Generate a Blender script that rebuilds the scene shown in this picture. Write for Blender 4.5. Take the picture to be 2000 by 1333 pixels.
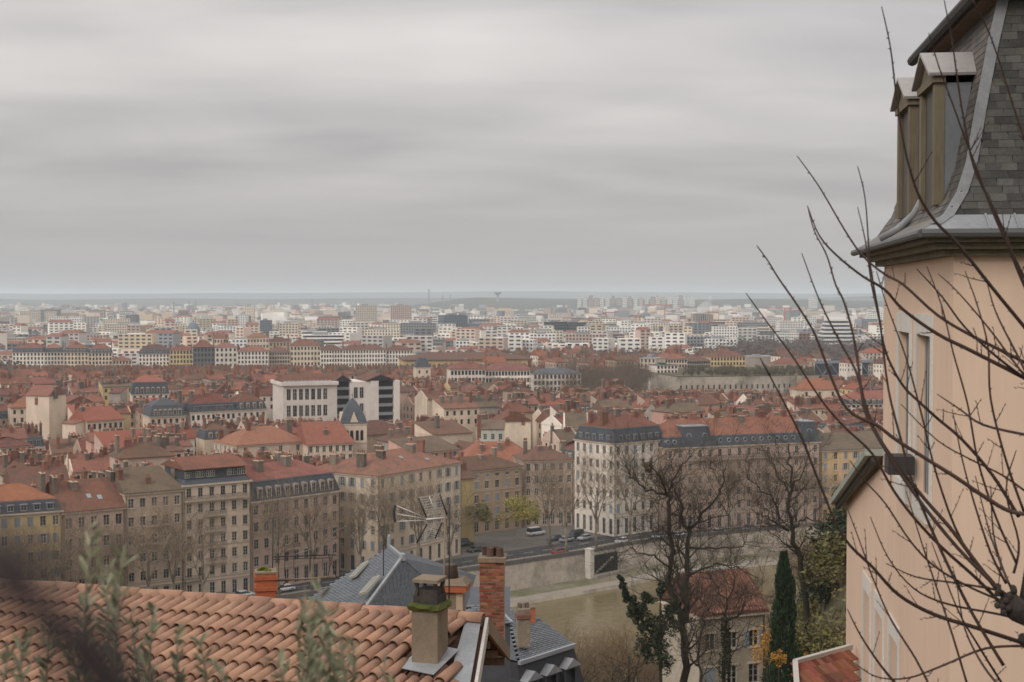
import bpy, math, random
from mathutils import Vector, Matrix
sin, cos, pi, rad = math.sin, math.cos, math.pi, math.radians
for o in list(bpy.data.objects): bpy.data.objects.remove(o)
S = bpy.context.scene
COL = S.collection
# ------------------------------------------------------------------ camera
EYE = 63.0; FPX = 2778.0; HV = 578.0                      # eye height over the far quay, focal length in photo pixels, horizon row
PITCH = math.atan((666.5 - HV) / FPX)
cam = bpy.data.cameras.new('camera'); cam.lens = 50.0; cam.sensor_width = 36.0
cam.clip_start = 0.05; cam.clip_end = 60000
cam.dof.use_dof = True; cam.dof.focus_distance = 22.0; cam.dof.aperture_fstop = 4.0
co = bpy.data.objects.new('camera', cam); COL.objects.link(co)
co.location = (0, 0, EYE); co.rotation_euler = (pi / 2 - PITCH, 0, 0)
S.camera = co
# ------------------------------------------------------------------ sky
W = bpy.data.worlds.new('World'); S.world = W; W.use_nodes = True
SUN_EL, SUN_AZ = rad(33), rad(-138)                        # azimuth measured from +Y towards +X
nt = W.node_tree; nt.nodes.clear()
def nd(t, typ, **kw):
    n = t.nodes.new(typ)
    for k, v in kw.items():
        if k.startswith('i_'): n.inputs[int(k[2:])].default_value = v
        else: setattr(n, k, v)
    return n
def math_node(t, op, a, b=None, c=None, clamp=False):
    n = t.nodes.new('ShaderNodeMath'); n.operation = op; n.use_clamp = clamp
    for i, x in enumerate((a, b, c)):
        if x is None: continue
        if isinstance(x, (int, float)): n.inputs[i].default_value = x
        else: t.links.new(x, n.inputs[i])
    return n.outputs[0]
def sky_world():
    L = nt.links.new
    out = nd(nt, 'ShaderNodeOutputWorld'); bg = nd(nt, 'ShaderNodeBackground'); bg.inputs[1].default_value = 0.1
    sky = nd(nt, 'ShaderNodeTexSky', sky_type='NISHITA', sun_disc=False, sun_elevation=SUN_EL, sun_rotation=SUN_AZ, air_density=1.0, dust_density=3.0)
    tc = nd(nt, 'ShaderNodeTexCoord'); sp = nd(nt, 'ShaderNodeSeparateXYZ'); L(tc.outputs['Generated'], sp.inputs[0])
    x, y, z = sp.outputs
    zc = math_node(nt, 'MAXIMUM', z, 0.0)
    dn = math_node(nt, 'ADD', zc, 0.15)
    cx = math_node(nt, 'DIVIDE', x, dn); cy = math_node(nt, 'DIVIDE', y, dn)
    cb = nd(nt, 'ShaderNodeCombineXYZ'); L(cx, cb.inputs[0]); L(cy, cb.inputs[1])
    def noise(sx, sy, off, det, rough):
        mp = nd(nt, 'ShaderNodeMapping'); mp.inputs[1].default_value = off; mp.inputs[3].default_value = (sx, sy, 1)
        L(cb.outputs[0], mp.inputs[0])
        n = nd(nt, 'ShaderNodeTexNoise'); n.inputs['Scale'].default_value = 1.0; n.inputs['Detail'].default_value = det
        n.inputs['Roughness'].default_value = rough; n.inputs['Distortion'].default_value = 0.35
        L(mp.outputs[0], n.inputs['Vector']); return n.outputs[0]
    n1 = noise(0.42, 1.0, (8.37, 1.2, 8), 3, 0.45)
    n2 = noise(1.3, 2.3, (24.1, 4.4, 3), 4, 0.5)
    m = math_node(nt, 'MULTIPLY_ADD', n2, 0.42, math_node(nt, 'MULTIPLY', n1, 0.8))
    # thicker and thinner cloud, fading into an even grey at the horizon
    fade = math_node(nt, 'MULTIPLY', zc, 11.0, clamp=True)
    v = math_node(nt, 'SUBTRACT', m, 0.61)
    v = math_node(nt, 'MULTIPLY', v, fade)
    v = math_node(nt, 'MULTIPLY_ADD', v, 1.42, 1.0)
    # overcast luminance: the zenith about three times the horizon
    cie = math_node(nt, 'MULTIPLY_ADD', zc, 2.0, 1.0)
    lum = math_node(nt, 'MULTIPLY', math_node(nt, 'MULTIPLY', cie, v), 4.45)
    tint = nd(nt, 'ShaderNodeValToRGB'); tint.color_ramp.elements[0].color = (0.995, 0.972, 0.968, 1); tint.color_ramp.elements[1].color = (1.0, 0.955, 0.93, 1)
    tint.color_ramp.elements[0].position = 0.45; tint.color_ramp.elements[1].position = 0.72; L(m, tint.inputs[0])
    vm = nd(nt, 'ShaderNodeVectorMath', operation='SCALE'); L(tint.outputs[0], vm.inputs[0]); L(lum, vm.inputs[3])
    mx = nd(nt, 'ShaderNodeMix', data_type='RGBA'); mx.inputs[0].default_value = 0.95
    L(sky.outputs[0], mx.inputs[6]); L(vm.outputs[0], mx.inputs[7])
    L(mx.outputs[2], bg.inputs[0]); L(bg.outputs[0], out.inputs[0])
sky_world()
sun = bpy.data.lights.new('sun', 'SUN'); sun.energy = 1.5; sun.angle = rad(26); sun.color = (1.0, 0.96, 0.91)
so = bpy.data.objects.new('sun', sun); COL.objects.link(so)
sd = Vector((sin(SUN_AZ) * cos(SUN_EL), cos(SUN_AZ) * cos(SUN_EL), sin(SUN_EL)))
so.rotation_euler = (-sd).to_track_quat('-Z', 'Y').to_euler(); so.location = (0, 0, 200)
S.view_settings.view_transform = 'Standard'; S.view_settings.look = 'None'; S.view_settings.exposure = 0.0; S.view_settings.gamma = 1.0
S.view_settings.use_curve_mapping = False
S.render.engine = 'CYCLES'
S.cycles.use_denoising = True; S.cycles.max_bounces = 5; S.cycles.diffuse_bounces = 3; S.cycles.glossy_bounces = 2
S.cycles.transmission_bounces = 2; S.cycles.volume_bounces = 1; S.cycles.transparent_max_bounces = 6
S.cycles.sample_clamp_indirect = 4.0

# ------------------------------------------------------------------ pixel helpers (photo pixels -> directions -> places)
CP, SP = cos(PITCH), sin(PITCH)
def ray(u, v):
    xc, yc = (u - 1000.0) / FPX, (666.5 - v) / FPX
    return Vector((xc, CP + yc * SP, -SP + yc * CP))
def at(u, v, d):
    r = ray(u, v); k = d / r.y
    return Vector((r.x * k, d, EYE + r.z * k))
def gnd(u, v, z=0.0):
    r = ray(u, v); k = (z - EYE) / r.z
    return Vector((r.x * k, r.y * k, z))
def at_x(u, d): return at(u, 700, d).x
def proj(p):
    x, y, z = p[0], p[1], p[2] - EYE
    yc = z * CP + y * SP; zc = y * CP - z * SP
    return (1000 + FPX * x / zc, 666.5 - FPX * yc / zc)
def zat(v, d): return at(1000, v, d).z

# ------------------------------------------------------------------ objects
def link(o, parent=None):
    COL.objects.link(o)
    if parent is not None: o.parent = parent
    return o
def tag(o, label=None, cat=None, group=None, kind=None):
    if label: o['label'] = label
    if cat: o['category'] = cat
    if group: o['group'] = group
    if kind: o['kind'] = kind
    return o
def thing(name, loc, rz=0.0, label=None, cat=None, group=None):
    o = bpy.data.objects.new(name, None); o.location = loc; o.rotation_euler = (0, 0, rz); o.empty_display_size = 0.3
    link(o); return tag(o, label, cat, group)
def put(name, mesh, parent=None, loc=None, rot=None, scale=None):
    o = bpy.data.objects.new(name, mesh)
    if loc is not None: o.location = loc
    if rot is not None: o.rotation_euler = rot
    if scale is not None: o.scale = scale
    return link(o, parent)
def copy_tree(o, parent=None):
    c = o.copy(); link(c); c.parent = parent
    for ch in o.children: copy_tree(ch, c)
    return c
class MB:
    def __init__(s): s.v = []; s.f = []; s.m = []
    def quad(s, a, b, c, d, m=0):
        i = len(s.v); s.v += [tuple(a), tuple(b), tuple(c), tuple(d)]; s.f.append((i, i + 1, i + 2, i + 3)); s.m.append(m)
    def poly(s, pts, m=0):
        i = len(s.v); s.v += [tuple(p) for p in pts]; s.f.append(tuple(range(i, i + len(pts)))); s.m.append(m)
    def box(s, x0, x1, y0, y1, z0, z1, m=0):
        i = len(s.v)
        s.v += [(x0, y0, z0), (x1, y0, z0), (x1, y1, z0), (x0, y1, z0), (x0, y0, z1), (x1, y0, z1), (x1, y1, z1), (x0, y1, z1)]
        s.f += [(i, i + 3, i + 2, i + 1), (i + 4, i + 5, i + 6, i + 7), (i, i + 1, i + 5, i + 4), (i + 1, i + 2, i + 6, i + 5), (i + 2, i + 3, i + 7, i + 6), (i + 3, i, i + 4, i + 7)]
        s.m += [m] * 6
    def obox(s, c, ax, ay, az, m=0):                        # oriented box: centre and three half axes
        c, ax, ay, az = Vector(c), Vector(ax), Vector(ay), Vector(az); i = len(s.v)
        for kz in (-1, 1):
            for kx, ky in ((-1, -1), (1, -1), (1, 1), (-1, 1)): s.v.append(tuple(c + ax * kx + ay * ky + az * kz))
        s.f += [(i, i + 3, i + 2, i + 1), (i + 4, i + 5, i + 6, i + 7), (i, i + 1, i + 5, i + 4), (i + 1, i + 2, i + 6, i + 5), (i + 2, i + 3, i + 7, i + 6), (i + 3, i, i + 4, i + 7)]
        s.m += [m] * 6
    def bar(s, a, b, r, m=0, up=(0, 0, 1)):
        a, b = Vector(a), Vector(b); d = b - a; L = d.length
        if L < 1e-6: return
        d.normalize(); x = d.cross(Vector(up))
        if x.length < 1e-3: x = d.cross(Vector((1, 0, 0)))
        x.normalize(); y = x.cross(d)
        s.obox((a + b) / 2, x * r, y * r, d * L / 2, m)
    def tube(s, pts, rs, n=5, m=0, cap=True):
        pts = [Vector(p) for p in pts]; i0 = len(s.v); N = len(pts); ref = None
        for k, p in enumerate(pts):
            t = (pts[min(k + 1, N - 1)] - pts[max(k - 1, 0)])
            if t.length < 1e-9: t = Vector((0, 0, 1))
            t.normalize()
            if ref is None:
                ref = t.cross(Vector((0, 0, 1)))
                if ref.length < 1e-3: ref = t.cross(Vector((1, 0, 0)))
            ref = (ref - t * ref.dot(t))
            if ref.length < 1e-6: ref = t.orthogonal()
            ref.normalize(); w = t.cross(ref); r = rs[k] if not isinstance(rs, (int, float)) else rs
            for j in range(n):
                a = 2 * pi * j / n; q = p + (ref * cos(a) + w * sin(a)) * r; s.v.append((q.x, q.y, q.z))
        for k in range(N - 1):
            for j in range(n):
                a = i0 + k * n + j; b = i0 + k * n + (j + 1) % n
                s.f.append((a, b, b + n, a + n)); s.m.append(m)
        if cap and n > 2:
            s.f.append(tuple(i0 + j for j in range(n - 1, -1, -1))); s.m.append(m)
            s.f.append(tuple(i0 + (N - 1) * n + j for j in range(n))); s.m.append(m)
    def lathe(s, prof, n=10, c=(0, 0, 0), m=0):             # profile of (radius, z)
        i0 = len(s.v); K = len(prof)
        for r, z in prof:
            for j in range(n):
                a = 2 * pi * j / n; s.v.append((c[0] + r * cos(a), c[1] + r * sin(a), c[2] + z))
        for k in range(K - 1):
            for j in range(n):
                a = i0 + k * n + j; b = i0 + k * n + (j + 1) % n
                s.f.append((a, b, b + n, a + n)); s.m.append(m)
        s.f.append(tuple(i0 + (K - 1) * n + j for j in range(n))); s.m.append(m)
        s.f.append(tuple(i0 + j for j in range(n - 1, -1, -1))); s.m.append(m)
    def mesh(s, name, mats, smooth=False):
        me = bpy.data.meshes.new(name); me.from_pydata(s.v, [], s.f)
        if not isinstance(mats, (list, tuple)): mats = [mats]
        for mt in mats: me.materials.append(mt)
        if len(mats) > 1: me.polygons.foreach_set('material_index', s.m)
        if smooth: me.polygons.foreach_set('use_smooth', [True] * len(s.f))
        me.update(); return me
    def build(s, name, mats, parent=None, loc=None, rot=None, smooth=False):
        return put(name, s.mesh(name, mats, smooth), parent, loc, rot)

# ------------------------------------------------------------------ materials
MATS = {}
def mat(name, col, rough=0.85, var=0.18, scale=1.0, stain=0.0, rnd=0.0, hue=0.0, bump=0.0, spec=0.3, second=None, metallic=0.0, fine=None, island=False, zstretch=1.0):
    """col: base colour. var: fine value noise. stain: broad blotches of `second`. rnd/hue: change from object to object."""
    if name in MATS: return MATS[name]
    m = bpy.data.materials.new(name); m.use_nodes = True; MATS[name] = m
    t = m.node_tree; b = t.nodes['Principled BSDF']; L = t.links.new
    b.inputs['Roughness'].default_value = rough; b.inputs['Specular IOR Level'].default_value = spec; b.inputs['Metallic'].default_value = metallic
    tc = t.nodes.new('ShaderNodeTexCoord'); oi = t.nodes.new('ShaderNodeObjectInfo')
    rsrc = oi.outputs['Random']
    if island:
        g = t.nodes.new('ShaderNodeNewGeometry'); rsrc = g.outputs['Random Per Island']
    mp = t.nodes.new('ShaderNodeMapping'); mp.inputs[3].default_value = (1, 1, zstretch); L(tc.outputs['Object'], mp.inputs[0])
    wn = t.nodes.new('ShaderNodeVectorMath'); wn.operation = 'ADD'
    L(mp.outputs[0], wn.inputs[0]); sc = t.nodes.new('ShaderNodeVectorMath'); sc.operation = 'SCALE'
    cbx = t.nodes.new('ShaderNodeCombineXYZ'); L(oi.outputs['Random'], cbx.inputs[0]); L(oi.outputs['Random'], cbx.inputs[1]); cbx.inputs[2].default_value = 0.3
    L(cbx.outputs[0], sc.inputs[0]); sc.inputs[3].default_value = 57.0; L(sc.outputs[0], wn.inputs[1])
    def noise(s_, det=4, ro=0.6):
        n = t.nodes.new('ShaderNodeTexNoise'); n.inputs['Scale'].default_value = s_; n.inputs['Detail'].default_value = det; n.inputs['Roughness'].default_value = ro
        L(wn.outputs[0], n.inputs['Vector']); return n.outputs[0]
    base = t.nodes.new('ShaderNodeRGB'); base.outputs[0].default_value = (*col, 1); cur = base.outputs[0]
    n1 = noise(scale)
    if stain > 0:
        c2 = second or tuple(c * 0.5 for c in col)
        n2 = noise(scale * 0.23, 6, 0.62)
        rp = t.nodes.new('ShaderNodeValToRGB'); rp.color_ramp.elements[0].position = 0.46; rp.color_ramp.elements[1].position = 0.68; L(n2, rp.inputs[0])
        mx = t.nodes.new('ShaderNodeMix'); mx.data_type = 'RGBA'; L(math_node(t, 'MULTIPLY', rp.outputs[0], stain), mx.inputs[0]); L(cur, mx.inputs[6]); mx.inputs[7].default_value = (*c2, 1); cur = mx.outputs[2]
    val = math_node(t, 'MULTIPLY_ADD', math_node(t, 'SUBTRACT', n1, 0.5), var * 2.6, 1.0)
    if fine:
        nf = noise(fine, 2, 0.5); val = math_node(t, 'MULTIPLY', val, math_node(t, 'MULTIPLY_ADD', math_node(t, 'SUBTRACT', nf, 0.5), var * 2.0, 1.0))
    if rnd > 0: val = math_node(t, 'MULTIPLY', val, math_node(t, 'MULTIPLY_ADD', math_node(t, 'SUBTRACT', rsrc, 0.5), rnd * 2, 1.0))
    hs = t.nodes.new('ShaderNodeHueSaturation'); L(cur, hs.inputs['Color']); L(val, hs.inputs['Value'])
    if hue > 0:
        r2 = math_node(t, 'FRACT', math_node(t, 'MULTIPLY', rsrc, 7.31))
        L(math_node(t, 'MULTIPLY_ADD', math_node(t, 'SUBTRACT', r2, 0.5), hue, 0.5), hs.inputs['Hue'])
        r3 = math_node(t, 'FRACT', math_node(t, 'MULTIPLY', rsrc, 13.7))
        L(math_node(t, 'MULTIPLY_ADD', math_node(t, 'SUBTRACT', r3, 0.5), hue * 6, 1.0), hs.inputs['Saturation'])
    L(hs.outputs[0], b.inputs['Base Color'])
    if bump > 0:
        bp = t.nodes.new('ShaderNodeBump'); bp.inputs['Strength'].default_value = bump; bp.inputs['Distance'].default_value = 0.02 if scale > 2 else 0.1
        L(noise(scale * 3.0, 4), bp.inputs['Height']); L(bp.outputs[0], b.inputs['Normal'])
    return m
def glassmat(name, col=(0.025, 0.028, 0.032), rough=0.12):
    m = mat(name, col, rough, 0.25, 0.6, rnd=0.6, spec=0.5); return m
TILE = (0.265, 0.098, 0.062)
M_TILE = [mat('clay_tile_rust', (0.200, 0.083, 0.058), 0.9, 0.30, 1.3, stain=0.65, second=(0.105, 0.058, 0.043), rnd=0.28, hue=0.02, fine=5.0),
          mat('clay_tile_orange', (0.255, 0.098, 0.060), 0.9, 0.26, 0.9, stain=0.4, second=(0.20, 0.085, 0.055), rnd=0.16, hue=0.02, fine=5.0),
          mat('clay_tile_brown', (0.140, 0.072, 0.050), 0.9, 0.3, 0.9, stain=0.6, second=(0.10, 0.072, 0.052), rnd=0.2, hue=0.02, fine=5.0),
          mat('clay_tile_lichen', (0.150, 0.108, 0.074), 0.95, 0.25, 1.1, stain=0.6, second=(0.085, 0.072, 0.048), rnd=0.12, hue=0.02, fine=5.0)]
M_SLATE = mat('roof_slate', (0.070, 0.076, 0.088), 0.6, 0.2, 1.2, stain=0.3, rnd=0.12, fine=6.0)
M_ZINC = mat('zinc', (0.30, 0.31, 0.33), 0.5, 0.15, 1.5, stain=0.3, rnd=0.1, metallic=0.3)
WALLC = {'cream': (0.66, 0.535, 0.415), 'beige': (0.52, 0.405, 0.32), 'pink': (0.55, 0.395, 0.32), 'yellow': (0.58, 0.44, 0.23), 'ochre': (0.53, 0.37, 0.20),
         'white': (0.76, 0.68, 0.59), 'grey': (0.36, 0.32, 0.275), 'tan': (0.43, 0.315, 0.22), 'rose': (0.54, 0.31, 0.25), 'pale green': (0.58, 0.58, 0.50)}
M_WALL = {k: mat('plaster_' + k.replace(' ', '_'), c, 0.92, 0.18, 0.5, stain=0.55, second=tuple(x * 0.62 for x in c), rnd=0.12, hue=0.012, fine=3.0, zstretch=0.35) for k, c in WALLC.items()}
M_TRIM = mat('limestone_trim', (0.52, 0.43, 0.34), 0.9, 0.15, 1.0, stain=0.4, rnd=0.1)
M_FRAME = mat('painted_window_frame', (0.42, 0.39, 0.35), 0.7, 0.15, 1.0, rnd=0.45)
M_GLASS = glassmat('window_glass')
M_SHUT = mat('shutter_blue_grey', (0.26, 0.29, 0.32), 0.8, 0.15, 1.0, rnd=0.2, hue=0.02)
M_BRICK = mat('chimney_brick', (0.225, 0.098, 0.066), 0.92, 0.3, 2.2, stain=0.5, second=(0.15, 0.085, 0.06), rnd=0.3, hue=0.02, fine=8.0)
M_STACK = mat('chimney_render', (0.185, 0.150, 0.118), 0.95, 0.3, 1.6, stain=0.6, rnd=0.3, fine=7.0)
M_POT = mat('chimney_pot_clay', (0.30, 0.12, 0.07), 0.9, 0.2, 2.0, rnd=0.3)
M_IRON = mat('dark_iron', (0.045, 0.043, 0.042), 0.6, 0.2, 2.0)
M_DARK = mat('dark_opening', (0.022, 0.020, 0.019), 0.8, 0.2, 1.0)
M_CONC = mat('pale_concrete', (0.68, 0.61, 0.55), 0.9, 0.1, 0.5, stain=0.3, rnd=0.08, fine=3.0)
# ------------------------------------------------------------------ building kit
OCC = set()                                                 # ground cells already built on
def cells(corners, grow=0.0, step=2.5):
    a, b, d = corners[0], corners[1], corners[3]
    ux, uy = (b - a), (d - a); lx, ly = ux.length, uy.length; ux = ux / lx; uy = uy / ly; out = set()
    nx, ny = int((lx + 2 * grow) / 1.8) + 1, int((ly + 2 * grow) / 1.8) + 1
    for i in range(nx + 1):
        for j in range(ny + 1):
            p = a + ux * (-grow + (lx + 2 * grow) * i / nx) + uy * (-grow + (ly + 2 * grow) * j / ny)
            out.add((int(p.x // step), int(p.y // step)))
    return out
REG = []                                                    # (object, description, category, point) labelled at the end
LAND = []                                                   # (phrase, point): landmarks other labels may refer to
PROTECT = []                                                # (u0, u1, lowest visible row, distance): nearer filler stays below
WINC = {}
def window_mesh(w, h, style=0):
    k = (round(w, 2), round(h, 2), style)
    if k in WINC: return WINC[k]
    mb = MB(); t = 0.08; d = 0.06
    mb.box(-w / 2, -w / 2 + t, -d, d, 0, h); mb.box(w / 2 - t, w / 2, -d, d, 0, h)
    mb.box(-w / 2 + t, w / 2 - t, -d, d, 0, t); mb.box(-w / 2 + t, w / 2 - t, -d, d, h - t, h)
    mb.box(-0.06, 0.06, -d * 0.8, d * 0.8, t, h - t)
    for z in ((0.36, 0.68) if h > 1.6 else (0.55,)):
        for s in (-1, 1): mb.box(min(s * 0.06, s * (w / 2 - t)), max(s * 0.06, s * (w / 2 - t)), -d * 0.6, d * 0.6, h * z - 0.025, h * z + 0.025)
    f = mb.mesh('window', M_FRAME)
    mb = MB(); mb.box(-w / 2 + t * .5, w / 2 - t * .5, 0.0, 0.02, t * .5, h - t * .5); g = mb.mesh('pane', M_GLASS)
    WINC[k] = (f, g); return WINC[k]
SHUTC = {}
def shutter_mesh(w, h, m):
    k = (round(w, 2), round(h, 2), m.name)
    if k not in SHUTC:
        mb = MB(); mb.box(-w / 2, w / 2, -0.03, 0.03, 0, h)
        n = max(6, int(h / 0.16))
        for i in range(n): mb.box(-w / 2 + 0.06, w / 2 - 0.06, -0.05, -0.03, h * (i + .18) / n, h * (i + .72) / n)
        SHUTC[k] = mb.mesh('shutter', m)
    return SHUTC[k]
CHIM = {}
def chimney_mesh(kind, n, w, d, h):
    k = (kind, n, round(w, 1), round(d, 1), round(h, 1))
    if k in CHIM: return CHIM[k]
    mb = MB(); mb.box(-w / 2, w / 2, -d / 2, d / 2, -3.2, h); mb.box(-w / 2 - .08, w / 2 + .08, -d / 2 - .08, d / 2 + .08, h, h + .14, 1)
    mb.box(-w / 2 - .04, w / 2 + .04, -d / 2 - .04, d / 2 + .04, h * .8, h * .8 + .07, 0)
    L = max(w, d)
    for i in range(n):
        s = (-.5 + (i + .5) / n) * L
        mb.lathe([(.16, 0), (.12, .5 + .12 * (i % 2)), (.15, .62 + .12 * (i % 2))], 6, ((s, 0) if w >= d else (0, s)) + (h + .14,), 2)
    CHIM[k] = mb.mesh('chimney', [M_BRICK if kind == 'b' else M_STACK, M_STACK if kind == 'b' else M_TRIM, M_POT]); return CHIM[k]
DORM = {}
def dormer_meshes(w, h, dep, style):
    k = (w, h, dep, style)
    if k in DORM: return DORM[k]
    mb = MB(); t = .16
    mb.box(-w / 2, -w / 2 + t, 0, dep, 0, h); mb.box(w / 2 - t, w / 2, 0, dep, 0, h); mb.box(-w / 2 + t, w / 2 - t, 0, dep, 0, .18); mb.box(-w / 2 + t, w / 2 - t, 0, dep, h - t, h)
    if style == 'arch':
        pts = [(-w / 2 - .1, h)] + [((w / 2 + .1) * -cos(a), h + .38 * sin(a)) for a in [pi * i / 6 for i in range(1, 6)]] + [(w / 2 + .1, h)]
        mb.poly([(x, -.08, z) for x, z in pts]); mb.poly([(x, dep, z) for x, z in pts][::-1])
        for (x0, z0), (x1, z1) in zip(pts, pts[1:]): mb.quad((x0, -.08, z0), (x0, dep, z0), (x1, dep, z1), (x1, -.08, z1), 1)
        mb.quad((-w / 2 - .1, -.08, h), (w / 2 + .1, -.08, h), (w / 2 + .1, dep, h), (-w / 2 - .1, dep, h))
    else:
        mb.box(-w / 2 - .12, w / 2 + .12, -.15, dep, h, h + .12, 1)
    body = mb.mesh('dormer', [M_TRIM if style == 'arch' else M_ZINC, M_ZINC])
    mb = MB(); mb.box(-w / 2 + t, w / 2 - t, .12, .14, .18, h - t); g = mb.mesh('pane', M_GLASS)
    mb = MB(); mb.box(-.04, .04, .07, .12, .18, h - t); mb.box(-w / 2 + t, w / 2 - t, .07, .12, h * .55, h * .55 + .05); fr = mb.mesh('sash', M_FRAME)
    DORM[k] = (body, g, fr); return DORM[k]
def face(mb, F, Wd, z0, z1, xs, zs, rec, glaz=None):
    """A wall face with real window openings: F(s, z, depth) -> point."""
    xe = [0.0]; ze = [z0]
    for a, b in xs: xe += [a, b]
    for a, b in zs: ze += [a, b]
    xe.append(Wd); ze.append(z1)
    for i in range(len(xe) - 1):
        for j in range(len(ze) - 1):
            a, b, c, d = xe[i], xe[i + 1], ze[j], ze[j + 1]
            if b - a < 1e-4 or d - c < 1e-4: continue
            if i % 2 and j % 2:
                mb.quad(F(a, c, 0), F(b, c, 0), F(b, c, rec), F(a, c, rec)); mb.quad(F(a, d, rec), F(b, d, rec), F(b, d, 0), F(a, d, 0))
                mb.quad(F(a, c, rec), F(a, d, rec), F(a, d, 0), F(a, c, 0)); mb.quad(F(b, c, 0), F(b, d, 0), F(b, d, rec), F(b, c, rec))
                if glaz is not None: glaz.quad(F(a, c, rec * .8), F(b, c, rec * .8), F(b, d, rec * .8), F(a, d, rec * .8))
            else: mb.quad(F(a, c, 0), F(b, c, 0), F(b, d, 0), F(a, d, 0))
def spread(Wd, n, w, margin=None):
    if n <= 0: return []
    mg = margin if margin is not None else (Wd / n - w) / 2
    if n == 1: return [(Wd / 2 - w / 2, Wd / 2 + w / 2)]
    st = (Wd - 2 * mg - w) / (n - 1)
    return [(mg + i * st, mg + i * st + w) for i in range(n)]
def hip_solid(mb, x0, x1, y0, y1, z, rise, inset0, inset1, axis='x', eave=.16, m=0):
    """A closed hip or gable roof; inset 0 gives a gable end."""
    zt = z + eave
    E = [(x0, y0), (x1, y0), (x1, y1), (x0, y1)]
    for i in range(4):
        a, b = E[i], E[(i + 1) % 4]; mb.quad((*a, z), (*b, z), (*b, zt), (*a, zt), m)
    mb.poly([(*p, z) for p in E][::-1], m)
    if axis == 'x':
        ym = (y0 + y1) / 2; r0, r1 = (x0 + inset0, ym, zt + rise), (x1 - inset1, ym, zt + rise)
        mb.quad((x0, y0, zt), (x1, y0, zt), r1, r0, m); mb.quad((x1, y1, zt), (x0, y1, zt), r0, r1, m)
        mb.poly([(x0, y1, zt), (x0, y0, zt), r0], m); mb.poly([(x1, y0, zt), (x1, y1, zt), r1], m)
    else:
        xm = (x0 + x1) / 2; r0, r1 = (xm, y0 + inset0, zt + rise), (xm, y1 - inset1, zt + rise)
        mb.quad((x1, y0, zt), (x1, y1, zt), r1, r0, m); mb.quad((x0, y1, zt), (x0, y0, zt), r0, r1, m)
        mb.poly([(x0, y0, zt), (x1, y0, zt), r0], m); mb.poly([(x1, y1, zt), (x0, y1, zt), r1], m)
def frus(mb, x0, x1, y0, y1, z0, z1, ix, iy=None, m=0, top=True):
    iy = ix if iy is None else iy
    a = [(x0, y0, z0), (x1, y0, z0), (x1, y1, z0), (x0, y1, z0)]; b = [(x0 + ix, y0 + iy, z1), (x1 - ix, y0 + iy, z1), (x1 - ix, y1 - iy, z1), (x0 + ix, y1 - iy, z1)]
    for i in range(4): mb.quad(a[i], a[(i + 1) % 4], b[(i + 1) % 4], b[i], m)
    mb.poly(a[::-1], m)
    if top: mb.poly(b, m)
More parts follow.
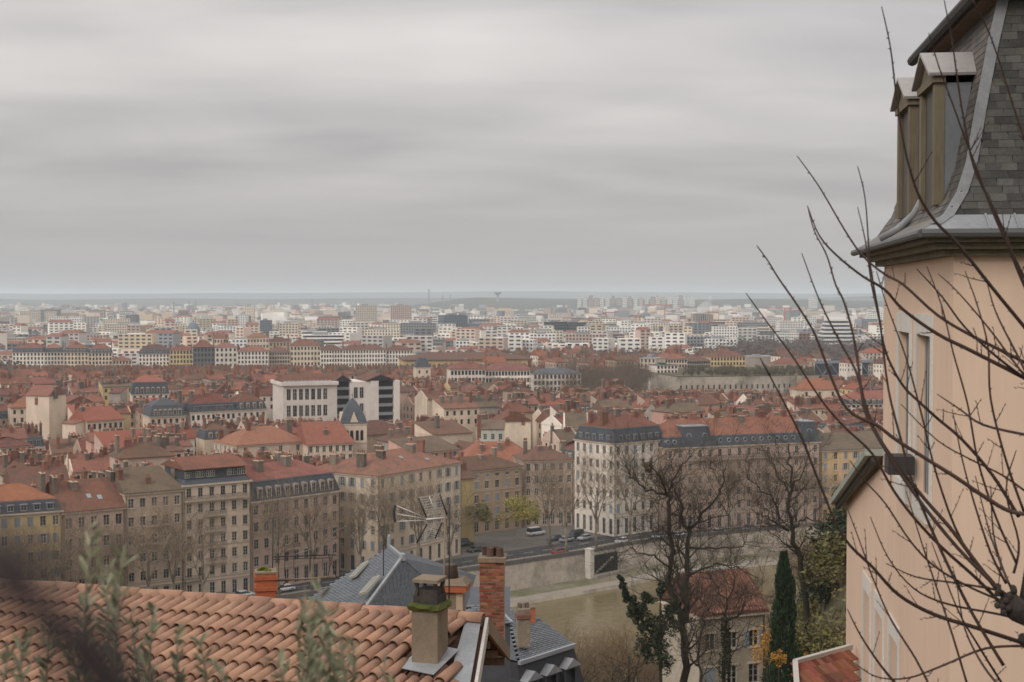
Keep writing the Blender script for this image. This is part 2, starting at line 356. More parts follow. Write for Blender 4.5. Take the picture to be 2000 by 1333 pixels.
def building(name, A, B, depth, zE, wall='beige', cols=(5, 0, 0), ww=1.1, floors=None, nfl=5, g0=4.2, wh=1.9, hero=True, roof='hip', rise=3.0, tile=0,
             mans=0.0, minset=1.3, dormers=0, dstyle='arch', dh=1.7, chims=(), over=.45, axis='x', insets=None, shutters=None, zbase=0.0, shop=True, trim=True,
             xs=None, sk=0, rndseed=1, label=None, cat='building', group=None, desc=None, land=None, protect=None, balconies=(), ystretch=0, wmat=None, cornice=True):
    A, B = Vector((A[0], A[1])), Vector((B[0], B[1])); dv = B - A; Wd = dv.length; rz = math.atan2(dv.y, dv.x)
    ex = dv / Wd; ey = Vector((-ex.y, ex.x)); rr = random.Random(rndseed)
    OCC.update(cells([A, B, B + ey * depth, A + ey * depth], .5))
    root = thing(name, (A.x, A.y, zbase), rz, label, cat, group)
    zE = zE - zbase
    wm = wmat or M_WALL[wall]
    if floors is None:
        fh = (zE - g0) / max(1, nfl)
        floors = [(g0 + i * fh + fh * .2, wh if fh * .66 > wh else fh * .66) for i in range(nfl)]
    zs = [(a, a + h) for a, h in floors]
    if shop: zs = [(0.45, g0 - .9)] + zs
    rec = .24
    F = {'F': lambda s, z, k: (s, k, z), 'L': lambda s, z, k: (k, depth - s, z), 'R': lambda s, z, k: (Wd - k, s, z), 'K': lambda s, z, k: (Wd - s, depth - k, z)}
    mb = MB(); glaz = None if hero else MB(); lay = {}
    lens = {'F': Wd, 'L': depth, 'R': depth, 'K': Wd}
    for f, n in zip('FLRK', (cols[0], cols[1], cols[2], 0)):
        xw = (xs if (f == 'F' and xs) else spread(lens[f], n, ww)); lay[f] = xw
        face(mb, F[f], lens[f], 0, zE, xw, zs if xw else [], rec, glaz)
    mb.quad((0, 0, 0), (0, depth, 0), (Wd, depth, 0), (Wd, 0, 0))
    if roof == 'gable':
        zt = zE
        if axis == 'x':
            for x in (0, Wd): mb.poly([(x, 0, zt), (x, depth, zt), (x, depth / 2, zt + rise)])
        else:
            for y in (0, depth): mb.poly([(0, y, zt), (Wd, y, zt), (Wd / 2, y, zt + rise)])
    if roof == 'fire':                                      # party walls rising above the slope
        for x in (0, Wd - .35):
            for ya, yb, za, zb in ((-.1, depth / 2, .5, rise + .5), (depth / 2, depth + .1, rise + .5, .5)):
                P = [(ya, zE - .2), (yb, zE - .2), (yb, zE + zb), (ya, zE + za)]
                mb.poly([(x, y, z) for y, z in P]); mb.poly([(x + .35, y, z) for y, z in P][::-1])
                mb.quad((x, ya, zE + za), (x, yb, zE + zb), (x + .35, yb, zE + zb), (x + .35, ya, zE + za))
            mb.quad((x, -.1, zE - .2), (x, -.1, zE + .5), (x + .35, -.1, zE + .5), (x + .35, -.1, zE - .2))
    mb.build('wall', wm, root)
    if glaz is not None and glaz.f: tag(glaz.build('glazing', M_GLASS, root), kind='stuff')
    # ---- roof
    tm = M_TILE[tile] if isinstance(tile, int) else tile
    zr = zE
    if mans > 0:
        m2 = MB(); frus(m2, -.12, Wd + .12, -.12, depth + .12, zE + .1, zE + mans, minset); m2.build('mansard', M_SLATE, root); zr = zE + mans
        m3 = MB(); m3.box(minset - .2, Wd - minset + .2, minset - .2, depth - minset + .2, zr - .02, zr + .1); m3.build('roof_edge', M_ZINC, root)
        q = MB(); i_ = minset - .12; ins = insets or (depth * .45, depth * .45)
        hip_solid(q, i_, Wd - i_, i_, depth - i_, zr + .102, rise, ins[0], ins[1], 'x', .08); q.build('roof', tm, root)
    elif roof in ('hip', 'gable', 'fire'):
        q = MB(); ov = over
        if roof == 'hip': ins = insets or ((depth * .5, depth * .5) if axis == 'x' else (Wd * .5, Wd * .5))
        else: ins = (0, 0)
        ox = -.36 if roof == 'fire' else ov
        if axis == 'x' and roof == 'gable': ox = .2
        hip_solid(q, -ox, Wd + ox, -ov, depth + ov, zE + .02, rise * (1 + ov / max(depth, 1)), ins[0], ins[1], axis); q.build('roof', tm, root)
    elif roof == 'shed':
        q = MB(); z0, z1 = zE + .02, zE + .02 + rise; ov = over
        P = [(-.2, -ov, z0), (Wd + .2, -ov, z0), (Wd + .2, depth, z1), (-.2, depth, z1)]
        q.poly([(x, y, z + .16) for x, y, z in P]); q.poly(P[::-1])
        for i in range(4):
            a, b = P[i], P[(i + 1) % 4]; q.quad(a, b, (b[0], b[1], b[2] + .16), (a[0], a[1], a[2] + .16))
        q.build('roof', tm, root)
        w2 = MB()
        for x in (0, Wd): w2.poly([(x, 0, zE), (x, depth, zE), (x, depth, z1)])
        w2.quad((0, depth, zE), (Wd, depth, zE), (Wd, depth, z1), (0, depth, z1)); w2.build('gable_wall', wm, root)
    elif roof == 'flat':
        q = MB(); q.box(-.15, Wd + .15, -.15, depth + .15, zE + .002, zE + .35); (q.box(Wd * .3, Wd * .55, depth * .3, depth * .7, zE + .35, zE + .35 + max(.8, rise)) if rise > 0 else None); q.build('roof', tm, root)
    # ---- trim
    if trim:
        if cornice:
            c = MB(); o = .32
            L = [[(-k, -k), (Wd + k, -k), (Wd + k, depth + k), (-k, depth + k)] for k in (o, .003)]
            for zz, k in ((zE - .45, 1), (zE - .32, 0), (zE - .004, 0), (zE - .004, 1)): c.v += [(x, y, zz) for x, y in L[k]]
            for a in range(3):
                for b in range(4): c.f.append((a * 4 + b, a * 4 + (b + 1) % 4, a * 4 + 4 + (b + 1) % 4, a * 4 + 4 + b)); c.m.append(0)
            c.build('cornice', M_TRIM, root)
        q = MB()
        if hero:
            for i, (a, b) in enumerate(zs):
                if shop and i == 0:
                    q.box(-.08, Wd + .08, -.14, -.003, b + .35, b + .6); continue
                for fk in ('F', 'L', 'R'):
                    for x0, x1 in lay[fk]:
                        for (u0, u1, w0, w1, dd) in ((x0 - .16, x1 + .16, a - .16, a, .1), (x0 - .14, x1 + .14, b, b + .2, .08)):
                            if fk == 'F': q.box(u0, u1, -dd, -.003, w0, w1)
                            elif fk == 'L': q.box(-dd, -.003, depth - u1, depth - u0, w0, w1)
                            else: q.box(Wd + .003, Wd + dd, u0, u1, w0, w1)
                if i in (1, 3): q.box(-.04, Wd + .04, -.09, -.003, a - .55, a - .36)
        if q.f: tag(q.build('stone_trim', M_TRIM, root), kind='stuff')
    # ---- windows, shutters
    if hero:
        for fk in ('F', 'L', 'R'):
            for i, (a, b) in enumerate(zs):
                for x0, x1 in lay[fk]:
                    f, g = window_mesh(x1 - x0 - .004, b - a - .004)
                    xm = (x0 + x1) / 2; p = F[fk](xm, a + .002, .17); r = {'F': 0, 'L': -pi / 2, 'R': pi / 2}[fk]
                    w = put('window', f, root, p, (0, 0, r)); put('pane', g, w)
                    if shutters and not (shop and i == 0):
                        st = rr.random()
                        if st < shutters[0]:
                            hw = (x1 - x0) / 2
                            for s in (-1, 1):
                                if st < shutters[1]: off, k = s * (hw + hw / 2 + .02), -.06
                                else: off, k = s * hw / 2, .05
                                put('shutter', shutter_mesh(hw * .96, b - a - .02, M_SHUT), root, F[fk](xm + off, a + .01, k), (0, 0, r))
    if hero and trim and zE > 12:
        for x in (.22, Wd - .22):
            q = MB(); q.box(x - .07, x + .07, -.2, -.16, .1, zE - .5); q.build('downpipe', M_STACK if rr.random() < .5 else M_IRON, root)
    for (x0, x1, z) in balconies:
        q = MB(); q.box(x0, x1, -.95, -.146, z - .16, z); n = int((x1 - x0) / .22)
        for i in range(n + 1): q.box(x0 + (x1 - x0 - .04) * i / n, x0 + (x1 - x0 - .04) * i / n + .04, -.94, -.9, z, z + 1.0, 1)
        q.box(x0, x1, -.96, -.88, z + 1.0, z + 1.06, 1)
        for x in (x0, x1 - .05): q.box(x, x + .05, -.88, -.146, z + .98, z + 1.05, 1)
        q.build('balcony', [M_TRIM, M_IRON], root)
    # ---- dormers
    if dormers:
        ms = dormer_meshes(1.25, dh, 1.6, dstyle); slope = minset / max(mans, .1)
        for x0, x1 in spread(Wd - 2 * minset, dormers, 1.2):
            dd = put('dormer', ms[0], root, ((x0 + x1) / 2 + minset, -.1 + .1, zE + .35)); put('pane', ms[1], dd); put('sash', ms[2], dd)
        if cols[1]:
            for x0, x1 in spread(depth - 2 * minset, max(1, int(dormers * depth / Wd)), 1.2):
                dd = put('dormer', ms[0], root, (0, depth - minset - (x0 + x1) / 2, zE + .35), (0, 0, -pi / 2)); put('pane', ms[1], dd); put('sash', ms[2], dd)
    # ---- chimneys: (x fraction, y fraction, kind, pots, w, d, h above ridge height)
    for (fx, fy, k, n, w, d, h) in chims:
        put('chimney', chimney_mesh(k, n, w, d, h), root, (fx * Wd, fy * depth, zr + rise * (1 - abs(fy - .5) * 2) - .1 if roof != 'flat' and axis == 'x' else zr + rise * .6))
    for i in range(sk):
        q = MB(); fx = rr.uniform(.2, .8) * Wd; s0 = depth / 2 + over; fy = rr.uniform(.12, .3) * depth
        zz = zr + .2 + rise * (fy + over) / s0; k = rise / s0
        nrm = Vector((0, -k, 1)).normalized(); q.obox(Vector((fx, fy, zz)) + nrm * .08, (.45, 0, 0), Vector((0, 1, k)).normalized() * .6, nrm * .06); q.build('skylight', M_ZINC, root)
    mid = A + dv / 2 + ey * depth * .3; pt = (mid.x, mid.y, zE + zbase)
    if land: LAND.append((land, pt))
    if desc: REG.append((root, desc, cat, pt))
    if protect: PROTECT.append(protect)
    return root
def chset(rr, n, ymid=.5, hmin=1.2, hmax=2.6):
    out = []
    for i in range(n):
        fx = rr.choice((.03, .97, .5, .3, .7)) if n < 4 else (i + .5) / n + rr.uniform(-.04, .04)
        k = 'b' if rr.random() < .4 else 's'; np_ = rr.choice((2, 3, 4))
        w, d = rr.choice(((.7, 1.8), (.8, 2.6), (1.8, .8), (.8, 1.3), (.8, .9), (1.0, 1.0)))
        out.append((fx, ymid + rr.uniform(-.16, .12), k, np_, w, d, round(rr.uniform(hmin, hmax) * 2) / 2))
    return out
def pq(u, d): return (at_x(u, d), d)
# ------------------------------------------------------------------ setting: plain, river, quay, hillside, far hills
QUAY = [(-330, 110), (-140, 228), (-56, 286), (-10.5, 323), (18.7, 346.5), (28, 356), (41, 366), (68, 380), (125, 408), (300, 500), (520, 640)]
def along(poly, off):
    out = []
    for i, p in enumerate(poly):
        a = Vector(poly[max(i - 1, 0)]); b = Vector(poly[min(i + 1, len(poly) - 1)]); t = (b - a).normalized(); out.append(Vector(p) + Vector((t.y, -t.x)) * off)
    return out                                              # positive offset: towards the river (nearer the camera)
M_GROUND = mat('city_ground', (0.16, 0.145, 0.13), 0.95, 0.3, 0.02, stain=0.5, second=(0.10, 0.10, 0.075), fine=0.3)
M_ASPH = mat('asphalt', (0.058, 0.056, 0.055), 0.9, 0.2, 0.6, stain=0.4, second=(0.085, 0.08, 0.075), fine=4.0)
M_PAVE = mat('pavement_stone', (0.27, 0.235, 0.19), 0.9, 0.2, 0.8, stain=0.4, fine=3.0)
M_STONE = mat('quay_stone', (0.42, 0.36, 0.29), 0.92, 0.3, 0.5, stain=0.8, second=(0.16, 0.135, 0.105), fine=2.5, bump=0.4)
M_GRASS = mat('bank_grass', (0.085, 0.10, 0.035), 0.95, 0.3, 1.0, stain=0.6, second=(0.15, 0.12, 0.07), fine=6.0)
M_EARTH = mat('hillside_earth', (0.10, 0.082, 0.045), 0.95, 0.35, 0.3, stain=0.6, second=(0.055, 0.062, 0.026), fine=3.0, bump=0.5)
def strip(name, l0, l1, z, m, kind='structure', z1=None):
    mb = MB()
    for i in range(len(l0) - 1): mb.quad((*l0[i], z), (*l0[i + 1], z), (*l1[i + 1], z if z1 is None else z1), (*l1[i], z if z1 is None else z1))
    return tag(mb.build(name, m), kind=kind)
# the plain of the city, from the quay edge to the horizon
q0 = along(QUAY, 0)
mb = MB(); FAR = [(-9000, 34000), (-7000, 34000), (-4500, 34000), (-2500, 34000), (-800, 34000), (800, 34000), (2000, 34000), (3500, 34000), (5500, 34000), (8000, 34000), (12000, 34000)]
MID = [(x * .12 - 60 + 60, 900) for x, y in FAR]
for i in range(len(q0) - 1):
    mb.quad((*q0[i], 0), (*q0[i + 1], 0), (*MID[i + 1], 0), (*MID[i], 0)); mb.quad((*MID[i], 0), (*MID[i + 1], 0), (*FAR[i + 1], 0), (*FAR[i], 0))
tag(mb.build('ground', M_GROUND), kind='structure')
strip('pavement', along(QUAY, -.6), along(QUAY, -4.6), .13, M_PAVE)
mb = MB(); l0, l1 = along(QUAY, -4.6), along(QUAY, -4.9)
for i in range(len(l0) - 1):
    mb.quad((*l0[i], .13), (*l0[i + 1], .13), (*l1[i + 1], .13), (*l1[i], .13)); mb.quad((*l1[i], .13), (*l1[i + 1], .13), (*l1[i + 1], 0), (*l1[i], 0))
tag(mb.build('kerb', M_STONE), kind='structure')
strip('road', along(QUAY, -4.9), along(QUAY, -14.5), .008, M_ASPH)
M_PAINT = mat('road_paint', (0.55, 0.53, 0.5), 0.8, 0.2, 3.0)
mb = MB(); c0 = along(QUAY, -9.6); c1 = along(QUAY, -9.78)
for i in range(1, len(QUAY) - 2):
    n = int((c0[i + 1] - c0[i]).length / 6)
    for j in range(n):
        t0, t1 = j / n, (j + .5) / n
        mb.quad(*[(*p, .013) for p in (c0[i].lerp(c0[i + 1], t0), c0[i].lerp(c0[i + 1], t1), c1[i].lerp(c1[i + 1], t1), c1[i].lerp(c1[i + 1], t0))])
tag(mb.build('road_marking', M_PAINT), kind='structure')
# quay wall, its coping, the lower bank and the water
mb = MB(); l0, l1 = along(QUAY, 0), along(QUAY, .9)
for i in range(len(l0) - 1):
    n = max(1, int((l0[i + 1] - l0[i]).length / 6))
    for j in range(n):
        a, b = l0[i].lerp(l0[i + 1], j / n), l0[i].lerp(l0[i + 1], (j + 1) / n); c, d = l1[i].lerp(l1[i + 1], j / n), l1[i].lerp(l1[i + 1], (j + 1) / n)
        mb.quad((*c, -7), (*d, -7), (*b, 0), (*a, 0))
qw = mb.build('quay_wall', M_STONE); tag(qw, 'long stained stone quay wall above the far river bank', 'wall')
mb = MB(); l0, l1 = along(QUAY, .12), along(QUAY, -.55)
for i in range(len(l0) - 1):
    mb.quad((*l0[i], 0), (*l0[i + 1], 0), (*l0[i + 1], .95), (*l0[i], .95)); mb.quad((*l0[i], .95), (*l0[i + 1], .95), (*l1[i + 1], .95), (*l1[i], .95)); mb.quad((*l1[i], .95), (*l1[i + 1], .95), (*l1[i + 1], 0), (*l1[i], 0))
mb.build('parapet', mat('parapet_dark_stone', (0.13, 0.115, 0.10), 0.92, 0.3, 0.5, stain=0.5, fine=3), qw)
strip('river_bank', along(QUAY, .8), along(QUAY, 7.5), -5.9, mat('patchy_bank', (0.20, 0.17, 0.125), 0.95, 0.3, 0.5, stain=0.9, second=(0.09, 0.10, 0.035), fine=4.))
strip('towpath', along(QUAY, 7.5), along(QUAY, 11.0), -5.88, M_PAVE, z1=-6.0)
strip('bank_edge', along(QUAY, 11.0), along(QUAY, 11.4), -6.0, M_STONE, z1=-7.4)
def quay_stair():
    a = gnd(1148, 1084); l = along(QUAY, 1.0); t = (Vector((28, 356)) - Vector((18.7, 346.5))).normalized(); n = Vector((t.y, -t.x)); rz = math.atan2(t.y, t.x); o = Vector((18.9, 346.0)) + n * 1.0
    root = thing('river_stair', (o.x, o.y, -6), rz, 'pale stone pier with a dark stair recess in the quay wall', 'stair'); mb = MB(); mb.box(-1.4, 0.0, -.6, 1.2, 0, 7.15); mb.box(-1.55, .15, -.75, 1.3, 7.15, 7.4); mb.build('pier', mat('pale_pier_stone', (.55, .50, .43), .9, .2, .8, stain=.5, second=(.3, .26, .21), fine=4.), root)
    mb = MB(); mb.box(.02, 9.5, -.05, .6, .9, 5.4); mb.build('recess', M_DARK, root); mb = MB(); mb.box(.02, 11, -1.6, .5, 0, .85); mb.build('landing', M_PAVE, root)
    for k in range(7): mb = MB(); mb.box(.6 + k * 1.25, .68 + k * 1.25, -.5, -.42, .85, 4.6 - k * .1); mb.build('railing_post', M_IRON, root)
    for k in range(8): mb = MB(); mb.box(.3 + k * .9, 1.2 + k * .9, -.4, -.06, .86 + k * .45, 1.3 + k * .45); mb.build('step', M_PAVE, root)
quay_stair()
def water_mat():
    m = bpy.data.materials.new('river_water'); m.use_nodes = True; t = m.node_tree; b = t.nodes['Principled BSDF']; L = t.links.new
    b.inputs['Base Color'].default_value = (0.155, 0.122, 0.062, 1); b.inputs['Roughness'].default_value = .16; b.inputs['IOR'].default_value = 1.33
    tc = t.nodes.new('ShaderNodeTexCoord'); mp = t.nodes.new('ShaderNodeMapping'); mp.inputs[3].default_value = (.9, .45, 1); L(tc.outputs['Object'], mp.inputs[0])
    n = t.nodes.new('ShaderNodeTexNoise'); n.inputs['Scale'].default_value = .7; n.inputs['Detail'].default_value = 5; L(mp.outputs[0], n.inputs['Vector'])
    bp = t.nodes.new('ShaderNodeBump'); bp.inputs['Strength'].default_value = .35; bp.inputs['Distance'].default_value = .25; L(n.outputs[0], bp.inputs['Height']); L(bp.outputs[0], b.inputs['Normal'])
    return m
mb = MB(); mb.quad((-420, 30, -6.8), (560, 30, -6.8), (560, 650, -6.8), (-420, 650, -6.8)); 
tag(mb.build('river', water_mat()), kind='structure')
# the steep near hillside under the camera
def smooth(t): t = max(0., min(1., t)); return t * t * (3 - 2 * t)
PROF = [(-60, 61), (5.2, 60.1), (7.5, 57.5), (12, 50.5), (30, 46), (60, 40), (100, 29.5), (140, 19), (180, 8), (212, -2.5), (226, -7.6), (260, -9)]
def terrain_z(x, y):
    for (a, za), (b, zb) in zip(PROF, PROF[1:]):
        if y <= b: z = za + (zb - za) * (y - a) / (b - a); break
    else: z = -9
    k = smooth((x / max(y, 1) - .165) / .09) * smooth((y - 70) / 50) * smooth((235 - y) / 70)
    z += 21 * k
    z += (sin(x * .21 + 1) * cos(y * .17) + .5 * sin(x * .53 + y * .37)) * (.6 if y > 35 else .05)
    # follow the curve of the river: the bank lies nearer on the left
    return max(-9.4, z - max(0, -x - 10) * .10 * smooth((y - 60) / 80))
mb = MB(); gx = [-150 + 6 * i for i in range(58)]; gy = [-40, -20, 0, 3, 5, 6, 7, 8, 10, 12, 15, 20, 25, 30] + [30 + 6 * i for i in range(1, 39)]
for j, y in enumerate(gy):
    for i, x in enumerate(gx): mb.v.append((x, y, terrain_z(x, y)))
for j in range(len(gy) - 1):
    for i in range(len(gx) - 1): a = j * len(gx) + i; mb.f.append((a, a + 1, a + 1 + len(gx), a + len(gx))); mb.m.append(0)
tag(mb.build('hillside', M_EARTH, smooth=True), kind='structure')
# far hills on the horizon
M_HILL = mat('wooded_hills', (0.055, 0.068, 0.045), 0.95, 0.3, 0.002, stain=0.5, second=(0.10, 0.09, 0.06))
def ridge(name, y, wid, hts, seed, depth):
    r = random.Random(seed); mb = MB(); N = 90; ph = [r.uniform(0, 6.28) for _ in range(7)]
    for i in range(N + 1):
        x = -wid + 2 * wid * i / N; u = x / y
        h = hts(u) + sum(sin(u * (14 + 11 * k) + ph[k]) * (5.0 / (k + 1)) for k in range(7))
        h = max(h, 3)
        for yy, hh in ((-depth, 0), (-depth * .5, h * .55), (0, h), (depth, 0)): mb.v.append((x, y + yy, hh - .5))
    for i in range(N):
        for k in range(3): a = i * 4 + k; mb.f.append((a, a + 4, a + 5, a + 1)); mb.m.append(0)
    return tag(mb.build(name, M_HILL, smooth=True), kind='structure')
ridge('hills', 15500, 8200, lambda u: 96 + 8 * cos(u * 9), 4, 1500)
ridge('hills', 9800, 5200, lambda u: 44 + 22 * smooth((u - .12) / .18), 7, 1500)
ridge('hills', 6300, 3600, lambda u: 12 + 40 * smooth((u + .08) / .06) * (1 - .35 * smooth((u - .16) / .1)), 11, 900)
# ------------------------------------------------------------------ the quay front, left to right
R_ = random.Random(5)
QG = 'apartment buildings along the far quay'
building('quay_building', pq(-60, 268), pq(118, 276), 13, 21.2, 'yellow', cols=(7, 0, 0), nfl=5, g0=4, mans=2.2, minset=1.0, rise=2.6, tile=1, dormers=6, dstyle='flat', dh=1.2,
         chims=[(.3, .5, 's', 3, .8, 2.2, 1.5), (.85, .5, 's', 3, .8, 2.4, 2.), (.97, .35, 's', 2, .7, 1.6, 2.)], shutters=(.25, .1), land='the yellow quay building',
         label='yellow plastered quay building with slate strip below a red roof, at the photo edge', group=QG)
building('quay_building', pq(119, 276.2), pq(241, 284), 13, 20.6, 'pink', cols=(5, 0, 0), nfl=4, g0=4.4, ww=1.25, wh=2.1, roof='hip', rise=5.2, tile=0, insets=(0, 0), sk=2, land='the steep red quay roof',
         chims=[(.32, .42, 's', 4, 1.2, 2.6, 1.), (.05, .5, 's', 3, .8, 2., 1.5), (.97, .5, 's', 3, .7, 2.4, 1.5)], label='pink beige quay building under a plain steep red tile roof with skylights', group=QG)
building('quay_building', pq(242, 284.2), pq(355, 291), 13, 23.2, 'beige', cols=(5, 0, 0), nfl=5, g0=4.6, ww=1.15, roof='hip', rise=4.2, tile=3, insets=(.3, 3), balconies=[(4.2, 7.4, 16.4), (7.6, 9.4, 16.4), (3, 8.6, 12.8)],
         chims=[(.02, .3, 'b', 2, .9, 1.4, 2.), (.08, .6, 's', 3, .8, 1.8, 2.), (.45, .15, 'b', 2, .9, .9, 1.5), (.5, .75, 'b', 2, 1., 1.2, 2.), (.75, .75, 'b', 3, .9, 1.4, 2.)], label='beige quay building with a grey-brown lichened roof and small curved balconies', group=QG, land='the lichened quay roof')
b4 = building('quay_building', pq(356, 291.2), pq(488, 300), 13, 24.0, 'cream', cols=(6, 0, 0), nfl=6, g0=4.2, ww=1.05, roof='none', rise=.6, shop=True, balconies=[(.1, 13.6, 20.7), (4.6, 9.2, 17.4), (4.6, 9.2, 14.1), (4.6, 9.2, 10.8), (4.6, 9.2, 7.5), (.2, 4.2, 4.3)],
              chims=[(.05, .5, 's', 3, .7, 2., 4.), (.45, .55, 'b', 2, 1.1, 1.1, 4.5), (.97, .5, 's', 4, .8, 2.2, 4.5)], label='cream quay building with a set-back glazed attic and a column of balconies', group=QG, land='the glazed attic')
Wd = (Vector(pq(488, 300)) - Vector(pq(356, 291.2))).length
q = MB(); frus(q, 0.05, Wd - .05, .05, 12.9, 24.02, 24.9, .7, m=0); q.build('terrace_slab', M_SLATE, b4)
q = MB(); q.box(.9, Wd - .9, .9, 12, 24.9, 27.0); q.build('attic', M_SLATE, b4)
for i in range(6):
    if i == 3: continue
    for k in range(2):
        f, g = window_mesh(.9, 1.3); w = put('window', f, b4, (1.7 + i * (Wd - 3.4) / 5 + k * 1.0 - .5, .84, 25.3)); put('pane', g, w)
q = MB(); hip_solid(q, .3, Wd - .3, .2, 13, 27.02, 2.0, .2, .2); q.build('roof', M_TILE[0], b4)
building('quay_building', pq(488.6, 300.2), pq(662, 318), 13, 19.3, 'pink', cols=(9, 0, 0), nfl=4, g0=4.6, ww=1.15, wh=2.1, mans=4.0, minset=1.2, rise=2.9, tile=0, insets=(.3, 6), dormers=9, dstyle='arch', dh=2.2, balconies=[(8.4, 12.5, 8.1)],
         chims=[(.22, .35, 's', 4, 1.4, 1.8, 2.), (.55, .4, 's', 4, 1.4, 1.8, 2.), (.78, .6, 'b', 2, .8, 1.6, 1.5)], label='pink stone quay building with a slate mansard and nine arched dormers', group=QG, land='the pink mansard quay building')
# corner building: its corner stands nearest
c0, c1, c2 = Vector(pq(737, 318.5)), Vector(pq(900, 345)), Vector(pq(667, 336))
dd = (c1 - c0).normalized(); nn = Vector((-dd.y, dd.x))
building('quay_building', c0, c1, 21, 22.4, 'cream', cols=(9, 7, 0), nfl=5, g0=4.8, ww=1.05, wh=2.0, roof='hip', rise=3.6, tile=0, shutters=(.75, .5), axis='x', sk=2,
         chims=[(.1, .35, 's', 4, 1., 2.2, 2.), (.1, .75, 's', 3, 1., 2., 2.), (.32, .35, 's', 4, 1.2, 2., 2.), (.5, .6, 's', 4, 1.3, 2.2, 2.), (.72, .4, 's', 4, 1.3, 2., 2.), (.93, .5, 'b', 3, .9, 1.8, 1.5), (.02, .95, 'b', 2, 1, 1.2, 1.5)],
         label='cream corner building with blue-grey shutters and a hipped red roof above the slate pyramid', group=QG, land='the cream corner building', protect=(660, 905, 905, 318))
building('quay_building', pq(900.5, 371), pq(1020, 384), 14, 16.8, 'tan', cols=(6, 0, 2), floors=[(4.6, 2.1), (8.2, 2.1), (11.8, 2.1), (14.9, .9)], g0=4.0, ww=1.3, roof='hip', rise=2.8, tile=2, insets=(.3, 6), shutters=(.35, .0),
         chims=[(.06, .5, 'b', 2, .8, 1.6, 2.), (.3, .6, 'b', 2, .8, 1.4, 2.), (.5, .35, 's', 3, .7, 1.4, 1.5), (.8, .5, 's', 3, .7, 1.4, 2.)], label='low tan building with brown roof behind the yellow-green trees on the square', group=QG, land='the low tan building on the square')
building('quay_building', pq(1024, 386), pq(1120, 389), 13, 18.0, 'beige', cols=(6, 0, 0), nfl=4, g0=4.5, roof='hip', rise=3, tile=2, chims=chset(R_, 4), label='dull beige building hidden behind the tall bare plane tree on the square', group=QG)
# white corner block with slate mansard
c0, c1 = Vector(pq(1200, 370)), Vector(pq(1297, 381.5))
building('corner_block', c0, c1, 15.5, 24.4, 'white', cols=(6, 6, 0), nfl=5, g0=5.4, ww=1.15, wh=2.15, mans=3.7, minset=1.0, rise=2.6, tile=0, insets=(5, 2), dormers=6, dstyle='flat', dh=1.6, shutters=(.15, .0),
         chims=[(.12, .4, 'b', 3, 2.2, .9, 2.), (.12, .75, 'b', 3, 1.4, .9, 2.), (.45, .5, 's', 4, 1.6, 1.2, 2.), (.75, .4, 'b', 3, 1.2, .9, 1.5), (.95, .6, 's', 3, .8, 1.6, 2.)],
         label='white corner apartment block with a blue-grey slate mansard above the quay', group=QG, land='the white corner block', protect=(1115, 1300, 812, 370))
# long pink building with pavilions
A, B = Vector(pq(1300, 377)), Vector(pq(1603, 394)); WL = (B - A).length
lb = building('long_building', A, B, 15, 22.5, 'pink', cols=(16, 0, 0), nfl=5, g0=4.8, ww=1.05, wh=2.0, mans=2.7, minset=.9, rise=4.0, tile=0, insets=(4, 4), balconies=[(6, 44, 19.0)],
         chims=[(.25, .5, 'b', 4, 2.2, 1., 1.5), (.42, .55, 'b', 4, 1.4, 1., 2.), (.55, .4, 's', 3, 1., 1.8, 1.5), (.7, .5, 'b', 4, 2., 1., 1.5), (.85, .5, 'b', 3, 1.4, 1., 1.5)],
         label='long pink quay building with slate pavilions and round dormers', group=QG, land='the long pink quay building', protect=(1300, 1605, 830, 377))
for x0, x1, h in ((WL * .10, WL * .30, 5.2), (WL * .87, WL * .995, 5.4)):
    q = MB(); frus(q, x0, x1, -.35, 9, 22.6, 22.6 + h, 1.1); q.build('pavilion_roof', M_SLATE, lb)
    q = MB(); q.box(x0 + .9, x1 - .9, .6, 8.1, 22.6 + h + .002, 22.6 + h + .25); q.build('pavilion_cap', M_ZINC, lb)
def round_dormer(par, x, y, z, r):
    q = MB(); pts = [(cos(a) * r, sin(a) * r) for a in [2 * pi * i / 12 for i in range(12)]]
    for i in range(12):
        (a, b), (c, d) = pts[i], pts[(i + 1) % 12]; k = .66
        q.quad((a, -.15, b), (c, -.15, d), (c * k, -.15, d * k), (a * k, -.15, b * k)); q.quad((a, -.15, b), (a, 1.3, b), (c, 1.3, d), (c, -.15, d)); q.quad((a * k, -.15, b * k), (c * k, -.15, d * k), (c * k, .1, d * k), (a * k, .1, b * k))
    o = q.build('dormer', M_ZINC, par, (x, y, z)); g = MB(); g.poly([(a * .66, .05, b * .66) for a, b in pts]); g.build('pane', M_GLASS, o)
for i in range(10): round_dormer(lb, WL * (.35 + .5 * i / 9.5), .25, 24.0, .62)
for fx in (.15, .25, .93): round_dormer(lb, WL * fx, .35, 25.4, .85)
for fx in (.02, .06): round_dormer(lb, WL * fx, .25, 24.0, .62)
building('quay_building', pq(1604, 395), pq(1760, 404), 13, 19.8, 'ochre', cols=(8, 0, 0), nfl=5, g0=4.2, ww=1.1, roof='hip', rise=4.0, tile=3, insets=(.3, 4), shutters=(.3, .2), chims=[(.1, .5, 's', 3, .8, 1.6, 1.5), (.5, .5, 'b', 3, .8, 1.4, 1.5)],
         label='ochre quay building with grey-brown roof behind the pink tower house', group=QG, land='the ochre quay building')
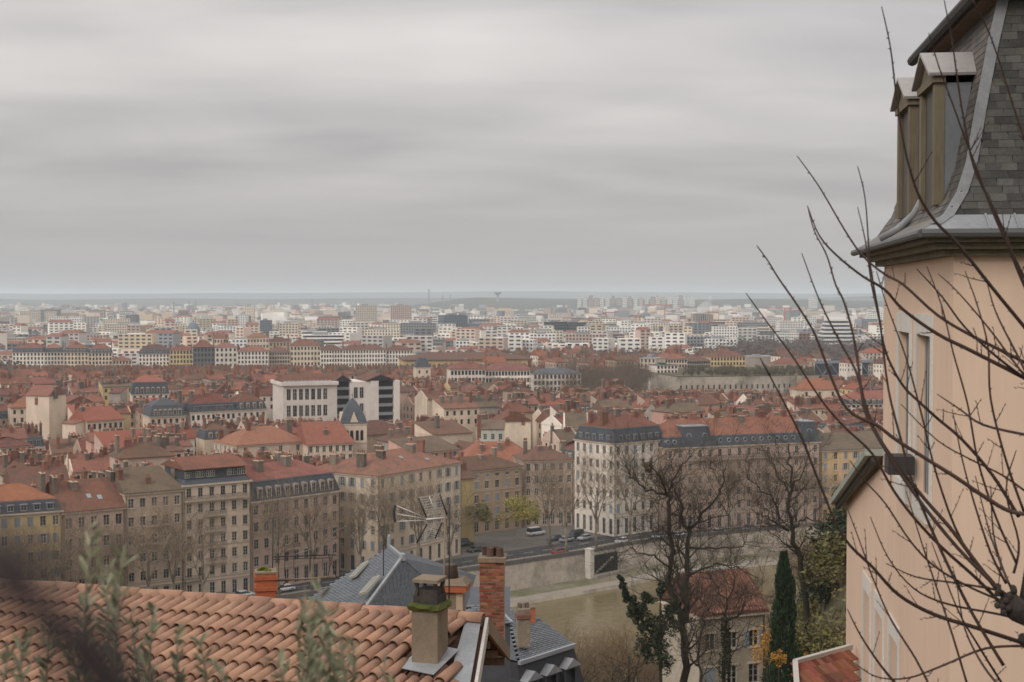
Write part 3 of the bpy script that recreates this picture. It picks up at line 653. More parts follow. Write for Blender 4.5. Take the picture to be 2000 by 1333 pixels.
# ------------------------------------------------------------------ landmarks among the roofs
def bl(name, u0, d0, u1, d1, depth, zE, **k): return building(name, pq(u0, d0), pq(u1, d1), depth, zE, **k)
MG = 'distinct old houses among the roofs'
c0, c1 = Vector(pq(461, 438)), Vector(pq(598, 452))
building('town_house', c0, c1, 17, 16.6, 'cream', cols=(4, 5, 0), nfl=4, g0=3.5, ww=1.2, wh=1.8, rise=4.6, tile=1, shutters=(.3, .2), chims=[(.3, .42, 'b', 2, 1.3, 1.3, 2.5), (.05, .85, 'b', 2, 1.4, 1.2, 2.5), (.2, .85, 'b', 2, 1.4, 1.2, 2.), (.92, .5, 's', 4, 1.8, 1.2, 2.)],
         label='broad cream house with big orange hipped roof in front of the white school block', group=MG, land='the broad orange roof', protect=(385, 600, 885, 438))
bl('town_house', 600, 446, 690, 452, 14, 16.0, wall='cream', cols=(7, 0, 0), nfl=4, ww=1.1, rise=6.4, tile=1, insets=(.2, 3), chims=[(.45, .2, 's', 3, 1.2, .8, 2.), (.1, .6, 'b', 2, 1., 1., 2.)], label='steep orange roofed house with a row of arched windows beside the belfry', group=MG, protect=(600, 690, 895, 446))
bl('town_house', 805, 425, 897, 437, 12, 15.6, wall='rose', cols=(5, 0, 0), nfl=4, ww=1.1, rise=3.4, tile=3, roof='shed', shutters=(.5, .4), chims=[(.3, .7, 's', 3, .8, 1.6, 2.)], label='rose house with dark grey sloping roof behind the cream corner building', group=MG, protect=(800, 897, 893, 425))
bl('town_house', 845, 462, 922, 470, 13, 17.6, wall='cream', cols=(0, 0, 0), nfl=3, rise=3.2, tile=2, roof='shed', trim=False, chims=[(.35, .5, 's', 3, 1.2, 1.6, 2.5)], label='cream house with brown lean-to roof just behind the dark grey roof', group=MG, protect=(850, 920, 850, 460))
bl('town_house', 905, 418, 1058, 424, 14, 13.4, wall='white', cols=(7, 0, 0), nfl=3, ww=1.2, rise=5.4, tile=1, insets=(6, 8), chims=[(.28, .3, 's', 4, 1., 1.6, 2.), (.5, .3, 's', 3, 1., 1.4, 2.5), (.62, .4, 'b', 3, 1.2, .9, 2.)], label='white house with bright orange hipped roof behind the square', group=MG, land='the bright orange hip roof', protect=(905, 1055, 903, 418))
bl('town_house', 940, 452, 985, 452, 16, 20.4, wall='pale green', cols=(3, 0, 0), nfl=4, ww=1.1, roof='gable', rise=2.2, axis='x', tile=3, trim=False, chims=[(-.1, .1, 'b', 2, 1.2, 1.2, 4.)], label='pale green-white house front with three shuttered windows', group=MG, protect=(930, 985, 855, 452))
bl('town_house', 976, 480, 1037, 482, 12, 20.4, wall='cream', cols=(0, 0, 0), roof='gable', axis='y', rise=3.2, tile=0, trim=False, chims=[(.35, .05, 'b', 3, 1.3, .9, 1.5), (.75, .02, 'b', 3, 1.2, .8, .5)], label='cream blank gable with brick chimneys beside the pale green house', group=MG, protect=(975, 1040, 840, 480))
bl('town_house', 1102, 462, 1150, 462, 12, 19.0, wall='white', cols=(0, 0, 0), roof='fire', rise=5.0, tile=3, trim=False, label='dark roof between two white party walls behind the white corner block', group=MG, protect=(1100, 1152, 830, 460))
bl('tall_house', 50, 548, 95, 545, 11, 24.4, wall='yellow', wmat=M_WALL['cream'], cols=(0, 2, 0), floors=[(18, 1.8), (21, 1.8)], shop=False, roof='gable', axis='x', rise=3.6, tile=0, trim=False, chims=[(.45, .0, 'b', 2, 1.1, .6, -1.), (1.08, .3, 's', 2, 1., 1.2, 1.5)], label='tall narrow cream house with red gabled roof towering over its neighbours', group=MG, land='the tall narrow cream house', protect=(36, 97, 830, 545))
bl('mansard_house', 256, 615, 330, 620, 13, 20.2, wall='white', cols=(6, 0, 0), nfl=5, hero=False, mans=5.2, minset=1.2, rise=3.0, tile=1, dormers=6, dstyle='arch', dh=2.4, chims=[(.1, .5, 'b', 3, .9, 1.4, 2.), (.5, .5, 's', 3, 1.2, 1.2, 2.), (.9, .5, 's', 3, 1., 1.4, 2.)], label='house with tall blue slate mansard behind the tall narrow cream house', group=MG, land='the blue slate mansard house', protect=(250, 330, 772, 610))
bl('mansard_house', 292, 520, 362, 526, 12, 18.6, wall='cream', cols=(6, 0, 0), nfl=4, hero=False, mans=4.0, minset=1.2, rise=2.5, tile=M_SLATE, dormers=6, dh=2.0, chims=[(.95, .5, 's', 4, 1., 2., 2.5)], label='black slate roofed house with white arched dormers left of the long dormer row', group=MG, protect=(290, 362, 828, 520))
bl('mansard_house', 372, 528, 460, 538, 12, 19.6, wall='white', cols=(9, 0, 0), nfl=4, hero=False, mans=3.0, minset=.9, rise=3.4, tile=0, dormers=9, dstyle='flat', dh=1.8, chims=chset(R_, 4), label='long red roofed house with a close row of narrow white dormers', group=MG, protect=(372, 460, 815, 528))
bl('mansard_house', 461, 538, 520, 546, 12, 19.6, wall='white', cols=(5, 0, 0), nfl=4, hero=False, mans=3.0, minset=.9, rise=3.4, tile=0, dormers=4, dstyle='arch', dh=2.0, chims=chset(R_, 2), label='red roofed house with four round-headed white dormers facing the school block', group=MG, protect=(460, 520, 815, 538))
bl('town_house', 132, 700, 168, 705, 12, 18.8, wall='cream', cols=(0, 0, 0), hero=False, roof='flat', rise=1, tile=M_SLATE, trim=False, label='small cream box house with dark flat roof below the far white river front', group=MG, protect=(130, 170, 735, 690))
bl('town_house', 130, 600, 180, 606, 12, 17.6, wall='rose', cols=(2, 0, 0), nfl=3, hero=False, roof='gable', axis='y', rise=2.6, tile=0, trim=False, label='rose pink gabled house in the middle of the roofs', group=MG, protect=(130, 180, 785, 600))
bl('town_house', 212, 590, 235, 590, 10, 22.5, wall='grey', cols=(0, 0, 0), hero=False, roof='shed', rise=1.5, tile=0, trim=False, label='blank grey-tan house end with pale stripe beside the blue mansard', group=MG, protect=(210, 250, 780, 588))
bl('town_house', 120, 500, 146, 497, 12, 18.0, wall='cream', cols=(0, 0, 0), hero=False, roof='shed', rise=2.2, tile=0, trim=False, label='blank cream side wall under a red roof right of the tall narrow house', group=MG, protect=(120, 146, 850, 495))
bl('town_house', 168, 500, 240, 510, 12, 18.6, wall='cream', cols=(7, 0, 0), nfl=4, hero=False, roof='hip', rise=4.4, tile=1, insets=(.3, 2), chims=[(.05, .4, 's', 3, 1.2, 1.8, 1.5), (.95, .4, 's', 3, 1., 1.8, 1.5)], label='cream house with orange roof carrying one wide dormer', group=MG, protect=(185, 240, 835, 500))
bl('town_house', 0, 436, 62, 444, 13, 16.2, wall='pink', wmat=M_WALL['white'], cols=(5, 0, 0), nfl=4, hero=False, rise=2.4, tile=0, chims=[(.3, .6, 'b', 3, 1.6, 1., 2.)], label='pinkish white house with small red hipped roof at the photo edge', group=MG, protect=(0, 62, 880, 436))
# belfry
def belfry():
    d = 462; c = Vector(pq(688, d)); zb = 0.0; w = 8.2; zE = 21.8
    root = thing('church_belfry', (c.x, c.y, 0), rad(14), 'stone church belfry with paired arches and a dark pyramidal slate roof', 'belfry'); h = w / 2
    mb = MB(); xs = [(w * .16, w * .29), (w * .34, w * .47), (w * .56, w * .69), (w * .74, w * .87)]
    for k in range(4):
        a = k * pi / 2
        def F(s, z, dep, a=a):
            x, y = s - h, -h + dep; return (x * cos(a) - y * sin(a), x * sin(a) + y * cos(a), z)
        face(mb, F, w, 0, zE, xs, [(16.2, 19.6)], .6)
    mb.build('wall', M_WALL['cream'], root)
    for k in range(4):
        a = k * pi / 2; q = MB()
        for x0, x1 in xs:
            x0 -= h; x1 -= h; r = (x1 - x0) / 2; pts = [((x0 + x1) / 2 - r * cos(t), -h - .003, 19.0 + .6 * sin(t)) for t in [pi * i / 6 for i in range(7)]]
            q.poly([(x0, -h - .003, 19.62)] + pts + [(x1, -h - .003, 19.62)]); q.quad((x0, -h + .5, 16.2), (x1, -h + .5, 16.2), (x1, -h + .5, 19.6), (x0, -h + .5, 19.6), 1)
        q.box(-h - .15, h + .15, -h - .18, -h - .004, 15.3, 15.7); q.box(-h - .15, h + .15, -h - .18, -h - .004, zE - .5, zE - .1)
        q.poly([(-h * .55, -h - .06, zE + .1), (h * .2, -h - .06, zE + .1), (-h * .18, -h - .06, zE + 4.0)]) if False else q.poly([(-1.5, -h - .1, zE - .1), (1.5, -h - .1, zE - .1), (0, -h - .1, zE + 3.6)])
        q.poly([(-1.5, -h + 1.6, zE - .1), (1.5, -h + 1.6, zE - .1), (0, -h + 1.6, zE + 3.6)])
        q.quad((-1.5, -h - .1, zE - .1), (0, -h - .1, zE + 3.6), (0, -h + 1.6, zE + 3.6), (-1.5, -h + 1.6, zE - .1)); q.quad((1.5, -h - .1, zE - .1), (0, -h - .1, zE + 3.6), (0, -h + 1.6, zE + 3.6), (1.5, -h + 1.6, zE - .1))
        q.build('gablet', [M_WALL['cream'], M_DARK], root, None, (0, 0, a))
    mb = MB(); prof = [(h + .35, zE), (h + .05, zE + .5), (h * .88, zE + 2.2), (h * .62, zE + 4.6), (h * .3, zE + 6.7), (.25, zE + 7.9)]
    mb.lathe([(r * 1.414, z) for r, z in prof], 4); o = mb.build('roof', M_SLATE, root, None, (0, 0, pi / 4))
    q = MB(); q.bar((0, 0, zE + 7.6), (0, 0, zE + 9.4), .05); q.bar((-.35, 0, zE + 8.9), (.35, 0, zE + 8.9), .05); q.build('finial', M_IRON, root)
    OCC.update(cells([Vector((c.x - 8, c.y - 6)), Vector((c.x + 8, c.y - 6)), Vector((c.x + 8, c.y + 14)), Vector((c.x - 8, c.y + 14))]))
    LAND.append(('the church belfry', (c.x, c.y, 25))); PROTECT.append((655, 722, 868, 458))
    building('church_nave', pq(706, 474), pq(790, 482), 12, 16.2, 'tan', cols=(0, 0, 0), roof='hip', rise=4.2, tile=2, trim=False, hero=False, label='church nave under a long brown roof beside the belfry', cat='church')
belfry()
# white school block
def school():
    d = 585; A = Vector(pq(553, d - 2)); B = Vector(pq(658, d + 6)); W1 = (B - A).length
    root = building('school_block', A, B, 22, 26.0, 'white', cols=(7, 0, 0), floors=[(13.2, 4.6), (20.0, 4.6)], shop=False, ww=1.75, xs=[(1.4 + i * 2.55, 1.4 + i * 2.55 + 1.7) for i in range(7)], roof='none', trim=False, wmat=M_CONC,
                    label='large white concrete school block with big windows and low red gable roofs', cat='school', land='the white school block', protect=(550, 782, 822, 580))
    q = MB(); q.box(-1.0, W1 + .4, -1.2, 22, 26.02, 27.4); q.build('parapet', M_CONC, root)
    q = MB(); hip_solid(q, -.4, W1 + 3, 2.0, 18, 27.42, 2.8, 1.5, 0, 'x'); q.build('roof', M_TILE[0], root)
    q = MB()
    for i in range(12): q.obox((1 + i * 1.7, .6, 27.7), (.6, 0, 0), (0, .5, .18), (0, -.02, .04))
    tag(q.build('skylight_strip', M_ZINC, root), kind='stuff')
    # the stair and balcony bays to the right
    def wing(name, x0, x1, y0, y1, ztop, m): q = MB(); q.box(x0, x1, y0, y1, 0, ztop); return q.build(name, m, root)
    x = W1 + .05
    wing('wing_wall', x + .05, x + 6.0, 4.2, 22, 26.4, M_DARK)
    for z in (12.5, 16.2, 19.9, 23.6):
        q = MB(); q.box(x + .06, x + 6.0, 2.8, 4.19, z, z + 1.15); q.build('balcony', M_ZINC, root)
    wing('wing_wall', x + 6.02, x + 15.0, 2.6, 22, 26.9, M_CONC)
    for z in (13.2, 20.0):
        for k in range(2):
            f, g = window_mesh(1.7, 4.6); w = put('window', f, root, (x + 8.6 + k * 2.5, 2.52, z)); put('pane', g, w)
    wing('wing_wall', x + 15.02, x + 18.4, 2.0, 22, 27.1, M_CONC)
    wing('wing_wall', x + 18.42, x + 25.0, 3.6, 22, 26.6, M_DARK)
    for z in (12.5, 16.2, 19.9, 23.4):
        q = MB(); q.box(x + 18.44, x + 24.98, 2.2, 3.59, z, z + 1.2); q.build('balcony', M_ZINC, root)
    wing('wing_wall', x + 25.02, x + 27.6, 1.8, 22, 27.1, M_CONC)
    for x0, x1, y0 in ((x - 1, x + 7, 2.0), (x + 13, x + 26, 2.0)):
        q = MB(); hip_solid(q, x0, x1, y0, 21, 27.15, 2.7, 0, 0, 'y'); q.build('roof', M_TILE[0], root)
        q = MB(); q.poly([(x0 + .5, y0 - .06, 27.3), (x1 - .5, y0 - .06, 27.3), ((x0 + x1) / 2, y0 - .06, 29.5)]); q.poly([(x0 + .5, y0 - .02, 27.3), ((x0 + x1) / 2, y0 - .02, 29.5), (x1 - .5, y0 - .02, 27.3)]); q.build('gable_glazing', M_GLASS, root)
    for k in range(8): OCC.update(cells([B + Vector((0, -2)), B + Vector((30, 8)), B + Vector((20, 32)), B + Vector((-10, 26))]))
school()
# ------------------------------------------------------------------ the far river front: pale facades in a row
RG = 'pale buildings of the far river front'
def row(specs, base_d, name='riverfront_building', grp=RG):
    for i, (u0, u1, ve, wall, n, kw) in enumerate(specs):
        d = kw.pop('d', base_d); zE = zat(ve, d); lab = kw.pop('label'); seed = int(u0) + 3; r = random.Random(seed)
        building(name, pq(u0, d), pq(u1, d + kw.pop('dd', 4)), kw.pop('depth', 13), zE, wall, cols=(n, 0, 0), nfl=kw.pop('nfl', 5), g0=4.0, ww=kw.pop('ww', 1.35), wh=2.3, hero=False, shop=False, rise=kw.pop('rise', 3.6), tile=kw.pop('tile', 0),
                 chims=kw.pop('chims', chset(r, 3)), label=lab, group=grp, land=kw.pop('land', None), rndseed=seed, protect=(u0, u1, kw.pop('vb', 716), d - 5), **kw)
row([(24, 86, 689, 'white', 9, dict(mans=3.4, minset=1, dormers=9, dstyle='flat', label='white river-front building first from the far edge, slate dormer band', dd=2)),
     (86.5, 124, 689, 'white', 6, dict(mans=3.4, minset=1, dormers=6, dstyle='flat', tile=1, label='white river-front building with orange roof, second in the long row')),
     (124.5, 172, 689, 'cream', 7, dict(mans=3.4, minset=1, dormers=6, dstyle='arch', label='cream river-front building with red roof, third in the long row')),
     (172.5, 219, 690, 'cream', 7, dict(mans=3.2, minset=1, dormers=6, dstyle='arch', label='cream river-front building ending the long row beside a low red roof')),
     (220, 257, 705, 'cream', 6, dict(nfl=3, rise=3, label='low cream river-front house between two tall rows')),
     (271, 331, 692, 'white', 9, dict(mans=3.4, minset=1, dormers=9, dstyle='flat', tile=2, label='white river-front building with grey dormer band left of the pale yellow one')),
     (332, 376, 685, 'cream', 7, dict(label='pale yellow river-front building beside the dark slate one', wmat=M_WALL['yellow'])),
     (378, 419, 679, 'grey', 6, dict(rise=5.0, wmat=mat('dark_facade', (.13, .125, .125), .9, .15, .6, stain=.3), trim=False, label='tall dark grey river-front building with pale window surrounds', land='the dark river-front building', vb=714)),
     (420.5, 463, 679, 'white', 5, dict(ww=1.6, rise=3.4, label='bright white river-front building with large dark windows')),
     (463.5, 524, 687, 'white', 9, dict(label='lower bright white river-front building with small top windows')),
     (526, 566, 688, 'beige', 8, dict(d=1100, label='beige grey river-front building in the middle of the row', tile=2)),
     (567, 626, 676, 'cream', 9, dict(d=1105, rise=4.6, tile=0, label='taller cream river-front building with an extra red roofed storey')),
     (626.5, 669, 684, 'white', 8, dict(d=1105, tile=2, label='white river-front building with brown roof before the longest one')),
     (669.5, 754, 684, 'white', 15, dict(d=1108, tile=2, dd=8, label='longest white river-front building with many close windows', land='the longest white front')),
     (754.5, 806, 685, 'white', 9, dict(d=1118, tile=2, label='white river-front building with brown roof at the row end'))], 1085)
row([(418, 447, 661, 'cream', 5, dict(d=1190, label='cream house with red side wall behind the river front')),
     (483, 525, 660, 'cream', 7, dict(d=1200, tile=0, label='cream building with wide red roof behind the river front')),
     (526, 566, 668, 'tan', 6, dict(d=1170, tile=2, label='tan curved-front building behind the river front')),
     (1250, 1280, 700, 'cream', 4, dict(d=905, dd=-6, nfl=6, roof='flat', rise=2, tile=M_ZINC, label='tall cream flat-roofed building right of the bare park trees', vb=764, chims=[])),
     (1283, 1324, 714, 'white', 6, dict(d=870, nfl=6, roof='flat', rise=1, tile=M_SLATE, label='white building with dark flat roof beside the bare park trees', vb=764, chims=[])),
     (1283, 1342, 702, 'cream', 11, dict(d=960, label='long cream terrace behind the white flat-roofed building', tile=0)),
     (1342.5, 1387, 705, 'grey', 10, dict(d=985, label='grey colonnaded terrace left of the yellow mansion', tile=2)),
     (1388, 1456, 698, 'yellow', 11, dict(d=1000, label='yellow mansion with shuttered windows and red roof above garden shrubs', land='the yellow mansion', vb=722)),
     (1690, 1760, 690, 'cream', 9, dict(d=1150, label='cream house with brown roof beside the truss hall', tile=1, vb=700)),
     (1515, 1580, 712, 'tan', 7, dict(d=960, nfl=3, label='low tan house with red roof left of the truss hall', tile=0, vb=722)),
     (1462, 1512, 697, 'grey', 0, dict(d=1040, nfl=3, rise=1, roof='flat', tile=M_ZINC, label='long grey shed with a pale roof edge right of the yellow mansion', chims=[])),
     (880, 948, 722, 'white', 10, dict(d=765, label='white terrace with red roof behind the small slate-topped tower', tile=0, nfl=5, vb=742)),
     (948.5, 1041, 724, 'white', 15, dict(d=775, label='long white terrace with red roof and green shutters left of the park trees', tile=0, nfl=5, vb=742)),
     (1042, 1135, 731, 'white', 12, dict(d=770, label='white terrace with dark slate roof half hidden by the park trees', tile=M_SLATE, nfl=5, rise=2.4, vb=760)),
     (1563, 1640, 762, 'cream', 3, dict(d=700, label='pink roofed hall with cream gable behind the wands', tile=M_TILE[1], nfl=3, rise=5, vb=775)),
     (1655, 1760, 790, 'white', 12, dict(d=640, label='white house with red roof and dormers beside the pink tower house', tile=0, mans=2, minset=.6, dormers=9, dh=1.4, dstyle='arch', vb=800))], 1085, 'terrace_building', 'pale terraces around the park trees')
# long halls
building('exhibition_hall', pq(790, 935), pq(1040, 950), 40, zat(704, 935), 'yellow', cols=(24, 0, 0), nfl=3, hero=False, shop=False, rise=4, tile=2, over=1.5, trim=True, label='very long low hall with brown roof and wide eaves', cat='hall', land='the very long brown-roofed hall', protect=(785, 1045, 712, 930))
def tent_tower():
    c = Vector(pq(826, 812)); z = zat(718, 812)
    r = building('small_tower', pq(812, 812), pq(841, 814), 8.5, z, 'cream', cols=(2, 0, 0), nfl=4, hero=False, shop=False, roof='none', trim=True, label='small cream tower house with steep slate tent roof', cat='tower', land='the small slate-topped tower', protect=(808, 842, 738, 805))
    q = MB(); frus(q, -.3, 8.8, -.3, 8.8, z + .02, z + 5.4, 2.6); q.build('roof', M_SLATE, r)
    for k in (0, 1): pass
tent_tower()
# terrace wall with openings under the garden
building('garden_terrace_wall', pq(1325, 830), pq(1600, 850), 95, zat(737, 830), 'grey', cols=(26, 0, 0), floors=[(3, 2.4), (8, 2.6)], hero=False, shop=False, roof='flat', rise=-.9, tile=M_EARTH, trim=False, wmat=M_STONE, label='long pale stone terrace wall with openings under the garden shrubs', cat='wall', protect=(1325, 1600, 764, 825))
def truss_hall():
    d = 1010; A = Vector(pq(1578, d)); B = Vector(pq(1770, d + 30)); dv = B - A; Wd = dv.length
    root = thing('truss_hall', (A.x, A.y, 0), math.atan2(dv.y, dv.x), 'dark blue station hall with grey steel trusses along its side', 'hall'); z0, z1 = zat(736, d), zat(709, d)
    mb = MB(); mb.box(0, Wd, 1.2, 30, 0, z1 - .4); mb.build('wall', mat('dark_blue_cladding', (.035, .042, .062), .5, .15, .4), root)
    m = mat('truss_steel', (.22, .24, .27), .5, .1, 1.0); n = 13
    mb = MB(); mb.box(-.5, Wd + .5, .1, 1.1, z1 - .9, z1); mb.build('top_chord', m, root); mb = MB(); mb.box(-.5, Wd + .5, .1, 1.1, z0, z0 + .7); mb.build('bottom_chord', m, root)
    for i in range(n):
        mb = MB(); a, b = Wd * i / n, Wd * (i + 1) / n; q = (z0 + .7, z1 - .9); mb.bar((a, .6, q[i % 2]), (b, .6, q[1 - i % 2]), .28); mb.build('brace', m, root)
    LAND.append(('the truss hall', (A.x, A.y, 15))); OCC.update(cells([A, B, B + Vector((0, 30)), A + Vector((0, 30))])); PROTECT.append((1578, 1745, 738, 1000))
truss_hall()
# ------------------------------------------------------------------ the dense old roofs
def tree_zone(p):                                           # the park square with its bare trees, the garden, the square on the quay
    u, v = proj((p.x, p.y, 0)); return (1040 < u < 1275 and 690 < p.y < 905) or (1300 < u < 1610 and 800 < p.y < 985) or (895 < u < 1125 and p.y < 388)
FILL = []
def filler():
    r = random.Random(23); th = rad(29)
    ex = Vector((cos(th), sin(th))); ey = Vector((-sin(th), cos(th)))
    b = 120.0; rown = 0
    while b < 1180:
        dep = r.uniform(8.5, 12.5); a = -560.0 + r.uniform(0, 10); ang = th + rad(r.uniform(-5, 5)); e1 = Vector((cos(ang), sin(ang))); e2 = Vector((-sin(ang), cos(ang)))
        hrow = r.uniform(15.5, 19.5)
        while a < 1150:
            w = r.uniform(7.5, 15); c = ex * a + ey * b; a += w + .25
            if r.random() < .07: a += 6
            p0 = c + e2 * r.uniform(-.6, .6); cs = [p0, p0 + e1 * w, p0 + e1 * w + e2 * dep, p0 + e2 * dep]; cen = (cs[0] + cs[2]) / 2
            if cen.y < 285 or cen.y > 1062: continue
            u, _ = proj((cen.x, cen.y, 20))
            if u < -160 or u > 2080: continue
            # stay behind the quay front
            t = [p for p in QUAY]; yq = None
            for (xa, ya), (xb, yb) in zip(t, t[1:]):
                if xa <= cen.x <= xb: yq = ya + (yb - ya) * (cen.x - xa) / (xb - xa)
            if yq is None or cen.y < yq + 36: continue
            if tree_zone(cen): continue
            k = cells(cs, -.2)
            if len(k & OCC) > len(k) * .06: continue
            OCC.update(k)
            h = hrow + r.uniform(-2.6, 2.8) + (2.2 if r.random() < .12 else 0); rise = r.uniform(2.2, 4.2)
            bad = False
            for (u0, u1, vb, dl) in PROTECT:
                if cen.y < dl:
                    m_ = w * FPX / cen.y * .75
                    if u + m_ > u0 and u - m_ < u1:
                        zmax = zat(vb, cen.y) - 1.6
                        if h + rise > zmax: h = zmax - rise
            if h < 7: continue
            FILL.append((cen.y, p0, e1, w, dep, h, rise, r.randint(0, 10 ** 6)))
        b += dep + (6.0 if rown % 2 else 3.0); rown += 1
filler()
def fill_u(f): return proj((f[1].x, f[1].y, 20))[0]
FILL.sort(key=lambda f: f[0] + (9000 if fill_u(f) > 1745 or fill_u(f) < -60 else 0))
NIND = 300
WALLN = ['beige', 'cream', 'white', 'tan', 'pink', 'grey', 'yellow', 'rose', 'beige', 'cream', 'tan']
TN = ['rust', 'orange', 'brown', 'grey-brown']
for i, (yy, p0, e1, w, dep, h, rise, sd) in enumerate(FILL[:NIND]):
    r = random.Random(sd); wall = r.choice(WALLN); tl = r.choices((0, 1, 2, 3), (5, 2, 4, 1))[0]
    rk = r.choices(('hip', 'gable', 'fire', 'shed', 'mans'), (3, 4, 3, 1.5, 1.2))[0]; ax = 'y' if (rk == 'gable' and r.random() < .45) else 'x'; kw = {}
    if rk == 'mans': h -= 3.0; rise = min(rise, 2.6); kw = dict(mans=3.0, minset=1.0, dormers=max(3, int(w / 2.6)), dstyle=r.choice(('arch', 'flat')), dh=1.7); rk = 'hip'; d_ = f'{TN[tl]} roofed {wall} house with slate dormers'
    else: d_ = f'{TN[tl]} ' + {'hip': 'hipped roof', 'gable': 'gabled roof' if ax == 'x' else 'front-gabled roof', 'fire': 'party-walled roof', 'shed': 'lean-to roof'}[rk] + f' on {wall} house'
    nch = r.randint(3, 7); ins = None
    if rk == 'hip' and not kw: k = min(dep * .5, w * .45); ins = (r.choice((.2, k)), r.choice((.2, k)))
    top = [(h - 5.8, 1.8), (h - 2.5, 1.7)] if h > 9 else [(h - 2.5, 1.6)]
    building('old_house', p0, p0 + e1 * w, dep, h, wall, cols=(int(w / 2.7) if r.random() < .75 else 0, int(dep / 3.4) if r.random() < .3 else 0, 0), floors=top, shop=False, ww=1.05, hero=False, roof=rk, axis=ax, rise=rise, tile=tl, insets=ins,
             chims=chset(r, nch, .5, 1.0, 2.4), trim=False, sk=1 if r.random() < .3 and rk in ('hip', 'gable') and ax == 'x' else 0, rndseed=sd, cat='house', group='old tiled houses of the dense city', desc=d_, **kw)
def rest_of_roofs():
    mats = [M_WALL[w] for w in ('beige', 'cream', 'white', 'tan', 'pink', 'grey')] + M_TILE + [M_BRICK, M_STACK, M_GLASS, M_SLATE]; mb = MB()
    for (yy, p0, e1, w, dep, h, rise, sd) in FILL[NIND:]:
        r = random.Random(sd); q = MB(); wi = r.randint(0, 5); ti = 6 + r.choices((0, 1, 2, 3), (5, 2, 4, 1))[0]
        for n_, f in (('f', lambda s, z, k: (s, k, z)), ('l', lambda s, z, k: (k, dep - s, z))):
            ln = w if n_ == 'f' else dep; g = MB(); m0 = len(q.f)
            face(q, f, ln, 0, h, spread(ln, int(ln / 2.8), 1.1), [(h - 5.8, h - 4), (h - 2.6, h - .9)] if h > 9 else [], .2, g)
            for k in range(m0, len(q.m)): q.m[k] = wi
            o = len(q.v); q.v += g.v; q.f += [tuple(x + o for x in f_) for f_ in g.f]; q.m += [12] * len(g.f)
        q.quad((w, 0, 0), (w, dep, 0), (w, dep, h), (w, 0, h), wi); q.quad((w, dep, 0), (0, dep, 0), (0, dep, h), (w, dep, h), wi)
        k = min(dep * .5, w * .45); gb = r.random() < .5
        if gb:
            for x in (0, w): q.poly([(x, 0, h), (x, dep, h), (x, dep / 2, h + rise)], wi)
        hip_solid(q, -.2, w + .2, -.4, dep + .4, h + .01, rise, 0 if gb else r.choice((.2, k)), 0 if gb else r.choice((.2, k)), 'x', .16, ti)
        for _ in range(r.randint(3, 7)):
            cx, cy = r.uniform(.05, .95) * w, dep * r.uniform(.35, .65); s, t, hh = r.uniform(.35, .7), r.uniform(.35, 1.1), r.uniform(1, 2.6); q.box(cx - s, cx + s, cy - t, cy + t, h, h + rise + hh, r.choice((10, 11)))
            q.box(cx - .15, cx + .15, cy - .15, cy + .15, h + rise + hh, h + rise + hh + .6, 10)
        ey = Vector((-e1.y, e1.x)); o = len(mb.v)
        for x, y, z in q.v: p = p0 + e1 * x + ey * y; mb.v.append((p.x, p.y, z))
        mb.f += [tuple(x + o for x in f_) for f_ in q.f]; mb.m += q.m
    tag(mb.build('distant_old_houses', mats), 'closely packed small red and brown roofs below the far river front', 'houses', kind='stuff')
rest_of_roofs()
print('FILL', len(FILL))
# ------------------------------------------------------------------ the modern city beyond the second river
M_FAR = {k: mat('far_' + k, c, .85, .1, .1, stain=.2, rnd=.1) for k, c in {'white': (.76, .73, .69), 'cream': (.68, .59, .47), 'beige': (.54, .47, .38), 'grey': (.26, .26, .265), 'dark': (.085, .09, .10), 'pink': (.46, .34, .29), 'slate blue': (.14, .17, .20), 'brick': (.28, .13, .10)}.items()}
def block(u0, u1, vt, d, col, label=None, desc=None, fl=None, depth=16, band=False, dd=0, land=None, top=True, name='apartment_block', cat='building', group='modern blocks beyond the river front', ncol=None):
    A, B = Vector(pq(u0, d)), Vector(pq(u1, d + dd)); dv = B - A; Wd = dv.length; z = zat(vt, d)
    root = thing(name, (A.x, A.y, 0), math.atan2(dv.y, dv.x), label, cat, group)
    n = fl or max(3, int(z / 3.1)); fh = z / n; zs = [(i * fh + fh * .3, i * fh + fh * .84) for i in range(n)][-9:]
    mb, g = MB(), MB()
    for nm, f, ln in (('f', lambda s, q, k: (s, k, q), Wd), ('l', lambda s, q, k: (k, depth - s, q), depth), ('r', lambda s, q, k: (Wd - k, s, q), depth)):
        m = 1 if band else (ncol if ncol and nm == 'f' else max(2, int(ln / 3.4)))
        face(mb, f, ln, 0, z, spread(ln, m, ln * .96 if band else ln / m * .55), zs, .35, g)
    mb.quad((Wd, depth, 0), (0, depth, 0), (0, depth, z), (Wd, depth, z)); mb.quad((0, 0, z), (Wd, 0, z), (Wd, depth, z), (0, depth, z))
    mb.build('wall', M_FAR[col], root); tag(g.build('glazing', M_GLASS, root), kind='stuff')
    if top:
        q = MB(); q.box(Wd * .25, Wd * .6, depth * .25, depth * .75, z + .002, z + 2.4); q.build('plant_room', M_FAR['grey'], root)
    p = (A + dv / 2); pt = (p.x, p.y, z)
    if land: LAND.append((land, pt))
    if desc: REG.append((root, desc, cat, pt))
    OCC.update(cells([A, B, B + Vector((0, depth)), A + Vector((0, depth))], 4))
    return root
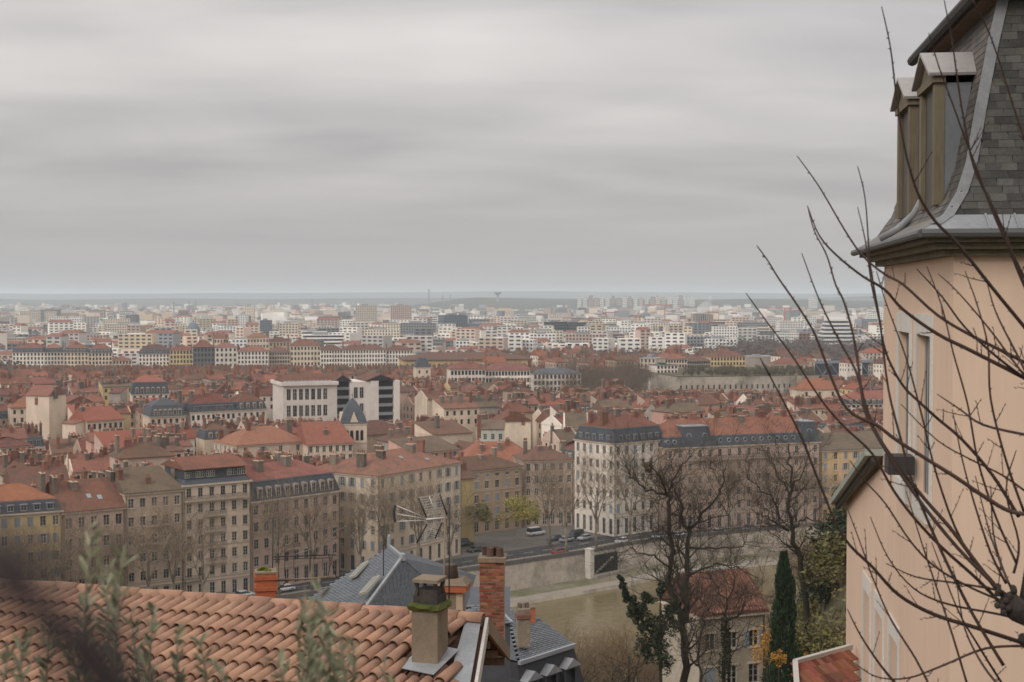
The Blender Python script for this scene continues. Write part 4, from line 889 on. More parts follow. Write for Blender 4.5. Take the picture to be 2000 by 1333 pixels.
for a in [(695, 735, 597, 2600, 'beige', dict(label='tall beige slab tower, left of the twin pair beyond the river', land='the twin slab towers', band=False)),
          (763, 803, 597, 2550, 'pink', dict(label='tall pinkish white slab tower, right of the twin pair beyond the river')),
          (868, 914, 616, 1900, 'slate blue', dict(label='dark glazed stepped office tower beyond the very long hall', land='the dark stepped office tower', dd=20)),
          (914, 955, 633, 1900, 'slate blue', dict(label='lower dark glazed office beside the stepped tower')),
          (1072, 1108, 629, 1800, 'dark', dict(label='dark banded office block, left half of a pair', band=True, dd=10)),
          (1110, 1145, 630, 1810, 'dark', dict(label='dark banded office block, right half of a pair', band=True, land='the dark banded office pair', dd=10)),
          (782, 850, 631, 1850, 'grey', dict(label='grey gridded office block in front of the slab towers')),
          (811, 864, 663, 1320, 'grey', dict(label='grey lattice-fronted block above the very long hall', ncol=16, land='the grey lattice block')),
          (795, 812, 657, 1360, 'cream', dict(label='pale orange blank block beside the grey lattice block')),
          (663, 703, 641, 1750, 'white', dict(label='white building with arched tall windows beyond the river front', ncol=6)),
          (712, 780, 645, 1750, 'cream', dict(label='long cream block right of the white arched building')),
          (985, 1022, 640, 1650, 'white', dict(label='white boxy museum-like block beyond the very long hall', top=False)),
          (965, 1035, 660, 1450, 'white', dict(label='white terraced block with deep windows right of centre', band=True)),
          (1035, 1085, 653, 1500, 'white', dict(label='low white block left of the dark office pair')),
          (890, 925, 667, 1350, 'white', dict(label='white apartment block with pale grey side right of the lattice block')),
          (925, 968, 671, 1400, 'white', dict(label='plain white apartment block in the bright cluster')),
          (1105, 1150, 671, 1300, 'white', dict(label='white stepped block with few dark windows beside the bare wood', ncol=3, land='the white stepped block')),
          (1032, 1105, 688, 1250, 'grey', dict(label='grey glazed low block left of the white stepped block', band=True)),
          (1237, 1275, 632, 2000, 'white', dict(label='white gridded apartment block under the far plateau')),
          (1275, 1330, 632, 2010, 'cream', dict(label='cream stepped apartment block right of the white gridded one')),
          (1328, 1370, 640, 1900, 'beige', dict(label='beige apartment block below the round tower')),
          (1393, 1441, 639, 1700, 'white', dict(label='white tower block with a dense grid of dark windows', ncol=9, land='the densely gridded white block')),
          (1441, 1500, 630, 2100, 'grey', dict(label='grey office block with vertical strips')),
          (1447, 1503, 641, 1800, 'cream', dict(label='broad cream hall-like block in the far right', band=True)),
          (1492, 1526, 620, 2500, 'white', dict(label='white apartment tower left of three in the far right')),
          (1560, 1594, 619, 2500, 'white', dict(label='white apartment tower, middle of three in the far right')),
          (1695, 1735, 611, 2500, 'white', dict(label='white apartment tower peeping out beside the pink tower house')),
          (1518, 1560, 651, 1600, 'white', dict(label='white colonnaded block left of the red-brick one', ncol=12)),
          (1560, 1582, 652, 1600, 'brick', dict(label='red-brick block beyond the bare quay wood')),
          (300, 372, 636, 1950, 'cream', dict(label='long cream terrace with pale red roof in the far left')),
          (205, 300, 633, 2000, 'cream', dict(label='very long cream terrace left of the far church dome')),
          (352, 420, 671, 1300, 'white', dict(label='white low hall behind the river front, left of centre', top=False)),
          (0, 45, 660, 1400, 'beige', dict(label='beige columned building at the far left edge', ncol=14)),
          (135, 160, 618, 2300, 'white', dict(label='pair-like white tower in the far left')),
          (80, 115, 605, 2800, 'grey', dict(label='greyish slab block in the far left')),
          (40, 110, 608, 2900, 'beige', dict(label='long low slab behind the greyish one')),
          (478, 496, 598, 2900, 'cream', dict(label='cream tower block rising left of the twin slabs', land='the cream tower block')),
          (508, 528, 626, 2000, 'slate blue', dict(label='blue glass cube block left of the twin slabs')),
          (465, 483, 615, 2200, 'white', dict(label='white tower block with dark centre strip'))]:
    kw = a[5]; block(*a[:5], **kw)
def far_blocks():
    r = random.Random(77); n = 0
    cols = ['white', 'white', 'cream', 'beige', 'grey', 'pink', 'white', 'cream']
    tries = 0
    while n < 150 and tries < 3000:
        tries += 1; d = 1260 + 2300 * r.random() ** 1.3; u = r.uniform(-30, 1740); w = r.uniform(14, 42) * FPX / d
        x = at_x(u, d); c = [Vector((x, d)), Vector((x + w * d / FPX, d)), Vector((x + w * d / FPX, d + 18)), Vector((x, d + 18))]
        k = cells(c, 2)
        if k & OCC: continue
        if 1380 < u < 1740 and d < 1620: continue
        h = r.uniform(11, 24) if r.random() < .8 else r.uniform(24, 38); h = min(h, 16 + d * .006)
        col = r.choice(cols); vt = HV + (EYE - h) / d * FPX
        block(u, u + w, vt, d, col, desc=f'{col} ' + ('tall ' if h > 24 else '') + ('slab block' if w * d / FPX > 30 else 'apartment block'), dd=r.uniform(-8, 8), band=r.random() < .3, depth=r.uniform(12, 18), top=r.random() < .5); n += 1
far_blocks()
def round_tower():
    d = 2300; c = Vector(pq(1371, d)); z = zat(613, d); R = 21 * d / FPX
    root = thing('round_tower', (c.x, c.y, 0), 0, 'round brown office tower with vertical fins and a steam plume above', 'tower'); mb = MB()
    mb.lathe([(R, 0), (R, z - 14)], 28); mb.build('podium', M_FAR['white'], root)
    mb = MB(); mb.lathe([(R * .96, z - 13.99), (R * .96, z)], 28); mb.build('drum', M_FAR['dark'], root)
    for i in range(30):
        a = 2 * pi * i / 30; mb = MB(); mb.obox((cos(a) * R, sin(a) * R, z - 7), Vector((cos(a), sin(a), 0)) * .7, Vector((-sin(a), cos(a), 0)) * .35, (0, 0, 7)); mb.build('fin', M_FAR['beige'], root)
    LAND.append(('the round tower', (c.x, c.y, z)))
    m = bpy.data.materials.new('steam'); m.use_nodes = True; t = m.node_tree; t.nodes.clear(); o = t.nodes.new('ShaderNodeOutputMaterial'); v = t.nodes.new('ShaderNodeVolumePrincipled')
    v.inputs['Color'].default_value = (.98, .98, .98, 1); v.inputs['Density'].default_value = .06; t.links.new(v.outputs[0], o.inputs[1])
    r = random.Random(3); mb = MB()
    for i in range(9):
        f = i / 8; cx, cz, rr = (r.uniform(-4, 4) + 14 * f, 4 + f * 20, 4 + 4.5 * sin(pi * min(1, f + .25)) + r.uniform(-1, 1)); K = 6
        mb.lathe([(max(.05, rr * sin(pi * k / K)) * r.uniform(.85, 1.15), -rr * cos(pi * k / K)) for k in range(K + 1)], 9, (c.x + cx, c.y, z + cz))
    tag(mb.build('steam_plume', m, smooth=True), kind='stuff')
round_tower()
def striped():
    d = 1520; c = Vector(pq(1638, d)); root = thing('striped_building', (c.x, c.y, 0), 0, 'white terraced building of stacked horizontal bands beyond the wands', 'building', 'modern blocks beyond the river front'); k = d / FPX
    for i in range(9):
        z0 = i * 4.2; hw = (33 - max(0, i - 4) * 3.2) * k
        q = MB(); q.box(-hw + .8, hw - .8, 1, 22, z0, z0 + 2.4); q.build('storey', M_FAR['dark'], root); q = MB(); q.box(-hw, hw, 0, 23, z0 + 2.402, z0 + 4.198); q.build('band', M_FAR['white'], root)
    q = MB(); q.box(-8, 9, 4, 18, 37.8, 44); q.build('roof_pavilion', M_FAR['white'], root); LAND.append(('the striped terraced building', (c.x, c.y, 30)))
striped()
def mast_things():
    d = 5600; c = Vector(pq(838, d)); q = MB(); z0 = 20; q.lathe([(3.0, -20), (2.2, zat(565, d))], 8, (c.x, c.y, 0)); tag(q.build('factory_chimney', M_FAR['grey']), 'tall thin factory chimney on the skyline left of the water tower', 'chimney')
    d = 6000; c = Vector(pq(972, d)); q = MB(); zt = zat(571, d); q.lathe([(7, 0), (5, zt - 16), (6, zt - 12), (16, zt - 4), (16, zt), (3, zt + 2)], 14, (c.x, c.y, 0)); tag(q.build('water_tower', M_FAR['grey']), 'mushroom-shaped water tower on the skyline', 'water tower')
    for u, v, d in ((370, 588, 3600), (383, 587, 3700), (340, 590, 3600), (610, 585, 5000), (865, 577, 5200), (880, 576, 5300)):
        c = Vector(pq(u, d)); q = MB(); q.lathe([(2.0, 0), (1.4, zat(v, d))], 6, (c.x, c.y, 0)); o = q.build('factory_chimney', M_FAR['grey']); REG.append((o, 'slender factory chimney on the hazy plain', 'chimney', (c.x, c.y, 40)))
    for u, v, d in ((1298, 597, 2700), (1532, 603, 2400), (1183, 612, 2300)):
        c = Vector(pq(u, d)); zt = zat(v, d); root = thing('tower_crane', (c.x, c.y, 0), random.Random(u).uniform(0, 3)); q = MB(); q.box(-.9, .9, -.9, .9, 0, zt); q.build('mast', mat('crane_red', (.45, .16, .09), .6, .1), root); q = MB(); q.box(-14, 42, -.7, .7, zt + .01, zt + 1.6); q.build('jib', MATS['crane_red'], root); q = MB(); q.box(-13, -8, -1, 1, zt - 3, zt); q.build('counterweight', M_FAR['grey'], root)
        REG.append((root, 'orange-red tower crane over the far rooftops', 'crane', (c.x, c.y, zt)))
    d = 1720; c = Vector(pq(378, d)); q = MB(); q.lathe([(8, 0), (8, zat(645, d)), (8.6, zat(644.5, d)), (7, zat(638, d)), (4, zat(632, d)), (.8, zat(629, d)), (.3, zat(625, d))], 12, (c.x, c.y, 0)); tag(q.build('domed_tower', M_FAR['slate blue'], smooth=False), 'blue-grey domed church tower in the far left', 'church tower'); LAND.append(('the far church dome', (c.x, c.y, 30)))
mast_things()
# plateau towers on the horizon
r = random.Random(9)
for i, u in enumerate(list(range(1128, 1350, 11)) + [1345, 1580, 1588]):
    d = 5650 + r.uniform(-150, 150); w = r.uniform(6, 9); vt = r.uniform(577, 582)
    block(u, u + w, vt, d, r.choice(('white', 'cream', 'white', 'pink')), desc='pale high-rise of the plateau on the skyline', top=False, depth=14, fl=8, group='high-rise blocks on the far plateau')
def sprawl():
    r = random.Random(41); mb = MB()
    mats = [mat('sprawl_pale', (.70, .66, .60), .9, .05, .05, rnd=.35, hue=.05, island=True), mat('sprawl_warm', (.58, .46, .36), .9, .05, .05, rnd=.35, hue=.05, island=True), M_TILE[0], mat('sprawl_grey', (.22, .225, .235), .9, .05, .05, rnd=.45, island=True), M_GLASS]
    for i in range(8600):
        d = 1240 + 6200 * r.random() ** 1.55; u = r.uniform(-200, 2060); x = at_x(u, d)
        if 1330 < u < 2060 and d < 1640: continue
        if ((int(x // 2.5), int(d // 2.5)) in OCC) or ((int((x + 8) // 2.5), int((d + 4) // 2.5)) in OCC): continue
        dens = .55 + .45 * sin(x * .004 + 1.3) * cos(d * .003)
        if r.random() > dens + .15: continue
        w, dp, h = r.uniform(9, 34), r.uniform(9, 18), r.uniform(6, 17) if r.random() < .85 else r.uniform(17, 30)
        zb = 0
        m = r.choices((0, 1, 3), (5, 3, 2))[0]; a = r.uniform(-.5, .5); e1 = Vector((cos(a), sin(a), 0)) * w / 2; e2 = Vector((-sin(a), cos(a), 0)) * dp / 2; c = Vector((x, d, 0))
        mb.obox(c + Vector((0, 0, h / 2 - 1)), e1, e2, (0, 0, h / 2 + 1), m)
        if d < 2600:
            nf = max(1, int(h / 3.2))
            for k in range(nf):
                z = (k + .35) * h / nf; p = c - e2 * 1.004
                for s in range(max(2, int(w / 5))):
                    t0 = -1 + 2 * (s + .2) / max(2, int(w / 5)); t1 = -1 + 2 * (s + .8) / max(2, int(w / 5))
                    mb.quad(p + e1 * t0 + Vector((0, 0, z)), p + e1 * t1 + Vector((0, 0, z)), p + e1 * t1 + Vector((0, 0, z + 1.5)), p + e1 * t0 + Vector((0, 0, z + 1.5)), 4)
        if r.random() < (.32 if d < 1500 else .15):
            o = len(mb.v); P = [c + e1 * sx * 1.03 + e2 * sy * 1.05 + Vector((0, 0, h)) for sx, sy in ((-1, -1), (1, -1), (1, 1), (-1, 1))]; q0, q1 = c - e1 * .8 + Vector((0, 0, h + 3)), c + e1 * .8 + Vector((0, 0, h + 3))
            mb.quad(P[0], P[1], q1, q0, 2); mb.quad(P[2], P[3], q0, q1, 2); mb.poly([P[3], P[0], q0], 2); mb.poly([P[1], P[2], q1], 2)
    tag(mb.build('far_suburbs', mats), 'hazy sprawl of pale low buildings reaching to the horizon', 'buildings', kind='stuff')
sprawl()
# ------------------------------------------------------------------ trees
M_BARK = mat('plane_bark', (0.27, 0.225, 0.165), 0.95, 0.3, 1.2, stain=0.6, second=(0.08, 0.065, 0.05), rnd=0.15)
M_TWIG = mat('bare_twigs', (0.24, 0.18, 0.125), 0.95, 0.2, 1.0, rnd=0.2)
M_BARKD = mat('dark_bark', (0.042, 0.034, 0.026), 0.95, 0.35, 2.0, stain=0.4, second=(0.075, 0.07, 0.04), rnd=0.1)
M_TWIGD = mat('dark_twigs', (0.055, 0.042, 0.030), 0.95, 0.2, 1.0, rnd=0.1)
def branch(r, wood, twig, p, d, L, rad_, lvl, maxl, spreadk, droop, nch, seg=3):
    pts, rs = [p], [rad_]; q = p.copy(); dd = d.copy()
    for i in range(seg):
        dd = (dd + Vector((r.uniform(-1, 1), r.uniform(-1, 1), r.uniform(-1, 1))) * .16 + Vector((0, 0, droop))).normalized()
        q = q + dd * (L / seg); pts.append(q.copy()); rs.append(rad_ * (1 - .62 * (i + 1) / seg))
    (wood if lvl < 3 else twig).tube(pts, rs, 5 if lvl < 2 else 3, cap=lvl < 2)
    if lvl >= maxl: return
    for i in range(nch[lvl]):
        t = r.uniform(.35, 1.0) if lvl else r.uniform(.45, 1.0)
        k = min(seg - 1, int(t * seg)); f = t * seg - k; bp = pts[k].lerp(pts[k + 1], f); ax = (pts[k + 1] - pts[k]).normalized()
        s = Vector((r.uniform(-1, 1), r.uniform(-1, 1), r.uniform(-.35, 1))); s = (s - ax * s.dot(ax))
        if s.length < .05: continue
        s.normalize(); nd_ = (ax * (1 - spreadk * .5) + s * spreadk).normalized()
        branch(r, wood, twig, bp, nd_, L * r.uniform(.5, .78), max(.008, rs[k] * .62), lvl + 1, maxl, spreadk, droop, nch, seg)
def bare_tree_meshes(seed, H, rad_, sp=.7, nch=(7, 5, 5, 4), m1=None, m2=None, tr=.015, maxl=4, fork=.3):
    r = random.Random(seed); wood, twig = MB(), MB(); h0 = H * fork
    p = [Vector((0, 0, -.3)), Vector((r.uniform(-.2, .2), r.uniform(-.2, .2), h0 * .5)), Vector((r.uniform(-.5, .5), r.uniform(-.5, .5), h0))]
    wood.tube(p, [rad_ * 1.15, rad_, rad_ * .85], 7)
    for i in range(4):
        a = i * pi / 2 + r.uniform(-.5, .5); k_ = r.uniform(.15, .6); d = Vector((cos(a) * k_, sin(a) * k_, 1)).normalized()
        branch(r, wood, twig, p[2] - Vector((0, 0, r.uniform(0, h0 * .2))), d, H * r.uniform(.32, .5), rad_ * .6, 1, maxl, sp, .05, nch)
    return wood.mesh('trunk', m1 or M_BARK, True), twig.mesh('crown', m2 or M_TWIG)
PLANES = [bare_tree_meshes(s, 20, .34, nch=(0, 7, 6, 5, 3)) for s in (3, 8, 15, 21)]
PARK = [bare_tree_meshes(s, 20, .3, nch=(0, 7, 6, 5, 3), m2=mat('park_twigs', (.135, .095, .07), .95, .2, 1., rnd=.2)) for s in (51, 52, 53)]
def plane_tree(p, k, sc, rz, label=None, desc=None, group=None, name='plane_tree'):
    t = thing(name, p, rz, label, 'tree', group); t.scale = sc
    ms = PARK[k % 3] if name == 'park_tree' else PLANES[k]; put('trunk', ms[0], t); put('crown', ms[1], t)
    if desc: REG.append((t, desc, 'tree', (p[0], p[1], 12)))
    return t
def quay_point(u, off):
    """The point of the quay line (moved by off) that stands in photo column u."""
    l = along(QUAY, off)
    for a, b in zip(l, l[1:]):
        ua, ub = proj((a.x, a.y, 0))[0], proj((b.x, b.y, 0))[0]
        if ua <= u <= ub:
            lo, hi = 0., 1.
            for _ in range(30):
                m = (lo + hi) / 2; q = a.lerp(b, m)
                if proj((q.x, q.y, 0))[0] < u: lo = m
                else: hi = m
            return a.lerp(b, lo)
    return l[0]
r = random.Random(12)
for i, u in enumerate([20, 60, 100, 140, 185, 240, 290, 340, 395, 545, 610, 700, 755, 815, 880, 1105, 1165, 1230, 1290, 1355, 1430, 1500, 1575]):
    p = quay_point(u, -2.8); s = r.uniform(.88, 1.15) * (.92 if u < 450 else 1.0)
    plane_tree((p.x, p.y, .13), r.randrange(4), (s * .95, s * .95, s * 1.12), r.uniform(0, 6), desc='bare plane tree on the quay pavement', group='bare plane trees along the quay')
p = gnd(1074, 1068); plane_tree((p.x, p.y, 0), 1, (1.3, 1.3, 1.22), .4, label='tallest bare plane tree on the square left of the white corner block', group='bare plane trees along the quay'); LAND.append(('the tallest plane tree', (p.x, p.y, 14)))
for i in range(46):
    for _ in range(30):
        u, d = r.uniform(1058, 1262), r.uniform(745, 880); x = at_x(u, d)
        if (int(x // 2.5), int(d // 2.5)) not in OCC: break
    s = r.uniform(1.0, 1.3); plane_tree((x, d, 0), r.randrange(4), (s * 1.15, s * 1.15, s), r.uniform(0, 6), desc='brown bare tree in the park grove', group='bare trees of the park grove', name='park_tree')
def leaf_mass(seed, n, rx, ry, rz, size, clumps=14, flat=.0):
    r = random.Random(seed); mb = MB(); cs = []
    for _ in range(clumps):
        while True:
            v = Vector((r.uniform(-1, 1), r.uniform(-1, 1), r.uniform(-1, 1)))
            if v.length < 1: break
        cs.append((Vector((v.x * rx * .75, v.y * ry * .75, v.z * rz * .75)), r.uniform(.28, .5)))
    for _ in range(n):
        c, k = r.choice(cs); v = Vector((r.gauss(0, 1), r.gauss(0, 1), r.gauss(0, 1))); v = v.normalized() * r.uniform(.45, 1) ** .6
        p = c + Vector((v.x * rx, v.y * ry, v.z * rz)) * k; a = Vector((r.uniform(-1, 1), r.uniform(-1, 1), r.uniform(-.6, .6))).normalized(); b = a.orthogonal().normalized(); b = Matrix.Rotation(r.uniform(0, 6), 3, a) @ b
        s = size * r.uniform(.6, 1.3); mb.quad(p - a * s, p + b * s * .45, p + a * s, p - b * s * .45)
    return mb
M_LEAFY = mat('yellow_green_leaves', (.34, .29, .07), .8, .2, 1.0, island=True, rnd=.4, hue=.05)
M_LEAFG = mat('evergreen_leaves', (.030, .042, .020), .8, .2, 1.0, island=True, rnd=.5, hue=.04)
M_LEAFO = mat('orange_leaves', (.40, .20, .03), .8, .2, 1.0, island=True, rnd=.4, hue=.04)
M_LEAFM = mat('olive_green_undergrowth', (.14, .125, .048), .85, .2, 1.0, island=True, rnd=.5, hue=.06)
def leafy_tree(p, h, rx, rz, m, label, seed, n=1400, size=.35, name='leafy_tree'):
    t = thing(name, p, 0, label, 'tree'); q = MB(); r = random.Random(seed)
    q.tube([(0, 0, -.3), (.1, 0, h * .4), (0, .1, h * .75)], [.16, .12, .06], 5)
    for i in range(5): a = i * 1.3; q.tube([(0.05, 0, h * .35), (cos(a) * rx * .4, sin(a) * rx * .4, h * .6), (cos(a) * rx * .7, sin(a) * rx * .7, h * .8)], [.07, .05, .02], 4)
    q.build('trunk', M_BARK, t); lm = leaf_mass(seed, n, rx, rx, rz, size); lm.v = [(x, y, z + h - rz) for x, y, z in lm.v]; lm.build('crown', m, t)
p = gnd(1010, 1062); leafy_tree(p, 13.0, 6.0, 4.6, M_LEAFY, 'yellow-green leafed tree on the square, the brighter of two', 5, n=2600, size=.3)
p = gnd(925, 1066); leafy_tree(p, 12.0, 5.4, 4.0, mat('olive_yellow_leaves', (.21, .19, .065), .8, .2, 1., island=True, rnd=.4, hue=.05), 'duller olive leafed tree beside the cream corner building', 6, n=2200, size=.3)
def far_wood(name, label, spots, m, seed, hmin, hmax, k=16, zb=0.):
    r = random.Random(seed); mb = MB()
    for (u0, u1, d0, d1, n) in spots:
        for _ in range(n):
            d = r.uniform(d0, d1); x = at_x(r.uniform(u0, u1), d); h = r.uniform(hmin, hmax); w = h * .45
            mb.bar((x, d, zb), (x, d, zb + h * .6), .2)
            for _ in range(k):
                v = Vector((r.gauss(0, .5), r.gauss(0, .5), r.gauss(0, .5))); c = Vector((x, d, zb + h * .62)) + Vector((v.x * w, v.y * w, v.z * h * .5)); a = Vector((r.uniform(-1, 1), r.uniform(-1, 1), r.uniform(-.2, 1))).normalized() * w * .3; b = a.orthogonal().normalized() * w * .1
                mb.poly([c - a - b, c - a + b, c + a])
    return tag(mb.build(name, m), label, 'wood', kind='stuff')
far_wood('bare_quay_wood', 'purple-brown mass of bare trees along the second river', [(1335, 2050, 1120, 1600, 1450), (1150, 1335, 1150, 1280, 130), (-60, 40, 900, 1060, 60)], mat('far_bare_wood', (.095, .072, .062), .95, .1, .01, rnd=.25, island=True), 3, 11, 16, 44)
far_wood('far_woodland', 'blue-green belts of woodland across the hazy plain', [(860, 1750, 3000, 5600, 1500), (-60, 900, 3400, 5600, 500), (1380, 1750, 2000, 3000, 260), (930, 1300, 2050, 2500, 160)], mat('far_wood_green', (.045, .052, .036), .95, .1, .01, rnd=.3, island=True), 4, 9, 16, 20)
far_wood('garden_shrubs', 'dark green and brown garden shrubs above the terrace wall', [(1335, 1590, 838, 920, 260), (1400, 1590, 838, 870, 120)], mat('garden_green', (.075, .062, .036), .95, .1, .01, rnd=.5, hue=.06, island=True), 5, 1.4, 3.4, 60, 15.7)
# ------------------------------------------------------------------ near roofs
M_NTILE = mat('terracotta_canal_tile', (.36, .205, .135), .9, .18, 6.0, stain=.65, second=(.22, .14, .105), rnd=.15, hue=.008, fine=40., bump=.25)
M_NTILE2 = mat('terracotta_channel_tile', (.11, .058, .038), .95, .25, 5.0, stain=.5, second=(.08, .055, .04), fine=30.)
M_LEAD = mat('lead_flashing', (.30, .31, .32), .55, .18, 3.0, stain=.4, second=(.18, .185, .19), metallic=.25, fine=20.)
M_RENDER = mat('old_chimney_render', (.215, .165, .115), .95, .2, 3.0, stain=.7, second=(.11, .09, .068), fine=30., bump=.4)
M_MOSS = mat('moss', (.075, .085, .018), .95, .4, 12., stain=.5, second=(.03, .03, .012), fine=60., bump=1.0)
M_BOARD = mat('weathered_white_board', (.50, .47, .43), .8, .15, 4.0, stain=.4, fine=25.)
M_WOOD = mat('weathered_wood', (.22, .165, .12), .85, .3, 4.0, stain=.5, fine=30., zstretch=.2)
M_OWALL = mat('orange_plaster', (.50, .24, .11), .9, .12, 1.5, stain=.3, fine=12.)
def mesh_at(name, mesh, parent, origin, X, Y, Z):
    o = put(name, mesh, parent); m = Matrix((X, Y, Z)).transposed().to_4x4(); m.translation = origin
    o.matrix_local = m; return o
def canal_mesh(L, r0, r1, t, seg=7, m=None, name='roof_tile'):
    mb = MB()
    for y, r in ((0, r0), (L, r1)):
        for rr in (r, r - t):
            for i in range(seg + 1): a = pi * (.04 + .92 * i / seg); mb.v.append((rr * cos(a), y, rr * sin(a)))
    n = seg + 1
    for i in range(seg):
        o0, i0, o1, i1 = i, n + i, 2 * n + i, 3 * n + i
        mb.f += [(o0, o1, o1 + 1, o0 + 1), (i0 + 1, i1 + 1, i1, i0), (o0 + 1, i0 + 1, i0, o0), (o1, i1, i1 + 1, o1 + 1)]
    mb.f += [(0, n, 3 * n, 2 * n), (n - 1, 3 * n - 1 - 0, 4 * n - 1, 2 * n - 1)] if False else [(0, n, 3 * n, 2 * n)]
    mb.m = [0] * len(mb.f); me = mb.mesh(name, m or M_NTILE)
    me.polygons.foreach_set('use_smooth', [i < seg * 4 and i % 4 < 2 for i in range(len(mb.f))]); return me
def tile_house():
    E = at(947, 1213, 20.0); pt = rad(17); R = Vector((-.953, .301, 0)); Sd = Vector((-.301 * cos(pt), -.953 * cos(pt), -sin(pt))); N = R.cross(Sd).normalized()
    if N.z < 0: N = -N
    root = thing('tiled_house', (E.x, E.y, 50), 0, 'foreground house with a terracotta canal tile roof and orange gable', 'house'); inv = Vector((-E.x, -E.y, -50)); O = E + inv
    Dc = (Sd + R * .19).normalized(); kt = 1 / (Sd + R * .19).length
    def hit(u, v): d = ray(u, v); k = (E - Vector((0, 0, EYE))).dot(N) / d.dot(N); return Vector((0, 0, EYE)) + d * k
    # underlay sheets (front and back slope), gable and walls
    Vf = Vector((-.069, -.98, 0)).normalized(); 
    def on_plane(p): return p - Vector((0, 0, 1)) * ((p - E).dot(N) / N.z)
    Vl = (on_plane(E + Vf * 6) - E); R11 = R * 10.6
    mb = MB(); dn = Vector((0, 0, -.05)); A_, B_, C_, D_ = E + dn, E + Vl + dn, E + Vl + R11 + dn, E + R11 + dn
    th = Vector((0, 0, -.12)); mb.quad(*[p + inv for p in (A_, D_, C_, B_)]); mb.quad(*[p + th + inv for p in (A_, B_, C_, D_)]); mb.quad(*[p + inv for p in (A_, B_, B_ + th, A_ + th)]); mb.build('roof_deck', M_NTILE2, root)
    bk = Vector((.069, .98, 0)).normalized() * 4.3 + Vector((0, 0, -1.5)); mb = MB(); P = [E + Vector((0, 0, -.02)), E + bk, E + bk + R11, E + R11 + Vector((0, 0, -.02))]
    mb.quad(*[p + inv for p in P]); mb.quad(*[p + th + inv for p in P[::-1]]); mb.build('back_slope', M_NTILE2, root)
    for a, b, nm in ((E, E + Vl, 'verge_board'), (E, E + bk, 'verge_board')):
        mb = MB(); off = Vector((.03, 0, 0)); d_ = (b - a).normalized(); up = Vector((0, 0, .11)); c = (a + b) / 2 + off + Vector((0, 0, -.06 if nm else 0)) + inv
        mb.obox(c, d_ * (b - a).length / 2, (.022, 0, 0), up); mb.build(nm, M_BOARD if a is E and b == E + Vl else M_WOOD, root)
    g0 = E + Vector((-.42, 0, -.25)); w0, w1 = g0 + Vf * 5.4, g0 + Vector((.069, .98, 0)) * 3.7
    mb = MB(); z0 = 47.0; zz = lambda p: on_plane(p).z - .3
    pts = [Vector((w0.x, w0.y, z0)), Vector((w1.x, w1.y, z0)), Vector((w1.x, w1.y, E.z - 1.45)), g0, Vector((w0.x, w0.y, zz(w0)))]
    mb.poly([p + inv for p in pts]); RL = R * 9.8; mb.poly([p + RL + inv for p in pts][::-1]); a, b = pts[0], pts[4]; mb.quad(a + inv, b + inv, b + RL + inv, a + RL + inv); a, b = pts[1], pts[2]; mb.quad(a + inv, b + inv, b + RL + inv, a + RL + inv); mb.build('wall', M_OWALL, root)
    for f in (.25, .6, .92):
        p = E + bk * f; mb = MB(); mb.obox(p + Vector((-.28, 0, -.22)) + inv, (.26, 0, 0), (0, .045, 0), (0, 0, .06)); mb.build('rafter_end', M_WOOD, root)
    # canal tiles
    w = .187; ex = .405; L = .5; rng = random.Random(8); me = [canal_mesh(L, .098, .078, .014, 7), canal_mesh(L * .98, .094, .076, .014, 7)]
    chb = hit(832, 1303)
    tl = []
    for i in range(-9, 58):
        a0 = i * w + .09
        for j in range(0, 14):
            t = .16 + j * ex; ts = (t + L * .3) * kt
            if a0 + .19 * ts < -.23 * ts + .30: continue
            p = E + R * a0 + Dc * t
            uu, vv = proj(p)
            q = p + Dc * .2 - chb
            if abs(q.dot(R)) < .34 and -.75 < q.dot(Dc) < .30: continue
            tl.append((not (-40 < uu < 1060 and vv < 1400), i, j, p))
    vis = [t for t in tl if not t[0]]; rest = [t for t in tl if t[0]]
    vis.sort(key=lambda t: t[3].y); rest += vis[300:]; vis = vis[:300]
    stuff = MB(); Xa = R - Dc * R.dot(Dc); Xa.normalize(); Xa = -Xa; Za = Xa.cross(-Dc)
    if Za.dot(N) < 0: Xa = -Xa; Za = Xa.cross(-Dc)
    for k, (out, i, j, p) in enumerate(vis + rest):
        yaw, tip = rng.uniform(-.035, .035), rad(4.0) + rng.uniform(-.016, .016)
        Y = (-Dc * cos(tip) + -N * sin(tip) * 1.0).normalized(); Y = (Y + Xa * yaw).normalized(); X = (Xa - Y * Xa.dot(Y)).normalized(); Z = X.cross(Y)
        # the tile runs upslope from its lower end, which rides on the tile below
        o = p + Dc * (L * .5 + ex * .4 + rng.uniform(-.015, .015)) + N * .06 + inv + Xa * rng.uniform(-.006, .006)
        if k < len(vis): mesh_at('roof_tile', me[k % 2], root, o, X, Y, Z)
        else:
            b = len(stuff.v); mt = Matrix((X, Y, Z)).transposed()
            for v in me[0].vertices: stuff.v.append(tuple(o + mt @ v.co))
            for f in me[0].polygons: stuff.f.append(tuple(x + b for x in f.vertices)); stuff.m.append(0)
    if stuff.f: tag(stuff.build('more_roof_tile', M_NTILE, root), kind='stuff')
    ch = MB()
    for i in range(-9, 58):                                 # channel tiles between the covers
        a0 = i * w; 
        for j in range(13):
            t = .1 + j * ex; ts = t * kt
            if a0 + .19 * ts < -.23 * ts + .24: continue
            p = E + R * a0 + Dc * t + inv + N * .005
            A = [p + Xa * (.075 * c_) + N * (.045 * abs(c_) ** 2) for c_ in (-1, -.5, 0, .5, 1)]
            for q1, q2 in zip(A, A[1:]): ch.quad(q1 + N * .012, q2 + N * .012, q2 + Dc * ex - N * .0, q1 + Dc * ex - N * .0)
    tag(ch.build('channel_tile', M_NTILE2, root), kind='stuff')
    # ridge tiles
    rm = canal_mesh(.42, .135, .115, .02, 8, name='ridge_tile', m=M_NTILE)
